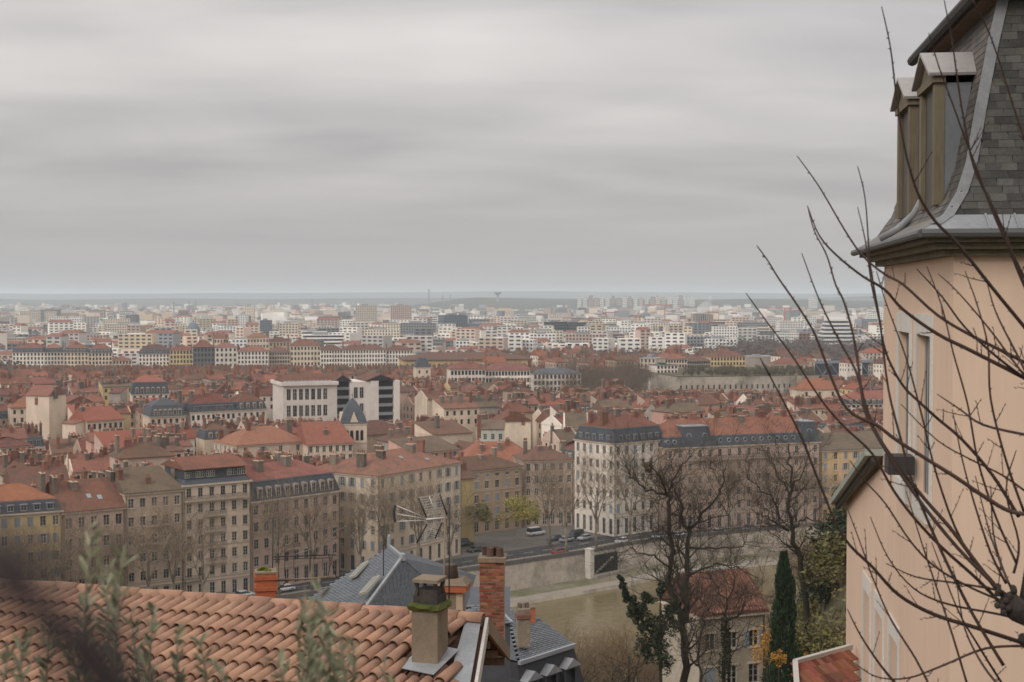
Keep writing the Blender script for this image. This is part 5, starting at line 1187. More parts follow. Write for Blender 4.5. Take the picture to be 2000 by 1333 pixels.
    for i in range(29):
        p = E + R * (.02 + i * .37) + Vector((0, 0, -.01 + rng.uniform(-.012, .012))) + inv; yw = rng.uniform(-.03, .03); Y = (R + Vector((0, 0, .035 + rng.uniform(-.02, .02))) + Sd * yw).normalized(); X = Y.cross(Vector((0, 0, 1))).normalized(); Z = X.cross(Y); mesh_at('ridge_tile', rm, root, p, X, Y, Z)
    # bedding mortar under the ridge
    mb = MB(); pts = [E + R * (i * .2) + Vector((0, 0, -.04 + rng.uniform(-.015, .015))) + inv for i in range(54)]; mb.tube(pts, [.125 + rng.uniform(-.012, .012) for _ in pts], 8); mb.build('ridge_mortar', mat('ridge_mortar', (.17, .10, .07), .95, .35, 8., stain=.6, fine=40.), root)
    # lead along the verge
    mb = MB(); a, b = E + N * .025, E + Vl + N * .025
    mb.quad(*[p + inv for p in (a + R * .05, b + R * .05, b + R * .05 + R * .5, a + R * .28)]); mb.build('verge_flashing', M_LEAD, root)
    # the chimney rising from the roof
    c = chb + inv; w_ = .185; ez = zat(1187, chb.y) - 50; ax = Vector((.953, -.301, 0)); ay = Vector((.301, .953, 0)); ccx = c + ay * .15
    mb = MB(); zb = c.z - .5; hz = (ez - zb) / 2; cc = Vector((ccx.x, ccx.y, zb + hz)); mb.obox(cc, ax * w_, ay * .2, (0, 0, hz)); cb = mb.build('chimney', M_RENDER, root)
    mb = MB(); rr = random.Random(4); K = 22; z1 = ez
    prof = [(.235, -.03), (.27, .0), (.255, .035), (.2, .055)]
    for r_, dz in prof:
        for i in range(K):
            a = 2 * pi * i / K; sq = max(abs(cos(a)), abs(sin(a))); k = r_ / sq * (1 + rr.uniform(-.07, .07)); q = Vector((ccx.x, ccx.y, z1 + dz + rr.uniform(-.008, .008))) + ax * cos(a) * k + ay * sin(a) * k; mb.v.append(tuple(q))
    for b_ in range(3):
        for i in range(K): mb.f.append((b_ * K + i, b_ * K + (i + 1) % K, (b_ + 1) * K + (i + 1) % K, (b_ + 1) * K + i)); mb.m.append(0)
    mb.f.append(tuple(3 * K + i for i in range(K))); mb.m.append(0); mb.f.append(tuple(range(K - 1, -1, -1))); mb.m.append(0); mb.build('moss_slab', M_MOSS, cb)
    sb = mat('sooty_stone', (.05, .042, .036), .95, .4, 6., stain=.5, second=(.12, .10, .08), fine=30., bump=.6); base = Vector((ccx.x, ccx.y, z1 + .05))
    mb = MB(); mb.obox(base + Vector((0, 0, .05)), ax * .17, ay * .18, (0, 0, .05)); mb.obox(base + Vector((0, 0, .14)), ax * .135, ay * .14, (0, 0, .045)); mb.build('chimney_throat', sb, cb)
    for sx in (-1, 1):
        for sy in (-1, 1):
            mb = MB(); mb.tube([base + ax * sx * .14 + ay * sy * .15 + Vector((0, 0, .1)), base + ax * sx * .125 + ay * sy * .135 + Vector((0, 0, .20)), base + ax * sx * .14 + ay * sy * .15 + Vector((0, 0, .285))], [.032, .026, .034], 5); mb.build('cowl_post', sb, cb)
    mb = MB(); mb.obox(base + Vector((0, 0, .305)), ax * .18, ay * .19, (0, 0, .022)); mb.build('cowl_slab', M_RENDER, cb)
    mb = MB()
    fl = c + N * .05 - Vector((0, 0, 0)); mb.obox(cc - Vector((0, 0, hz)) + Vector((0, 0, .42)), ax * (w_ + .012), ay * .212, (0, 0, .1)); mb.build('chimney_flashing', M_LEAD, cb)
    mb = MB(); q = chb + N * .07 + inv; mb.obox(q + Dc * -.10, Xa * .27, Dc * .34, N * .006); mb.build('apron_flashing', M_LEAD, root)
    LAND.append(('the foreground tile roof', tuple(E)))
tile_house()
def stack_on(name, label, u0, u1, vt, vb, d, m, cap=None, rz=0., depth=None, parts=None):
    a, b = at(u0, vt, d), at(u1, vt, d); w = (b.x - a.x); dp = depth or w; zt = a.z; zb = min(zat(vb, d), zt - .5)
    root = thing(name, ((a.x + b.x) / 2, d, zb), rz, label, 'chimney'); mb = MB(); mb.box(-w / 2, w / 2, -dp / 2, dp / 2, 0, zt - zb); mb.build('shaft', m, root)
    return root, w, dp, zt - zb
M_ORANGEB = mat('orange_brick_stack', (.38, .11, .05), .9, .2, 5., stain=.5, second=(.22, .075, .04), fine=40., bump=.4)
root, w, dp, h = stack_on('mossy_chimney', 'small orange brick chimney topped with bright moss behind the ridge', 499, 538, 1118, 1290, 23.5, M_ORANGEB, rz=.2)
for z in (h - .28, h - .1):
    mb = MB(); mb.box(-w / 2 - .025, w / 2 + .025, -dp / 2 - .025, dp / 2 + .025, z, z + .06); mb.build('brick_course', M_ORANGEB, root)
mb = MB(); mb.box(-w / 2 - .01, w / 2 + .01, -dp / 2 - .01, dp / 2 + .01, h + .002, h + .03); mb.build('capping', M_RENDER, root)
lm = leaf_mass(3, 500, .13, .13, .05, .022, 5); lm.v = [(x - .03, y, z + h + .05) for x, y, z in lm.v]; tag(lm.build('moss', mat('bright_moss', (.16, .19, .03), .9, .2, 9., island=True, rnd=.4), root), kind='stuff')
mb = MB(); mb.box(w / 2 - .02, w / 2 + .02, dp / 2 + .03, dp / 2 + .4, 0, h - .02); mb.build('side_flue', M_RENDER, root)
# yagi aerial and its bracket
def bars(name, label, parts, d, cat='aerial', base=None):
    o = at(*parts[0][1][0], d) if base is None else at(*base, d); root = thing(name, o, 0, label, cat)
    for nm, pl, r_, m in parts:
        mb = MB(); pts = [at(p[0], p[1], d + (p[2] if len(p) > 2 else 0)) - o for p in pl]; mb.tube(pts, r_, 5); mb.build(nm, m, root, smooth=True)
    return root
A_ = [('mast', [(532, 1200), (533, 1012)], .011, M_IRON), ('boom', [(533, 1088), (656, 1084, .6)], .011, M_IRON), ('boom', [(533, 1093), (650, 1090, .6)], .006, M_IRON), ('bracket', [(538, 1134), (654, 1128, .4)], .02, M_WOOD), ('bracket', [(541, 1152), (566, 1132, .1)], .013, M_WOOD), ('brace', [(570, 1085, .2), (655, 1058, .6)], .005, M_ZINC)]
for k, u in enumerate((544, 556, 574, 605, 606, 630, 643)): A_.append(('element', [(u, 1018 + 9 * k + (30 if k % 2 else 0), .1 * k), (u, 1128 - 3 * k, .1 * k)], .005, M_IRON))
A_ += [('element', [(634, 1062, .5), (657, 1128, .5)], .006, M_IRON), ('element', [(640, 1128, .5), (655, 1060, .5)], .006, M_IRON), ('dipole', [(526, 1014), (540, 1011)], .006, M_IRON)]
bars('roof_aerial', 'thin dark television aerial on a timber bracket beside the mossy chimney', A_, 24.0)
def uhf():
    d = 22.5; M_AL = mat('aluminium_rod', (.52, .50, .47), .45, .1, 5., metallic=.4); P = lambda u, v, k=0: at(u, v, d + k); o = P(868, 1130); root = thing('grid_aerial', o, 0, 'grid-reflector television aerial pointing left on a pale mast', 'aerial')
    def tb(nm, pts, r_, m): mb = MB(); mb.tube([p - o for p in pts], r_, 6); mb.build(nm, m, root, smooth=True)
    tb('mast', [P(866, 1260), P(869, 1004)], .015, M_WOOD); tb('mast', [P(877, 1180, .25), P(878, 985, .25)], .012, M_IRON); tb('boom', [P(832, 1015), P(873, 1012, .1)], .018, M_AL)
    for q in ([(817, 973), (859, 966), (873, 1006), (833, 1011)], [(834, 1024), (863, 1021), (850, 1052), (814, 1061)]):
        a, b, c, e = [P(u, v, k) for (u, v), k in zip(q, (.0, .35, .35, 0))]
        tb('reflector_frame', [a, e], .014, M_IRON); tb('reflector_frame', [b, c], .014, M_IRON); tb('reflector_spine', [(a + b) / 2, (e + c) / 2], .009, M_AL)
        for k in range(9): t = k / 8; tb('reflector_rod', [a.lerp(e, t), b.lerp(c, t)], .0045, M_AL)
    for v0, v1 in ((988, 1012), (1004, 1014), (1019, 1017)): tb('director_rod', [P(774, v0), P(832, v1)], .0085, M_AL)
    mb = MB(); pts = [P(772 + (1 - (abs(k - 3) / 3) ** 2) * -2.5, 987 + k * 5.4) - o for k in range(7)]; mb.tube(pts, .022, 6); mb.build('director_plate', M_IRON, root)
uhf()
root, w, dp, h = stack_on('capped_chimney', 'plastered chimney with terracotta slab and leaning clay pot by the aerial', 868, 905, 1152, 1290, 25.5, M_RENDER, rz=-.12)
mb = MB(); mb.box(-w * .78, w * .78, -dp * .78, dp * .78, h, h + .12); mb.build('brick_collar', M_ORANGEB, root); mb = MB(); frus(mb, -w * .84, w * .84, -dp * .84, dp * .84, h + .121, h + .22, w * .3); mb.build('slab', M_RENDER, root)
mb = MB(); mb.lathe([(.15, h + .18), (.12, h + .44), (.135, h + .46)], 14, (-.06, 0, 0)); mb.build('chimney_pot', mat('grey_clay_pot', (.13, .10, .08), .9, .25, 5., stain=.4, fine=30.), root, smooth=True)
mb = MB(); mb.box(w * .2, w * .5 + .01, -dp / 2 - .004, -dp / 2 + .1, 0, h); mb.build('pale_quoin', mat('pale_plaster_strip', (.45, .34, .24), .9, .15, 3., fine=20.), root)
def brick_chimney():
    d = 31.0; a, b = at(939, 1090, d), at(986, 1090, d); w = b.x - a.x; zt = a.z; n = 26; ch = .072; zb = zt - n * ch - .3; root = thing('brick_chimney', ((a.x + b.x) / 2, d, zb), -.06, 'tall red brick chimney with pale mortar and jagged pots', 'chimney'); dp = w * 1.1; H = zt - zb
    mb = MB(); mb.box(-w / 2 + .012, w / 2 - .012, -dp / 2 + .012, dp / 2 - .012, 0, H - .05); mb.build('mortar_core', mat('lime_mortar', (.30, .245, .19), .95, .2, 6., fine=40.), root)
    m = mat('single_brick', (.24, .088, .052), .92, .2, 6., rnd=.45, hue=.03, stain=.4, second=(.10, .06, .045), fine=40.); bm = MB(); bm.box(-.085, .085, -.03, .03, -.027, .027); me = bm.mesh('brick', m); rr = random.Random(2); hb = MB(); hb.box(-.04, .04, -.03, .03, -.027, .027); mh = hb.mesh('brick', m)
    for j in range(n):
        z = H - .09 - j * ch
        for side in (0, 1):
            ln = w if side == 0 else dp; nb = 3; st = ln / nb
            for i in range(nb + (j % 2)):
                half = j % 2 and i in (0, nb); s = -ln / 2 + (st * (i + .5) if not j % 2 else (st * i if not half else (ln / 2 * 0 + (.045 if i == 0 else ln - .045))))
                k = -(dp if side == 0 else w) / 2 + .028 + rr.uniform(-.004, .004); sc = (1 if half else st * .5 / .085 * .93)
                loc = (s, k, z) if side == 0 else (k, s, z); put('brick', mh if half else me, root, loc, (0, 0, (0 if side == 0 else pi / 2) + rr.uniform(-.02, .02)), (sc, 1, 1))
    mb = MB(); mb.box(-w / 2 - .04, w / 2 + .04, -dp / 2 - .04, dp / 2 + .04, H - .045, H + .05); mb.build('capping', M_RENDER, root)
    for i in range(4): mb = MB(); mb.lathe([(.09, H + .05), (.075, H + .2 + .04 * (i % 2)), (.085, H + .23)], 9, (-w * .3 + i * w * .2, (-1) ** i * .08, 0)); mb.build('chimney_pot', mat('sooty_pot', (.085, .05, .04), .95, .3, 6., rnd=.4), root)
brick_chimney()
# ------------------------------------------------------------------ slate roofs behind the ridge
M_NSLATE = mat('blue_grey_slate', (.125, .135, .148), .55, .2, 3., stain=.35, second=(.08, .085, .09), rnd=.1, fine=14., island=True)
def courses(mb, a, b, c, d, n, th=.02, w=.0, rng=None):
    """Lapped slate courses over the quad a-b (top) d-c (bottom); with w > 0 every slate is a piece."""
    a, b, c, d = map(Vector, (a, b, c, d)); nrm = (b - a).cross(d - a) if (b - a).length > .05 else (c - d).cross(a - d)
    nrm.normalize()
    if nrm.z < 0: nrm = -nrm
    for i in range(n):
        t0, t1 = i / n, (i + 1.12) / n
        l0, r0, l1, r1 = a.lerp(d, t0), b.lerp(c, t0), a.lerp(d, t1), b.lerp(c, t1); up = nrm * th
        k = max(1, int((r1 - l1).length / w)) if w else 1
        for j in range(k):
            s0, s1 = (j + (.5 if i % 2 and w else 0)) / k, (j + (1.44 if i % 2 and w else .94 if w else 1)) / k
            s1 = min(s1, 1); 
            if s0 >= 1: continue
            p, q, r_, s = l0.lerp(r0, s0), l0.lerp(r0, s1), l1.lerp(r1, s1) + up, l1.lerp(r1, s0) + up
            jt = nrm * (rng.uniform(-.15, .3) * th if rng else 0); r_ += jt; s += jt
            mb.quad(p, q, r_, s); mb.quad(s, r_, r_ - up * 1.1, s - up * 1.1)
def slate_pyramid():
    rng = random.Random(6); ap, ap2 = at(786, 1090, 55), at(760, 1064, 57.5); ap2.z = ap.z; zE = 50.2
    def down(pa, u, v, d): p = at(u, v, d); q = pa + (p - pa) * ((pa.z - zE) / (pa.z - p.z)); return q
    P1, P2, P0 = down(ap, 709, 1195, 52.3), down(ap, 856, 1150, 56.3), down(ap2, 636, 1147, 56.5); P3 = P2 + (ap2 - ap) + Vector((1, 5, 0)); P3.z = zE
    root = thing('slate_roofed_house', (ap.x, ap.y, 38), 0, 'house with a blue-grey pyramidal slate roof and two skylights', 'house'); o = Vector((ap.x, ap.y, 38))
    mb = MB(); V = [p - o for p in (P0, P1, P2, P3)]
    base = [Vector((p.x * .94, p.y * .94, 0)) for p in V]
    for i in range(4): mb.quad(base[i], base[(i + 1) % 4], Vector((base[(i + 1) % 4].x, base[(i + 1) % 4].y, zE - 38 - .02)), Vector((base[i].x, base[i].y, zE - 38 - .02)))
    mb.build('wall', M_WALL['beige'], root)
    a, b = ap - o, ap2 - o
    mb = MB(); courses(mb, b, a, V[1], V[0], 44, .022, .24, rng); tag(mb.build('slate_slope', M_NSLATE, root), kind='stuff')
    mb = MB(); courses(mb, a, a + Vector((.02, 0, 0)), V[2], V[1], 40, .022, .24, rng); tag(mb.build('slate_slope', M_NSLATE, root), kind='stuff')
    mb = MB(); mb.poly([a, b, V[3], V[2]]); mb.poly([b, V[0], V[3]]); mb.build('back_slope', M_SLATE, root)
    for p, q in ((a, V[1]), (a, V[2]), (a, b)): mb = MB(); mb.bar(p + Vector((0, 0, .03)), q + Vector((0, 0, .03)), .055); mb.build('lead_hip', M_LEAD, root)
    mb = MB(); mb.lathe([(.16, -.1), (.13, .15), (.05, .2)], 8, a); mb.build('ridge_knob', M_LEAD, root); mb = MB(); mb.lathe([(.09, 0), (.07, .42), (.03, .5)], 6, b); mb.build('finial', M_LEAD, root)
    nrm = (a - b).cross(V[0] - b).normalized(); nrm = nrm if nrm.z > 0 else -nrm
    for (u0, v0, u1, v1) in ((716, 1102, 690, 1130), (738, 1130, 710, 1162)):
        def hp(u, v): d_ = ray(u, v); k = (ap - Vector((0, 0, EYE))).dot(nrm) / d_.dot(nrm); return Vector((0, 0, EYE)) + d_ * k - o
        p, q = hp(u0, v0), hp(u1, v1); ax = (q - p) / 2; sd_ = nrm.cross(ax).normalized(); mb = MB(); mb.obox((p + q) / 2 + nrm * .06, ax, sd_ * .17, nrm * .05); sk_ = mb.build('skylight', mat('skylight_cream_frame', (.38, .36, .29), .7, .1, 2.), root); mb = MB(); mb.obox((p + q) / 2 + nrm * .115, ax * .86, sd_ * .11, nrm * .004); mb.build('pane', mat('pale_skylight_pane', (.20, .20, .17), .4, .2, 2.), sk_)
    mb = MB(); p = at(749, 1125, 53.6) - o; mb.bar(p, at(749, 1062, 53.6) - o, .02); mb.build('vent_rod', M_IRON, root); LAND.append(('the slate pyramid roof', tuple(ap)))
slate_pyramid()
def mansard_near():
    rng = random.Random(7); d0 = 36.0
    # small flat-topped slate roof with lead hips
    A, B, C, D = at(912, 1182, d0), at(963, 1181, d0), at(1000, 1217, d0 - 2.0), at(905, 1222, d0 - 2.2); o = Vector((A.x, A.y, 42)); root = thing('slate_lantern_house', o, 0, 'narrow house with a hipped slate roof over dark slate-hung walls', 'house')
    mb = MB(); courses(mb, A - o, B - o, C - o, D - o, 9, .02, .22, rng); tag(mb.build('slate_slope', M_NSLATE, root), kind='stuff')
    E = at(1004, 1212, d0 + 2.4); mb = MB(); mb.poly([B - o, E - o, C - o]); mb.poly([A - o, at(905, 1214, d0 + 2) - o, E - o, B - o]); mb.build('side_slope', M_SLATE, root); mb = MB(); mb.bar(B - o, C - o, .035); mb.build('lead_hip', M_LEAD, root)
    mb = MB(); z = C.z - o.z - .02
    mb.box(D.x - o.x + .05, C.x - o.x - .05, C.y - o.y + .06, E.y - o.y - .05, -2, z); mb.build('wall', M_SLATE, root)
    # bigger slate mansard house beyond, with three zinc-capped dormers
    d1 = 45.; A, B, C, D = at(985, 1190, d1 + 3.5), at(1035, 1200, d1 + 3.2), at(1119, 1262, d1), at(1010, 1286, d1 - 2.2)
    for p in (A, B): p.z = max(A.z, B.z)
    C.z = D.z = (C.z + D.z) / 2
    o = Vector((C.x, C.y, 34)); root = thing('mansard_slate_house', o, 0, 'dark slate mansard house with small zinc-capped dormers and orange wall', 'house'); mb = MB(); courses(mb, A - o, B - o, C - o, D - o, 26, .02, .24, rng); tag(mb.build('slate_slope', M_NSLATE, root), kind='stuff')
    c, e = C - o, D - o; fr = Vector((e.y - c.y, -(e.x - c.x), 0)).normalized(); fr = fr if fr.y < 0 else -fr
    bk = -fr * 7
    mb = MB(); mb.quad(A - o, B - o, c + bk, e + bk); mb.poly([B - o, c, c + bk]); mb.poly([A - o, e, e + bk]); mb.build('back_slope', M_SLATE, root)
    Lw = e - c; sd_ = Lw.normalized(); n1 = [c + Vector((0, 0, -.05)), e + Vector((0, 0, -.05))]; n2 = [c + fr * .35 - sd_ * .5 + Vector((0, 0, -2.0)), e + fr * .35 + Vector((0, 0, -2.0))]
    mb = MB(); mb.quad(n1[0], n1[1], n2[1], n2[0]); mb.quad(n1[0], n2[0], n2[0] + bk, n1[0] + bk); mb.quad(n1[1], n1[1] + bk, n2[1] + bk, n2[1]); mb.build('mansard', mat('dark_slate', (.045, .045, .05), .6, .25, 3., fine=12.), root)
    mb = MB(); q0, q1 = n2[0] + Vector((-.3, .1, 0)), n2[1] + Vector((0, .1, 0)); zz = Vector((0, 0, 1)); b0, b1 = Vector((q0.x, q0.y, -3)), Vector((q1.x, q1.y, -3)); mb.quad(b0, b1, q1, q0); mb.quad(b0, q0, q0 + bk, b0 + bk); mb.quad(b1, b1 + bk, q1 + bk, q1); mb.build('wall', M_OWALL, root)
    mb = MB(); mb.bar(n1[0] + fr * .08, n1[1] + fr * .08, .06); mb.build('gutter', M_ZINC, root)
    rz = math.atan2(-sd_.y, -sd_.x)
    for f in (.17, .52, .86):
        p = c.lerp(e, f) + fr * .02 + Vector((0, 0, -1.55)); mb = MB(); mb.box(-.32, -.24, -.25, .6, 0, .95); mb.box(.24, .32, -.25, .6, 0, .95); mb.box(-.24, .24, -.25, .6, .85, .95)
        dm = mb.build('dormer', M_SLATE, root, p, (0, 0, rz)); mb = MB(); mb.poly([(-.4, -.38, .95), (0, -.38, 1.22), (0, .6, 1.22), (-.4, .6, .95)]); mb.poly([(.4, -.38, .95), (.4, .6, .95), (0, .6, 1.22), (0, -.38, 1.22)]); mb.poly([(-.4, -.38, .95), (.4, -.38, .95), (0, -.38, 1.22)]); mb.build('dormer_cap', M_LEAD, dm); mb = MB(); mb.box(-.24, .24, -.1, -.08, 0, .85); mb.build('pane', M_GLASS, dm)
mansard_near()
root, w, dp, h = stack_on('stone_chimney', 'rough stone chimney with small pots on the dark mansard house', 1010, 1034, 1188, 1262, 44, mat('rubble_stone', (.25, .20, .15), .95, .35, 5., stain=.6, second=(.11, .09, .07), fine=16., bump=.8), rz=.15)
mb = MB(); mb.box(-w / 2 - .04, w / 2 + .04, -dp / 2 - .04, dp / 2 + .04, h - .3, h - .18); mb.build('brick_collar', M_BRICK, root)
for i in range(3): mb = MB(); mb.lathe([(.07, h), (.055, h + .16)], 8, ((i - 1) * .13, .03 * i, 0)); mb.build('chimney_pot', M_STACK, root)
root, w, dp, h = stack_on('orange_chimney', 'short orange chimney peeping out beside the rough stone one', 1033, 1046, 1188, 1240, 47, M_ORANGEB); mb = MB(); mb.box(-w * .6, w * .6, -dp * .6, dp * .6, h, h + .05); mb.build('capping', M_RENDER, root)
# house on the near bank among the trees
def bank_house():
    d = 138.; A, B = at(1366, 1206, d - 2), at(1494, 1190, d + .5); z = (A.z + B.z) / 2
    zb = terrain_z(A.x, A.y) - 1.5
    r = building('bank_house', (A.x, A.y), (B.x, B.y), 8.0, z, 'white', wmat=mat('flaking_plaster', (.40, .34, .265), .95, .25, .6, stain=.7, second=(.22, .175, .13), fine=4.), cols=(3, 0, 0), floors=[(2.6, 1.8), (6.4, 1.9), (10.0, 1.6)], shop=False, roof='gable', rise=3.2, tile=0, zbase=zb, ww=1.1, label='flaking plaster house with red tile roof among the bare trees', cat='house', shutters=(.3, .1))
    # lapped pan-tile rows on the near slope
    L = (Vector((B.x, B.y)) - Vector((A.x, A.y))).length; mb = MB(); n = int(L / .34); sl = 1; zE = z - zb + .19
    for i in range(n):
        x = i * L / n + .12
        for j in range(13):
            t0, t1 = j / 13, (j + 1.1) / 13; y0, z0, y1, z1 = 4.0 - 4.45 * t0, zE + 3.35 - 3.35 * t0, 4.0 - 4.45 * t1, zE + 3.35 - 3.35 * t1
            for (xa, za), (xb, zb_) in zip(((-.13, 0), (-.06, .09), (.06, .09)), ((-.06, .09), (.06, .09), (.13, 0))): mb.quad((x + xa, y0, z0 + za), (x + xb, y0, z0 + zb_), (x + xb, y1, z1 + zb_ + .04), (x + xa, y1, z1 + za + .04))
    tag(mb.build('pan_tile', mat('old_pan_tile', (.205, .10, .07), .95, .25, 1.5, island=True, rnd=.35, stain=.4), r), kind='stuff')
    q = MB(); q.box(-.2, L + .2, 3.85, 4.2, zE + 3.2, zE + 3.5); q.build('ridge', M_BOARD, r)
bank_house()
# ------------------------------------------------------------------ cars and railing on the quay
CARM = {}
def car(p, rz, col, label, van=False):
    cn = 'paint_' + col; cc = {'white': (.62, .62, .61), 'black': (.02, .02, .022), 'dark grey': (.06, .062, .07), 'silver': (.34, .35, .36), 'red': (.25, .03, .03)}[col]; pm = mat(cn, cc, .3, .04, 1., spec=.6)
    key = (col, van)
    if key not in CARM:
        L, Wd = (4.4, 1.78) if not van else (5.2, 1.95); h1, h2 = (.92, 1.46) if not van else (1.15, 2.25)
        body = [(-L / 2, .32), (-L / 2 + .04, .66), (-L / 2 + .25, h1 - .05), (-L / 2 + 1.15, h1), (L / 2 - .7, h1), (L / 2 - .05, h1 - .1), (L / 2, .4), (L / 2 - .15, .24), (-L / 2 + .2, .24)]
        mb = MB()
        def loft(prof, w0, w1, zs):
            n = len(prof); i0 = len(mb.v)
            for s, k in ((-1, 0), (-1, 1), (1, 1), (1, 0)):
                for x, z in prof: mb.v.append((x * (1 if k else .985), s * (w0 if k == 0 else w1) / 2 if True else 0, z))
            return n, i0
        W2 = Wd / 2; n = len(body)
        for y, sc in ((-W2, .95), (-W2 + .12, 1.), (W2 - .12, 1.), (W2, .95)):
            for x, z in body: mb.v.append((x * (.985 if sc < 1 else 1), y, .58 + (z - .58) * sc))
        for k in range(3):
            for i in range(n): mb.f.append((k * n + i, k * n + (i + 1) % n, (k + 1) * n + (i + 1) % n, (k + 1) * n + i)); mb.m.append(0)
        mb.f += [tuple(range(n - 1, -1, -1)), tuple(3 * n + i for i in range(n))]; mb.m += [0, 0]
        bm = mb.mesh('body', pm, True)
        def cab(x0, x1, t0, t1, zb, zt, w0, w1):
            q = MB(); P = [(x0, -w0, zb), (x1, -w0, zb), (x1, w0, zb), (x0, w0, zb), (t0, -w1, zt), (t1, -w1, zt), (t1, w1, zt), (t0, w1, zt)]; q.v = P; q.f = [(0, 3, 2, 1), (4, 5, 6, 7), (0, 1, 5, 4), (1, 2, 6, 5), (2, 3, 7, 6), (3, 0, 4, 7)]; q.m = [0] * 6; return q
        gl = cab(-L / 2 + 1.0, L / 2 - (.35 if not van else .1), -L / 2 + 1.8, L / 2 - (.95 if not van else .2), h1 - .02, h2 - .06, W2 - .08, W2 - .24).mesh('windows', M_GLASS)
        rf = cab(-L / 2 + 1.7, L / 2 - (.85 if not van else .12), -L / 2 + 1.9, L / 2 - (1.0 if not van else .25), h2 - .07, h2, W2 - .22, W2 - .32).mesh('roof', pm)
        q = MB()
        for k in range(1): q.lathe([(.2, -.11), (.33, -.1), (.33, .1), (.2, .11)], 14)
        tyre = q.mesh('tyre', mat('rubber', (.015, .015, .015), .9, .1)); q = MB(); q.lathe([(.2, -.115), (.2, .115)], 10); rim = q.mesh('rim', mat('alloy', (.4, .4, .4), .4, .1, metallic=.6))
        q = MB(); q.box(-.04, .04, -.16, .16, -.07, .07); hl = q.mesh('headlight', mat('lamp_glass', (.5, .5, .48), .2, .05)); q = MB(); q.box(-.03, .03, -.14, .14, -.08, .08); tlm = q.mesh('tail_light', mat('lamp_red', (.3, .02, .02), .3, .05))
        CARM[key] = (bm, gl, rf, tyre, rim, hl, tlm, L, W2, h1)
    bm, gl, rf, tyre, rim, hl, tlm, L, W2, h1 = CARM[key]
    t = thing('parked_car' if not van else 'parked_van', p, rz, label, 'car' if not van else 'van', 'vehicles parked along the quay'); put('body', bm, t); put('cabin_glass', gl, t); put('roof', rf, t)
    for x in (-L * .31, L * .3):
        for y in (-W2 + .1, W2 - .1): w_ = put('wheel', tyre, t, (x, y, .33), (pi / 2, 0, 0)); put('rim', rim, w_)
    for y in (-W2 + .3, W2 - .3): put('headlight', hl, t, (-L / 2 + .06, y, .7)); put('tail_light', tlm, t, (L / 2 - .04, y, .78))
def qdir(p):
    b = min(range(len(QUAY) - 1), key=lambda i: abs((QUAY[i][0] + QUAY[i + 1][0]) / 2 - p.x)); a, c = QUAY[b], QUAY[b + 1]; return math.atan2(c[1] - a[1], c[0] - a[0])
for u, v, col, van, lab in [(477, 1167, 'white', 0, 'white car parked on the quay left of the mossy chimney'), (437, 1170, 'black', 0, 'black car parked behind the white one below the cream building'), (556, 1155, 'white', 0, 'white car on the quay behind the roof aerial'), (846, 1121, 'white', 0, 'white car on the quay beside the grid aerial'),
                            (905, 1068, 'black', 1, 'black van beside the cream corner building'), (928, 1078, 'dark grey', 0, 'dark grey car next to the black van'), (1047, 1046, 'white', 1, 'white van on the square under the trees'), (1084, 1056, 'dark grey', 0, 'dark grey car parked on the square by the tallest plane tree'), (1107, 1058, 'silver', 0, 'silver car parked on the square between darker cars'),
                            (1124, 1052, 'black', 1, 'black van parked before the white corner block'), (1142, 1055, 'silver', 0, 'silver car right of the black van on the square'), (1216, 1061, 'white', 0, 'white car driving past the white corner block'), (1288, 1052, 'silver', 0, 'silver car under the quay trees by the white corner block'), (1325, 1049, 'white', 0, 'white car below the slate pavilion of the long pink building'),
                            (1405, 1043, 'silver', 0, 'silver car parked before the long pink building'), (1462, 1036, 'dark grey', 0, 'dark car parked at the end of the long pink building'), (1093, 1082, 'red', 0, 'small red car on the road close to the quay wall')]:
    p = gnd(u, v, .008); car(p, qdir(p) + (pi if u % 2 else 0), col, lab, bool(van))
def railing():
    root = thing('quay_railing', (*along(QUAY, -4.2)[3], .13), 0, 'thin dark metal railing along the pavement edge of the square', 'railing'); o = Vector(root.location); l = along(QUAY, -4.2); m = M_IRON
    for i in range(3, 7):
        a, b = l[i], l[i + 1]; n = max(2, int((b - a).length / 1.8)); mb = MB()
        for z in (.55, 1.0): mb.bar(Vector((*a, .13 + z)) - o, Vector((*b, .13 + z)) - o, .025)
        mb.build('rail', m, root)
        for k in range(n):
            p = a.lerp(b, k / n); mb = MB(); mb.box(p.x - o.x - .035, p.x - o.x + .035, p.y - o.y - .035, p.y - o.y + .035, 0, 1.08); mb.build('post', m, root)
railing()
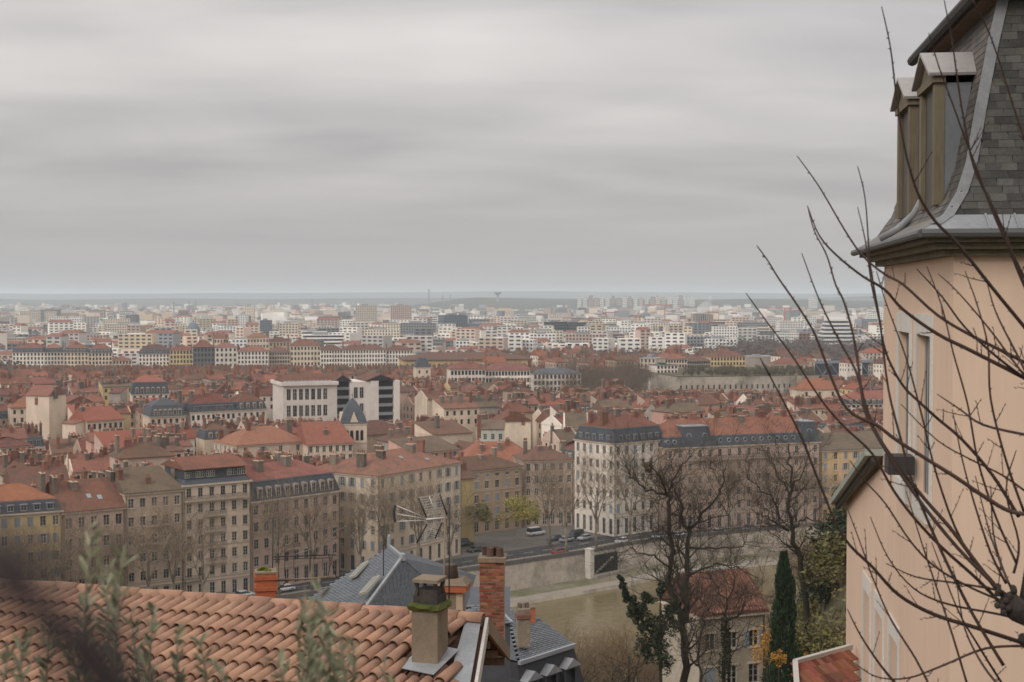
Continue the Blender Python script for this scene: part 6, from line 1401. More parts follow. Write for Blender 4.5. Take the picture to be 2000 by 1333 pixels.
# ------------------------------------------------------------------ the pink tower house on the right
M_PINKW = mat('peach_plaster', (.68, .50, .375), .9, .07, .8, stain=.35, second=(.56, .40, .295), fine=9., zstretch=.12)
M_TSLATE = mat('old_slate', (.058, .055, .05), .62, .3, 6., stain=.7, second=(.035, .036, .022), rnd=.5, hue=.03, fine=30., bump=.3)
M_OLDST = mat('mossy_cornice_stone', (.165, .145, .10), .95, .25, 2.5, stain=.6, second=(.08, .078, .045), fine=20., bump=.5)
M_TRIMW = mat('white_window_surround', (.62, .59, .54), .85, .12, 2., stain=.3, second=(.42, .39, .34), fine=16.)
M_SHUTG = mat('grey_boarded_window', (.285, .285, .27), .85, .15, 2., stain=.3, fine=20., zstretch=.15)
def tower():
    C = Vector((5.57, 17.95)); e1 = Vector((.1277, .9918)).normalized(); rz = math.atan2(e1.y, e1.x) - pi / 2   # local +y along the side wall (away), +x to the right
    zb = 47.0; root = thing('tower_house', (C.x, C.y, zb), rz, 'peach plastered tower house with a flared slate mansard roof', 'house'); Z = lambda z: EYE + z - zb
    L, Wd = 6.65, 6.5; zw = Z(.55)
    # side wall (faces left) with real openings; distances along the wall from the near corner
    mb = MB(); L2 = 12.4
    F = lambda s, z, k: (k, s, z)
    ups = [(1.62, 2.86), (3.55, 4.7)]; zu = [(Z(-2.86), Z(-.56))]
    face(mb, F, L, Z(-4.4), zw, ups, zu, .13)
    lows = [(4.55, 5.5), (6.35, 7.35), (8.15, 9.1)]; zl = [(Z(-9.0), Z(-5.56))]
    face(mb, F, L2, 0, Z(-4.4), lows, zl, .13)
    # lean-to top of the far wing
    zA, zB2 = Z(-2.95), Z(-4.95)
    mb.poly([(0, L, Z(-4.4)), (0, L2, Z(-4.4)), (0, L2, Z(-4.38)), (0, L, zA)])
    mb.quad((0, 0, 0), (Wd, 0, 0), (Wd, 0, zw), (0, 0, zw)); mb.quad((0, L, Z(-4.4)), (Wd, L, Z(-4.4)), (Wd, L, zw), (0, L, zw)); mb.quad((Wd, 0, 0), (Wd, L2, 0), (Wd, L2, zw), (Wd, 0, zw)) if False else mb.quad((Wd, 0, 0), (Wd, L, 0), (Wd, L, zw), (Wd, 0, zw))
    mb.quad((0, L2, 0), (Wd, L2, 0), (Wd, L2, Z(-4.4)), (0, L2, Z(-4.4))); mb.quad((Wd, L, 0), (Wd, L2, 0), (Wd, L2, Z(-4.4)), (Wd, L, Z(-4.4)))
    mb.build('wall', M_PINKW, root)
    for grp, zs in ((ups, zu), (lows, zl)):
        a, b = zs[0]
        for s0, s1 in grp:
            mb = MB(); mb.box(.10, .125, s0, s1, a, b); w = mb.build('window', M_SHUTG, root)
            for k in range(1, 6): mb = MB(); y = s0 + (s1 - s0) * k / 6; mb.box(.094, .1, y - .012, y + .012, a, b); mb.build('board_joint', M_DARK if grp is ups else M_FRAME, w)
            if grp is lows:
                mb = MB(); mb.box(.085, .094, s0 + .1, s1 - .1, a + .1, b - .15); mb.build('pane', M_GLASS, w); mb = MB(); mb.box(.07, .085, (s0 + s1) / 2 - .05, (s0 + s1) / 2 + .05, a, b); mb.build('mullion', M_TRIMW, w)
            mb = MB(); o = .16; mb.box(-.03, -.002, s0 - o, s0, a - .3, b + .3); mb.box(-.03, -.002, s1, s1 + o, a - .3, b + .3); mb.build('surround', M_TRIMW, root)
            mb = MB(); mb.box(-.033, -.002, s0, s1, b, b + .3); mb.build('lintel', M_TRIMW, root); mb = MB(); mb.box(-.07, -.002, s0, s1, a - .3, a); mb.build('sill', M_TRIMW, root)
    # lean-to roof edge
    mb = MB(); a, b = Vector((-.12, L - .1, zA + .25)), Vector((-.12, L2 + .3, Z(-5.0) + .55)); d = (b - a) / 2; mb.obox((a + b) / 2 + Vector((1.5, 0, 0)), (1.7, 0, 0), d, Vector((0, d.z, -d.y)).normalized() * -.06); mb.build('lean_to_roof', mat('greened_zinc', (.30, .33, .29), .6, .2, 2., stain=.4, fine=12.), root)
    mb = MB(); mb.tube([a + Vector((-.05, 0, -.12)), b + Vector((-.05, 0, -.12))], .05, 6); mb.build('verge_pipe', M_IRON, root)
    # floodlight box
    mb = MB(); mb.box(-.42, -.05, 2.75, 3.2, Z(-2.62), Z(-2.35)); fl = mb.build('floodlight', M_IRON, root); mb = MB(); mb.box(-.05, -.002, 2.9, 3.05, Z(-2.55), Z(-2.42)); mb.build('bracket', M_IRON, fl)
    # cornice ring: mouldings stepping out
    for k, (o, z0, z1) in enumerate(((.14, .50, .58), (.26, .58, .66), (.38, .66, .73))):
        mb = MB(); mb.box(-o, Wd + o, -o, L + o, Z(z0) + .001 * k, Z(z1)); mb.build('cornice', M_OLDST, root)
    mb = MB(); g = .47; pts = [(-g, L + g, Z(.75)), (-g, -g, Z(.77)), (Wd, -g, Z(.77))]
    mb.tube([Vector(p) for p in pts[:2]], .055, 8); mb.tube([Vector(p) for p in pts[1:]], .055, 8); mb.build('gutter', mat('dark_gutter', (.10, .10, .10), .5, .2, 3., stain=.4), root)
    # flared mansard
    prof = [(-.45, .80), (-.30, .88), (-.12, 1.0), (.08, 1.3), (.22, 1.7), (.35, 2.4), (.52, 3.2), (.68, 3.84)]
    mb = MB(); n = len(prof)
    for (i_, z) in prof: mb.v += [(i_, i_, Z(z)), (Wd, i_, Z(z)), (Wd, L - i_, Z(z)), (i_, L - i_, Z(z))]
    for k in range(n - 1):
        for j in range(4): mb.f.append((k * 4 + j, k * 4 + (j + 1) % 4, k * 4 + 4 + (j + 1) % 4, k * 4 + 4 + j)); mb.m.append(0)
    mb.build('roof_core', mat('slate_underlay', (.05, .046, .042), .9, .2, 3.), root)
    # slates
    def along_prof():
        P = []; 
        for (i0, z0), (i1, z1) in zip(prof[2:], prof[3:]):
            ln = math.hypot(i1 - i0, z1 - z0); m = max(1, round(ln / .105))
            for k in range(m): t = k / m; P.append((i0 + (i1 - i0) * t, z0 + (z1 - z0) * t, math.atan2(z1 - z0, i1 - i0)))
        return P
    rows = along_prof(); bm = MB(); bm.box(-.098, .098, -.006, .006, -.02, .155); sl = bm.mesh('slate', M_TSLATE); rng = random.Random(3); cnt = 0; st = MB()
    drm = [(1.2, 2.5), (3.45, 4.75)]
    items = []
    for r_, (ins, z, an) in enumerate(rows):
        x = ins + .12 + (.1 if r_ % 2 else 0)
        while x < 2.2: items.append((x, 0, ins, z, an)); x += .2
        s = ins + .12 + (.1 if r_ % 2 else 0)
        while s < L - ins - .1:
            if not any(a < s < b and 1.25 < z < 3.05 for a, b in drm): items.append((s, 1, ins, z, an))
            s += .2
    items.sort(key=lambda t: (t[1], t[0]))
    for (s, side, ins, z, an) in items:
        cnt += 1; tilt = -(pi / 2 - an) - .05 + rng.uniform(-.012, .012); jx, ry = rng.uniform(-.006, .006), rng.uniform(-.03, .03)
        if side == 0: M4 = Matrix.Translation((s + jx, ins - .012, Z(z))) @ Matrix.Rotation(tilt, 4, 'X') @ Matrix.Rotation(ry, 4, 'Y')
        else: M4 = Matrix.Translation((ins - .012, s + jx, Z(z))) @ Matrix.Rotation(-pi / 2, 4, 'Z') @ Matrix.Rotation(tilt, 4, 'X') @ Matrix.Rotation(ry, 4, 'Y')
        if cnt <= 300: o = put('slate', sl, root); o.matrix_local = M4
        else:
            b = len(st.v)
            for v in sl.vertices: st.v.append(tuple(M4 @ v.co))
            for f in sl.polygons: st.f.append(tuple(x + b for x in f.vertices)); st.m.append(0)
    tag(st.build('more_slate', mat('old_slate_mass', (.105, .088, .076), .62, .25, 6., stain=.4, second=(.06, .055, .045), rnd=.35, fine=30., island=True), root), kind='stuff')
    # lead hip, base apron, top cornice and gutter
    mb = MB(); hp = [[Vector((i_ + .095, i_ - .03, Z(z) + .012)), Vector((i_ - .045, i_ - .045, Z(z) + .02)), Vector((i_ - .03, i_ + .095, Z(z) + .012))] for i_, z in prof[1:]]
    for A_, B_ in zip(hp, hp[1:]): mb.quad(A_[0], A_[1], B_[1], B_[0]); mb.quad(A_[1], A_[2], B_[2], B_[1])
    mb.build('lead_hip', mat('dull_lead', (.22, .225, .23), .7, .2, 4., stain=.4, fine=20.), root, smooth=True)
    mb = MB(); a, b, c = prof[0], prof[1], prof[2]
    for (p, q) in ((a, b), (b, c)): mb.quad((p[0] - .012, p[0] - .012, Z(p[1]) + .012), (Wd, p[0] - .012, Z(p[1]) + .012), (Wd, q[0] - .012, Z(q[1]) + .012), (q[0] - .012, q[0] - .012, Z(q[1]) + .012))
    mb.build('lead_apron', M_LEAD, root)
    mb = MB()
    for (p, q) in ((a, b), (b, c)): mb.quad((p[0] - .012, p[0], Z(p[1]) + .012), (q[0] - .012, q[0], Z(q[1]) + .012), (q[0] - .012, L - q[0], Z(q[1]) + .012), (p[0] - .012, L - p[0], Z(p[1]) + .012))
    mb.build('lead_apron', mat('weathered_lead', (.19, .175, .16), .7, .25, 5., stain=.5, fine=20.), root)
    for k in range(9): mb = MB(); x = .35 + k * .35; mb.bar((x, a[0] - .01, Z(a[1]) + .02), (x, c[0] - .01, Z(c[1]) + .02), .012); mb.build('lead_seam', M_LEAD, root)
    t = .68; mb = MB(); mb.box(t - .22, Wd, t - .22, L - t + .22, Z(3.84), Z(3.98)); mb.build('top_cornice', mat('brown_boards', (.15, .10, .07), .9, .2, 3., fine=20.), root)
    mb = MB(); g = t - .3; mb.tube([Vector((g, L - g, Z(3.95))), Vector((g, g, Z(3.95))),], .085, 8); mb.tube([Vector((g, g, Z(3.95))), Vector((Wd, g, Z(3.95)))], .085, 8); mb.build('top_gutter', M_IRON, root)
    mb = MB(); hip_solid(mb, t - .3, Wd, t - .3, L - t + .3, Z(4.03), .8, 2, 2, 'y', .04); mb.build('top_roof', M_TSLATE, root)
    # dormers on the side face: pediment front to the left, zinc cheeks
    M_CHEEK = mat('zinc_cheek', (.165, .172, .185), .6, .12, 2., stain=.3, fine=14.); M_DW = mat('mossy_dormer_wood', (.165, .135, .092), .9, .25, 4., stain=.5, second=(.10, .10, .05), fine=25., zstretch=.2)
    for s0, s1 in drm:
        x0, z0, z1, za = -.06, 1.22, 2.85, 3.22; w = s1 - s0
        dm = bpy.data.objects.new('dormer', None); link(dm, root); dm.location = (0, s0, 0)
        for y in (0, w): mb = MB(); mb.poly([(x0 + .1, y, Z(z0)), (.25, y, Z(1.72)), (.42, y, Z(z1)), (x0 + .1, y, Z(z1))]); mb.build('cheek', M_CHEEK, dm)
        for y in (0, w - .17): mb = MB(); mb.box(x0, x0 + .13, y - .01, y + .18, Z(z0), Z(z1) - .001); mb.build('jamb', M_DW, dm)
        mb = MB(); mb.box(x0 - .03, x0 + .13, -.06, w + .06, Z(z1), Z(z1) + .1); mb.build('head_beam', M_DW, dm); mb = MB(); mb.box(x0 + .06, x0 + .09, .17, w - .17, Z(z0), Z(z1)); mb.build('casement', mat('dark_casement', (.075, .065, .05), .6, .2, 3.), dm)
        mb = MB(); ym = w / 2; P = [(-.02, Z(z1) + .1), (w + .02, Z(z1) + .1), (ym, Z(za) + .05)]
        mb.poly([(x0, y, z) for y, z in P]); mb.poly([(.45, y, z) for y, z in P][::-1]); mb.quad((x0, P[0][0], P[0][1]), (x0, P[1][0], P[1][1]), (.45, P[1][0], P[1][1]), (.45, P[0][0], P[0][1])); mb.build('pediment', M_DW, dm)
        for (ya, yb) in ((-.12, ym), (w + .12, ym)):
            mb = MB(); za_, zb_ = Z(z1) + .07, Z(za) + .09; c = Vector(((x0 - .1 + .62) / 2, (ya + yb) / 2, (za_ + zb_) / 2 + .03)); d = Vector((0, yb - ya, zb_ - za_)) / 2; mb.obox(c, ((.62 - x0 + .1) / 2, 0, 0), d, d.cross(Vector((1, 0, 0))).normalized() * .02); mb.build('dormer_roof', mat('pale_lead_sheet', (.36, .34, .325), .6, .12, 3., stain=.3, fine=18.), dm)
    # downpipe sweeping over the flare
    mb = MB(); ys = 3.02; pts = [(.30, ys, Z(2.0)), (.12, ys, Z(1.5)), (-.03, ys + .06, Z(1.2)), (-.22, ys + .3, Z(1.0)), (-.45, ys + .5, Z(.86))]; mb.tube([Vector(p) for p in pts], .06, 8); mb.build('downpipe', M_LEAD, root, smooth=True)
    LAND.append(('the peach tower house', (C.x, C.y, 60)))
tower()
def annex():
    d = 27.0; A, B = at(1553, 1300, d), at(1662, 1282, d + 1.2); B.z = A.z; o = Vector((A.x, A.y, 46)); root = thing('annex_shed', o, 0, 'small annex with worn red tile roof at the foot of the tower house', 'shed'); a, b = A - o, B - o; dn = Vector((-.5, -3.2, -1.0)); rng = random.Random(5)
    mb = MB(); mb.quad(a, b, b + dn, a + dn); mb.quad(a + Vector((0, 0, -.1)), a + dn + Vector((0, 0, -.1)), b + dn + Vector((0, 0, -.1)), b + Vector((0, 0, -.1))); mb.build('roof_deck', M_NTILE2, root)
    mb = MB(); mb.box(a.x + .2, b.x, a.y - 2.9, a.y + .1, 0, a.z - 1.15); mb.build('wall', M_PINKW, root)
    for (p, q, nm) in ((a, b, 'ridge_capping'), (a, a + dn, 'verge_capping')): mb = MB(); mb.bar(p + Vector((0, 0, .06)), q + Vector((0, 0, .06)), .05); mb.build(nm, M_BOARD, root)
    me = None; n, mm = 9, 13; w = (b - a).length / mm; bm = MB(); bm.box(-w * .47, w * .47, -.17, .17, -.012, .012); me = bm.mesh('roof_tile', mat('worn_flat_tile', (.24, .085, .055), .9, .2, 5., rnd=.4, hue=.03, stain=.5, second=(.12, .06, .045), fine=30.)); X = (b - a).normalized(); Y = -dn.normalized(); Zv = X.cross(Y).normalized(); Y = Zv.cross(X)
    for i in range(n):
        for j in range(mm): p = a + (b - a) * ((j + .5) / mm) + dn * ((i + .5) / n * 1.0) + Zv * (.03 + rng.uniform(0, .012)); Y2 = (Y + Zv * .07).normalized(); mesh_at('roof_tile', me, root, p, X, Y2, X.cross(Y2))
annex()
# ------------------------------------------------------------------ near plants
M_WAND = mat('red_brown_wand', (.052, .030, .024), .75, .2, 20., stain=.3, second=(.085, .06, .045), rnd=.3)
M_POLL = mat('knobbly_pollard_bark', (.05, .04, .034), .95, .35, 12., stain=.5, bump=.8)
WANDS = [
 [(1457, 573), (1500, 632), (1549, 698), (1606, 784), (1650, 835), (1704, 887), (1745, 958), (1789, 1016), (1840, 1070), (1908, 1131), (1966, 1190)],
 [(1478, 480), (1500, 510), (1520, 543), (1559, 599), (1589, 648), (1609, 698), (1629, 751), (1648, 790), (1672, 813), (1711, 830), (1751, 860), (1813, 899), (1866, 932), (1925, 972), (1976, 1000), (2040, 1008)],
 [(1566, 495), (1592, 566), (1612, 612), (1639, 665), (1665, 711), (1678, 744), (1690, 790), (1711, 845), (1752, 907), (1806, 975), (1857, 1033), (1908, 1101), (1958, 1165)],
 [(1577, 402), (1590, 450), (1615, 500), (1632, 556), (1648, 589), (1665, 648), (1675, 705), (1681, 751), (1691, 807), (1730, 880), (1790, 970), (1870, 1070), (1960, 1160)],
 [(1557, 305), (1600, 365), (1650, 450), (1685, 500), (1728, 536), (1764, 556), (1830, 615), (1896, 655), (1995, 705), (2060, 745)],
 [(1578, 405), (1600, 460), (1635, 500), (1685, 540), (1728, 566), (1764, 605), (1830, 652), (1896, 685), (2000, 738), (2060, 770)],
 [(1675, 325), (1690, 390), (1698, 500), (1705, 550), (1718, 625), (1724, 665), (1738, 708), (1764, 754), (1797, 787), (1830, 817), (1880, 860), (1939, 929), (1990, 1010)],
 [(1722, 13), (1739, 92), (1751, 189), (1768, 294), (1793, 378), (1827, 433), (1869, 475), (1936, 560), (2010, 650)],
 [(1844, 0), (1860, 84), (1873, 176), (1886, 252), (1903, 328), (1936, 399), (1961, 454), (1987, 525), (2020, 600)],
 [(1814, 65), (1835, 134), (1860, 202), (1886, 273), (1915, 350), (1950, 440), (2010, 560)],
 [(1485, 700), (1500, 728), (1533, 790), (1566, 856), (1599, 940), (1646, 1047), (1704, 1108), (1755, 1162), (1823, 1200), (1908, 1227), (2010, 1260)],
 [(1731, 1101), (1772, 1121), (1806, 1131), (1874, 1140), (1942, 1152), (1965, 1160)],
 [(1663, 1291), (1711, 1322), (1772, 1325), (1840, 1301), (1925, 1267), (2010, 1262)],
 [(1675, 405), (1690, 470), (1703, 560), (1720, 640), (1735, 760), (1760, 860), (1785, 950), (1840, 1080), (1900, 1200), (1960, 1300)],
 [(1712, 530), (1730, 590), (1770, 700), (1800, 810), (1830, 930), (1880, 1060), (1960, 1160)],
 [(1810, 520), (1840, 600), (1862, 690), (1890, 790), (1910, 900), (1945, 1010), (1985, 1100)],
 [(1832, 535), (1870, 570), (1930, 640), (1990, 720), (2040, 780)],
 [(1885, 530), (1910, 600), (1930, 680), (1935, 780), (1965, 900), (2000, 1000)],
 [(1790, 525), (1840, 580), (1885, 640), (1950, 700), (2030, 760)],
 [(1925, 540), (1945, 610), (1985, 690), (2020, 760)],
 [(1830, 770), (1875, 800), (1920, 830), (2005, 850)],
 [(1760, 790), (1830, 860), (1900, 900), (1960, 930), (2030, 980)],
 [(1650, 980), (1680, 1060), (1705, 1130), (1740, 1210), (1790, 1290), (1830, 1370)],
 [(1655, 1190), (1680, 1240), (1720, 1300), (1770, 1360)],
 [(1700, 1010), (1735, 1090), (1785, 1150), (1850, 1180), (1950, 1200), (2010, 1215)],
 [(1770, 960), (1800, 1060), (1830, 1150), (1860, 1240), (1890, 1340)],
 [(1870, 1150), (1885, 1230), (1920, 1300), (1960, 1350)],
 [(1820, 1060), (1870, 1190), (1910, 1260), (1960, 1340)],
 [(1935, 950), (1940, 1040), (1955, 1100), (1975, 1150)],
 [(1905, 930), (1930, 1030), (1950, 1090), (1970, 1140)],
 [(1860, 800), (1880, 900), (1905, 990), (1935, 1080), (1965, 1140)],
 [(1985, 880), (1965, 960), (1990, 1060), (1980, 1120)],
 [(1900, 0), (1930, 60), (1955, 130), (1980, 210), (2010, 300)],
 [(1660, 900), (1690, 940), (1730, 985), (1780, 1060), (1830, 1110), (1900, 1150), (1960, 1175)],
]
def pollard():
    rng = random.Random(17); base = at(1990, 1150, 8.2); gx, gy = base.x + .25, base.y + .2; gz = terrain_z(gx, gy); o = Vector((gx, gy, gz)); root = thing('pollarded_shrub', o, 0, 'pollarded bare shrub with long red-brown wands before the tower house', 'shrub')
    hd = at(1966, 1165, 8.2) - o; mb = MB(); mb.tube([Vector((0, 0, -.3)), Vector((.08, .0, (hd.z) * .5)), Vector((.12, -.02, hd.z - .3)), hd + Vector((.06, 0, -.08)), hd], [.09, .075, .06, .07, .05], 10); mb.tube([hd + Vector((.1, 0, -.15)), at(2030, 1010, 8.4) - o, at(2060, 780, 8.7) - o, at(2050, 560, 8.9) - o], [.045, .035, .026, .015], 7); mb.tube([hd + Vector((.1, 0, -.25)), at(2040, 1265, 8.0) - o], [.04, .02], 6); mb.build('trunk', M_POLL, root, smooth=True)
    mb = MB()
    for k in range(16): a = rng.uniform(0, 6.28); mb.lathe([(.008, -.02), (.02, -.008), (.019, .01), (.005, .022)], 6, hd + Vector((cos(a) * .052, sin(a) * .04, rng.uniform(-.1, .05)))); 
    tag(mb.build('pollard_knob', M_POLL, root, smooth=True), kind='stuff')
    for k, px in enumerate(WANDS):
        d0 = 8.2 + rng.uniform(-.5, .7); d1 = 8.2 + rng.uniform(-.1, .3); n = len(px)
        P = [at(u, v, d0 + (d1 - d0) * (i / (n - 1)) ** .8) - o for i, (u, v) in enumerate(px)]
        # resample to a smooth curve
        Q = []
        for i in range(n - 1):
            p0, p1, p2, p3 = P[max(i - 1, 0)], P[i], P[i + 1], P[min(i + 2, n - 1)]
            for s in range(4): t = s / 4; Q.append(.5 * ((2 * p1) + (p2 - p0) * t + (2 * p0 - 5 * p1 + 4 * p2 - p3) * t * t + (-p0 + 3 * p1 - 3 * p2 + p3) * t ** 3))
        Q.append(P[-1]); thick = (.0125 if len(px) > 8 else .0085) * rng.uniform(.85, 1.15)
        rs = [.0028 + (thick - .0028) * (i / len(Q)) ** .8 for i in range(len(Q))]; mb = MB(); mb.tube(Q, rs, 6)
        for i in range(2, len(Q) - 1):
            for _ in range(2):
                if rng.random() < (.5 if i < len(Q) * .35 else .42):
                    t = (Q[i + 1] - Q[i]).normalized(); sd_ = t.cross(Vector((rng.uniform(-1, 1), rng.uniform(-1, 1), rng.uniform(-1, 1)))).normalized(); p = Q[i].lerp(Q[i + 1], rng.random())
                    if i > len(Q) * .38 and rng.random() < .3:
                        ln = rng.uniform(.05, .2); dr = (-t * .7 + sd_ + Vector((0, 0, .3))).normalized(); e = p + dr * ln; mb.tube([p, p + dr * ln * .5, e + Vector((0, 0, .01))], [.0032, .0026, .0016], 4)
                        for f in (.4, .7, 1.): mb.tube([p.lerp(e, f), p.lerp(e, f) + (sd_ * .4 - t + Vector((0, 0, .5))).normalized() * .018], [.0028, .0012], 4)
                    else: mb.tube([p, p + (sd_ - t * .6).normalized() * (rs[i] + .012)], [.0042, .0015], 4)
        mb.build('wand', M_WAND, root, smooth=True)
pollard()
M_OLIVE = mat('olive_leaf', (.235, .24, .155), .7, .15, 20., rnd=.4, hue=.04, island=True)
def olive():
    rng = random.Random(31); root = thing('olive_shrub', (-1.2, 4.05, terrain_z(-1.2, 4.05)), 0, 'blurred grey-green olive shrub before the foreground tile roof', 'shrub'); o = Vector(root.location)
    mb = MB(); mb.tube([Vector((0, 0, -.1)), Vector((.03, 0, .5)), Vector((-.02, .05, 1.0))], [.035, .03, .02], 7); tr = mb
    sprigs = [(178, 1030), (208, 1100), (238, 1085), (168, 1180), (255, 1200), (300, 1180), (345, 1235), (225, 1190), (390, 1250), (40, 1250), (95, 1220), (15, 1290), (130, 1260), (595, 1165), (622, 1140), (640, 1195), (660, 1240), (580, 1230), (690, 1260), (610, 1275), (540, 1290), (750, 1310), (660, 1300), (200, 1270), (270, 1280), (430, 1310), (605, 1210), (635, 1260)]
    for i, (u, v) in enumerate(sprigs):
        d = rng.uniform(3.7, 4.4); tip = at(u, v, d) - o; b = at(u + rng.uniform(-25, 45), 1400, d + .1) - o; mid = tip.lerp(b, .5) + Vector((rng.uniform(-.02, .02), 0, 0)); bs = Vector((-.02, .05, .95)); tr.tube([bs, b, mid, tip], [.012, .006, .004, .0018], 5)
        sp = MB(); n = int((1410 - v) / 11) + 4
        for k in range(n):
            t = (k + rng.random()) / n; p = tip.lerp(mid, t * 2) if t < .5 else mid.lerp(b, t * 2 - 1); ax = (tip - b).normalized()
            for s in (-1, 1):
                a = rng.uniform(0, 6.28); sd_ = (ax.cross(Vector((cos(a), sin(a), .2)))).normalized() * s; dr = (ax * rng.uniform(.7, 1.4) + sd_ * .8).normalized(); ln = rng.uniform(.035, .062); wv = dr.cross(Vector((rng.uniform(-1, 1), rng.uniform(-1, 1), rng.uniform(-1, 1)))).normalized() * ln * .11
                m1, m2 = p + dr * ln * .35, p + dr * ln * .75
                sp.poly([p, m1 + wv, m2 + wv * .8, p + dr * ln, m2 - wv * .8, m1 - wv])
        sp.build('leaf_spray', M_OLIVE, root)
    tr.build('stem', M_BARK, root, smooth=True)
olive()
def close_branch():
    root = thing('close_branch', at(330, 1470, .27), 0, 'very close dark branch, out of focus in the lower corner', 'branch'); o = Vector(root.location); mb = MB(); P = [at(420, 1560, .285), at(215, 1330, .27), at(90, 1195, .262), at(-30, 1095, .258), at(-180, 1000, .255)]
    mb.tube([p - o for p in P], [.0066, .006, .0048, .004, .0034], 9); mb.build('stem', mat('close_purple_bark', (.042, .032, .034), .85, .2, 60.), root, smooth=True)
    for (u, v, u2, v2) in ((90, 1195, 40, 1050), (0, 1110, 70, 1010), (150, 1260, 290, 1200), (-20, 1100, -40, 980), (60, 1170, -60, 1200)):
        mb = MB(); mb.tube([at(u, v, .262) - o, at((u + u2) / 2 + 8, (v + v2) / 2, .27) - o, at(u2, v2, .28) - o], [.0023, .0017, .001], 6); mb.build('twig', MATS['close_purple_bark'], root, smooth=True)
close_branch()
# ------------------------------------------------------------------ trees on the near slope
def traced_tree(name, label, limbs, d, rbase, seed, nt=(5, 5, 4), m1=None, m2=None, tl=2.6):
    rng = random.Random(seed); f = limbs[0][0]; g = at(f[0], f[1], d); z = terrain_z(g.x, g.y); o = Vector((g.x, g.y, z)); root = thing(name, o, 0, label, 'tree'); wood, twig = MB(), MB()
    for li, (pl) in enumerate(limbs):
        w0, w1 = pl[-1]; pts = []; n = len(pl) - 1
        off = rng.uniform(-3, 3) if li > 1 else 0
        for i in range(n): u, v = pl[i]; pts.append(at(u, v, d + off * (i / max(1, n - 1))) - o)
        if li == 0: pts = [Vector((pts[0].x, 0, -.5))] + pts if pts[0].z > .2 else pts
        w0, w1 = w0 * (.8 if li < 2 else .75), w1 * .7; cv = []
        for i in range(len(pts) - 1):
            for s in range(4): cv.append(pts[i].lerp(pts[i + 1], s / 4) + (Vector((rng.gauss(0, 1), rng.gauss(0, 1), rng.gauss(0, 1))) * .10 if (i or s) and (li or i) else Vector((0, 0, 0))))
        cv.append(pts[-1]); pts = cv; rs = [w0 + (w1 - w0) * (i / (len(pts) - 1)) ** .8 for i in range(len(pts))]; wood.tube(pts, rs, 7)
        for i in range(1, len(pts)):
            sg = pts[i] - pts[i - 1]; k = max(1, int(sg.length / .9))
            for j in range(k):
                if li < 1 and i < 6: continue
                for _ in range(2 if rng.random() < .4 else 1):
                    p = pts[i - 1] + sg * ((j + rng.random()) / k); ax = sg.normalized(); s = ax.cross(Vector((rng.uniform(-1, 1), rng.uniform(-1, 1), rng.uniform(-1, 1)))).normalized(); dr = (ax * .5 + s + Vector((0, 0, .25))).normalized()
                    branch(rng, wood, twig, p, dr, tl * rng.uniform(.35, 1.15), max(.024, rs[i] * .4), 2, 4, .7, .04, (0, 0) + nt[:3], 3)
    wood.build('trunk', m1 or M_BARKD, root, smooth=True); twig.build('crown', m2 or M_TWIGD, root); LAND.append(('the ' + name.replace('_', ' '), tuple(o + Vector((0, 0, 12))))); return root
def Q4(l): return [(1150 + x / 2.818, 860 + y / 2.818) for x, y in l]
traced_tree('forked_tree', 'tall forked bare tree with a round nest before the white corner block', [
    Q4([(530, 1420), (532, 1100), (505, 960), (450, 840), (452, 600), (440, 400), (430, 300)]) + [(.42, .16)],
    Q4([(530, 1000), (525, 850), (545, 700), (548, 500), (515, 370), (470, 275)]) + [(.34, .1)],
    Q4([(548, 500), (640, 390), (735, 280), (752, 160)]) + [(.16, .05)], Q4([(430, 300), (330, 270), (240, 210), (205, 150)]) + [(.13, .04)], Q4([(440, 290), (500, 160), (580, 50)]) + [(.12, .03)], Q4([(430, 295), (395, 200), (335, 135)]) + [(.11, .05)],
    Q4([(550, 590), (700, 592), (840, 590), (905, 555)]) + [(.12, .03)], Q4([(552, 740), (680, 690), (820, 702), (940, 760)]) + [(.12, .03)], Q4([(452, 580), (380, 550), (270, 560)]) + [(.1, .03)], Q4([(450, 700), (350, 640), (250, 600), (160, 620)]) + [(.1, .03)], Q4([(548, 480), (620, 440), (740, 420), (830, 330)]) + [(.1, .02)]], 98., .42, 5)
nest = at(1268, 910, 98.); lm = leaf_mass(9, 500, .42, .42, .46, .16, 7); t = lm.build('bird_nest', M_TWIG, loc=nest); tag(t, 'round brown bird nest high in the forked bare tree', 'nest')
traced_tree('dark_tree', 'dark bare tree with upswept limbs behind the cypress', [
    Q4([(1235, 1400), (1200, 1000), (1160, 640), (1110, 490), (1100, 300), (1112, 150), (1100, 20)]) + [(.42, .06)], Q4([(1105, 500), (1030, 440), (960, 425), (895, 380)]) + [(.16, .04)], Q4([(1050, 440), (1000, 300), (930, 260), (865, 200)]) + [(.14, .03)],
    Q4([(1110, 300), (1180, 180), (1240, 40)]) + [(.13, .03)], Q4([(1200, 800), (1290, 730), (1420, 670)]) + [(.2, .08)], Q4([(1100, 330), (1040, 180), (990, 60)]) + [(.12, .03)], Q4([(1120, 480), (1200, 430), (1290, 450), (1340, 500)]) + [(.11, .03)], Q4([(1160, 640), (1060, 560), (950, 470)]) + [(.11, .03)]], 112., .45, 8)
traced_tree('slim_tree', 'slim ivy-trunked bare tree before the flaking plaster house', [Q4([(745, 1420), (750, 1150), (745, 980), (760, 900), (700, 800), (655, 735)]) + [(.22, .04)], Q4([(760, 900), (800, 800), (790, 690)]) + [(.1, .02)], Q4([(745, 1000), (830, 960), (880, 860), (960, 830)]) + [(.1, .02)]], 92., .2, 12)
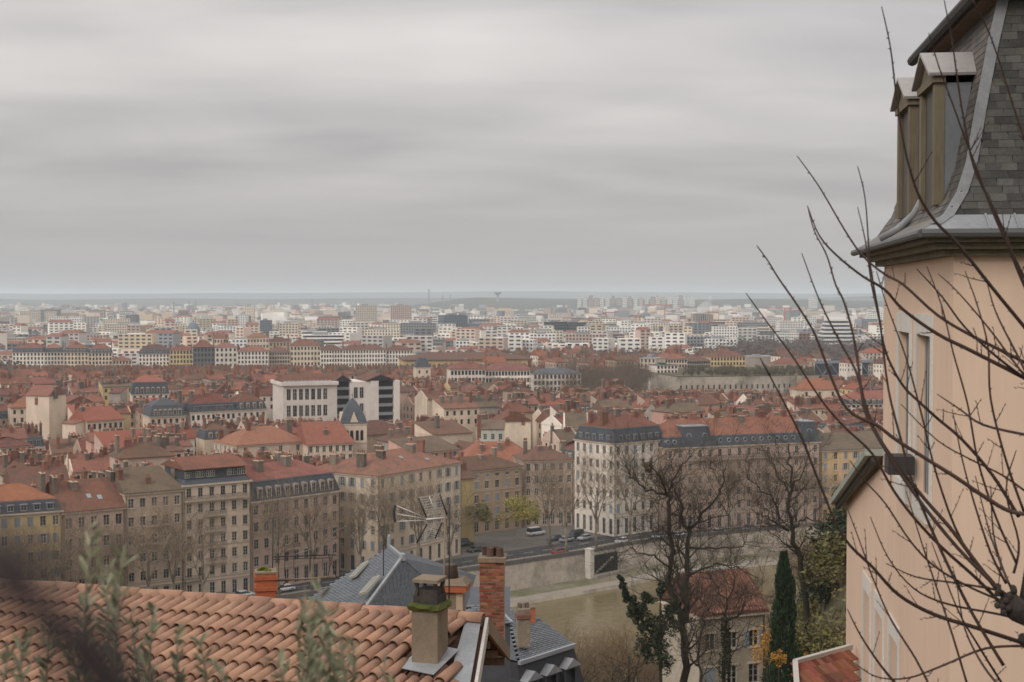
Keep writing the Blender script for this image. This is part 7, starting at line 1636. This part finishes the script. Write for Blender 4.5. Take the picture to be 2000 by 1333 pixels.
traced_tree('slanting_tree', 'slanting thin tree leaning from the ivy mass', [Q4([(625, 1420), (600, 1240), (620, 1050), (640, 950), (700, 880)]) + [(.16, .04)], Q4([(600, 1240), (550, 1160), (560, 1000), (585, 900)]) + [(.1, .02)]], 90., .2, 14)
def bush(name, label, u, v, d, rx, rz_, m, n, size, seed, cat='shrub', group=None, stems=True, clumps=14):
    c = at(u, v, d); z = terrain_z(c.x, c.y); root = thing(name, (c.x, c.y, z), 0, label, cat, group); lm = leaf_mass(seed, n, rx, rx, rz_, size, clumps); h = c.z - z; lm.v = [(x, y, zz + h) for x, y, zz in lm.v]; lm.build('foliage', m, root)
    q = MB(); q.tube([(0, 0, -.3), (.1, 0, h * .5), (0, 0, max(.4, h))], [.09, .07, .03], 5); q.build('stem', M_BARKD, root)
def ivy():
    d = 96.; rng = random.Random(3); pl = [(1212, 1132, .32), (1218, 1146, .36), (1225, 1160, .42), (1231, 1174, .5), (1240, 1190, .7), (1250, 1207, .8), (1262, 1175, .6), (1290, 1150, .6), (1262, 1225, 1.0), (1285, 1250, 1.2), (1295, 1290, 1.0), (1270, 1270, 1.1), (1312, 1185, .7), (1300, 1215, .9)]
    c = at(1300, 1330, d); z = terrain_z(c.x, c.y); root = thing('ivy_mass', (c.x, c.y, z), 0, 'dark ivy mass climbing over the trunks left of the forked tree', 'ivy'); o = Vector((c.x, c.y, z)); mb = MB()
    for u, v, r_ in pl:
        p = at(u, v, d + rng.uniform(-.5, .5)) - o; lm = leaf_mass(rng.randrange(999), int(750 * r_ + 150), r_, r_, r_ * 1.1, .10, 8); k = len(mb.v); mb.v += [(x + p.x, y + p.y, zz + p.z) for x, y, zz in lm.v]; mb.f += [tuple(i + k for i in f) for f in lm.f]; mb.m += lm.m
    mb.build('foliage', M_LEAFG, root); q = MB()
    J = at(1288, 1262, d) - o; q.tube([(0, 0, -.4), tuple(J)], [.16, .1], 5)
    for tgt in (0, 7, 12): P = at(*pl[tgt][:2], d) - o; K = at(1252, 1210, d) - o if tgt == 0 else J.lerp(P, .5); q.tube([tuple(J), tuple(K), tuple(P)], [.1, .07, .03], 5)
    q.build('stem', M_BARKD, root)
ivy()
bush('ivy_column', 'ivy column wrapping the slim tree trunk', 1415, 1270, 91.8, .42, 3.0, M_LEAFG, 1500, .09, 5)
bush('orange_bush', 'bright orange-yellow leafed bush at the foot of the cypress', 1492, 1262, 74., .75, 1.3, M_LEAFO, 900, .065, 6, clumps=22)
bush('orange_bush', 'small patch of orange leaves under the cypress', 1520, 1285, 69., .45, .45, M_LEAFO, 420, .06, 7, clumps=16)
bush('orange_bush', 'orange sprig low on the slope right of the cypress', 1575, 1285, 72., .4, .3, M_LEAFO, 240, .06, 8, clumps=14)
def cypress():
    d = 71.; top = at(1532, 1082, d); z = terrain_z(top.x, d); H = top.z - z; root = thing('cypress', (top.x, d, z), 0, 'slender dark green cypress among the bare trees', 'tree'); rng = random.Random(6); mb = MB()
    for _ in range(9000):
        t = rng.random() ** .8; zz = H * t; R = (1.28 * (1 - t) ** .62 * (.55 + .45 * min(1, t * 6)) + .05) * (1 + .16 * sin(zz * 2.3) * cos(zz * 1.1)); a = rng.uniform(0, 6.28); R *= 1 + .2 * sin(a * 3 + zz * 1.9); rr = R * rng.uniform(.55, 1.0); p = Vector((cos(a) * rr, sin(a) * rr, zz)); up = Vector((cos(a) * .35, sin(a) * .35, 1)).normalized(); s = rng.uniform(.1, .22); sd_ = up.cross(Vector((rng.uniform(-1, 1), rng.uniform(-1, 1), 0))).normalized() * s * .28; mb.poly([p - sd_, p + sd_, p + up * s * 1.3])
    mb.build('crown', mat('cypress_green', (.026, .046, .022), .85, .2, 2., island=True, rnd=.55, hue=.04), root); q = MB(); q.tube([(0, 0, -.3), (0, 0, H * .6)], [.16, .05], 6); q.build('trunk', M_BARKD, root); LAND.append(('the cypress', tuple(top)))
cypress()
rng = random.Random(44)
BM = [leaf_mass(100 + k, 1500, 2.0, 2.0, 1.5, .13, 16).mesh('foliage', [M_LEAFG, M_LEAFM, M_LEAFM, M_LEAFG][k]) for k in range(4)]
names = ['dark evergreen shrub on the steep slope', 'olive brown shrub on the steep slope', 'yellowish green shrub on the steep slope', 'dense dark shrub on the steep slope']
for i in range(64):
    d = rng.uniform(60, 200); u = rng.uniform(1500, 1730) if d > 75 else rng.uniform(1560, 1740); x = at_x(u, d); k = rng.randrange(4); s = rng.uniform(.7, 1.3) * (.6 + d / 190); z = terrain_z(x, d)
    root = thing('slope_shrub', (x, d, z), rng.uniform(0, 6), None, 'shrub', 'shrubs covering the steep slope'); root.scale = (s, s, s); put('foliage', BM[k], root, (0, 0, 1.1)); q = MB(); q.tube([(0, 0, -.4), (.1, 0, 1.2)], [.08, .03], 5); q.build('stem', M_BARKD, root); REG.append((root, names[k], 'shrub', (x, d, z + 1)))
SB = [bare_tree_meshes(s, 9, .12, .8, nch=(0, 7, 5, 4, 3), m1=M_BARKD, m2=mat('bank_twigs', (.19, .135, .08), .95, .2, 1., rnd=.25, hue=.03), fork=.22) for s in (31, 32, 33)]
for i in range(62):
    d = rng.uniform(150, 208); u = rng.uniform(1060, 1480) if i < 36 else rng.uniform(1480, 1720); x = at_x(u, d); z = terrain_z(x, d); s = rng.uniform(1.0, 1.85); k = rng.randrange(3)
    root = thing('bank_tree', (x, d, z), rng.uniform(0, 6), None, 'tree', 'twiggy bare trees on the near bank'); root.scale = (s * 1.15, s * 1.15, s); put('trunk', SB[k][0], root); put('crown', SB[k][1], root); REG.append((root, 'twiggy brown tree on the near bank', 'tree', (x, d, z + 8)))

def undergrowth():
    rng = random.Random(71); mb = MB(); tw = MB()
    for _ in range(15000):
        d = 55 + 155 * rng.random(); u = rng.uniform(1440, 1760); x = at_x(u, d); z = terrain_z(x, d); h = rng.random() ** 1.6 * 1.3; s = rng.uniform(.10, .26) * (.6 + d / 160); p = Vector((x + rng.uniform(-.4, .4), d, z + h))
        a = Vector((rng.uniform(-1, 1), rng.uniform(-1, 1), rng.uniform(-.3, 1))).normalized(); b = a.orthogonal().normalized(); mb.quad(p - a * s, p + b * s * .5, p + a * s, p - b * s * .5)
    for _ in range(1500):
        d = 60 + 150 * rng.random(); u = rng.uniform(1400, 1760); x = at_x(u, d); z = terrain_z(x, d); h = rng.uniform(.8, 2.8); q = Vector((x, d, z - .1)); e = q + Vector((rng.uniform(-.7, .7), rng.uniform(-.7, .7), h)); tw.tube([q, q.lerp(e, .5) + Vector((rng.uniform(-.15, .15), 0, 0)), e], [.025, .018, .008], 3, cap=False)
        for k in range(3): f = q.lerp(e, rng.uniform(.4, .9)); tw.tube([f, f + Vector((rng.uniform(-.7, .7), rng.uniform(-.7, .7), rng.uniform(.2, .9)))], [.014, .006], 3, cap=False)
    tag(mb.build('undergrowth', mat('slope_undergrowth', (.13, .11, .045), .9, .2, 1., island=True, rnd=.55, hue=.09)), 'olive and brown undergrowth covering the steep slope', 'undergrowth', kind='stuff')
    tag(tw.build('brushwood', mat('slope_brush', (.12, .085, .055), .95, .2, 1., island=True, rnd=.4)), 'thin bare stems standing in the undergrowth', 'brushwood', kind='stuff')
undergrowth()
# ------------------------------------------------------------------ the air
def haze():
    m = bpy.data.materials.new('haze_air'); m.use_nodes = True; t = m.node_tree; t.nodes.clear()
    out = t.nodes.new('ShaderNodeOutputMaterial'); v = t.nodes.new('ShaderNodeVolumePrincipled')
    v.inputs['Color'].default_value = (0.86, 0.94, 1.0, 1); v.inputs['Density'].default_value = 0.0001; v.inputs['Anisotropy'].default_value = 0.0
    t.links.new(v.outputs[0], out.inputs['Volume'])
    mb = MB(); mb.box(-11000, 14000, -300, 36000, -10.5, 150)
    o = mb.build('haze', m); tag(o, kind='stuff')
haze()
# ------------------------------------------------------------------ labels for the many: each told apart by what stands near it
_T = ['', 'first', 'second', 'third', 'fourth', 'fifth', 'sixth', 'seventh', 'eighth', 'ninth', 'tenth', 'eleventh', 'twelfth', 'thirteenth', 'fourteenth', 'fifteenth', 'sixteenth', 'seventeenth', 'eighteenth', 'nineteenth', 'twentieth']
def ordn(n): return _T[n] if n <= 20 else {2: 'twenty-', 3: 'thirty-', 4: 'forty-', 5: 'fifty-'}[n // 10] + _T[n % 10] if n % 10 else {3: 'thirtieth', 4: 'fortieth', 5: 'fiftieth'}[n // 10]
def label_all():
    lp = [(ph, p, proj(p)) for ph, p in LAND]; groups = {}
    for o, desc, cat, p in REG:
        u, v = proj(p); best = None
        for ph, q, (lu, lv) in lp:
            dist = math.hypot((u - lu), (v - lv) * 2.0) * (1 + abs(math.log(max(p[1], 1) / max(q[1], 1))))
            if best is None or dist < best[0]: best = (dist, ph, q, lu, lv)
        dist, ph, q, lu, lv = best
        du = u - lu
        if abs(du) > 1.3 * abs(v - lv) + 12: rel = 'left of' if du < 0 else 'right of'
        else: rel = 'beyond' if p[1] > q[1] else 'in front of'
        o['category'] = cat; groups.setdefault((desc, rel, ph), []).append((dist, o))
    for (desc, rel, ph), lst in groups.items():
        lst.sort(key=lambda t: t[0])
        for i, (_, o) in enumerate(lst): o['label'] = ((ordn(i + 1) + ' ') if len(lst) > 1 else '') + f'{desc} {rel} {ph}'
label_all()
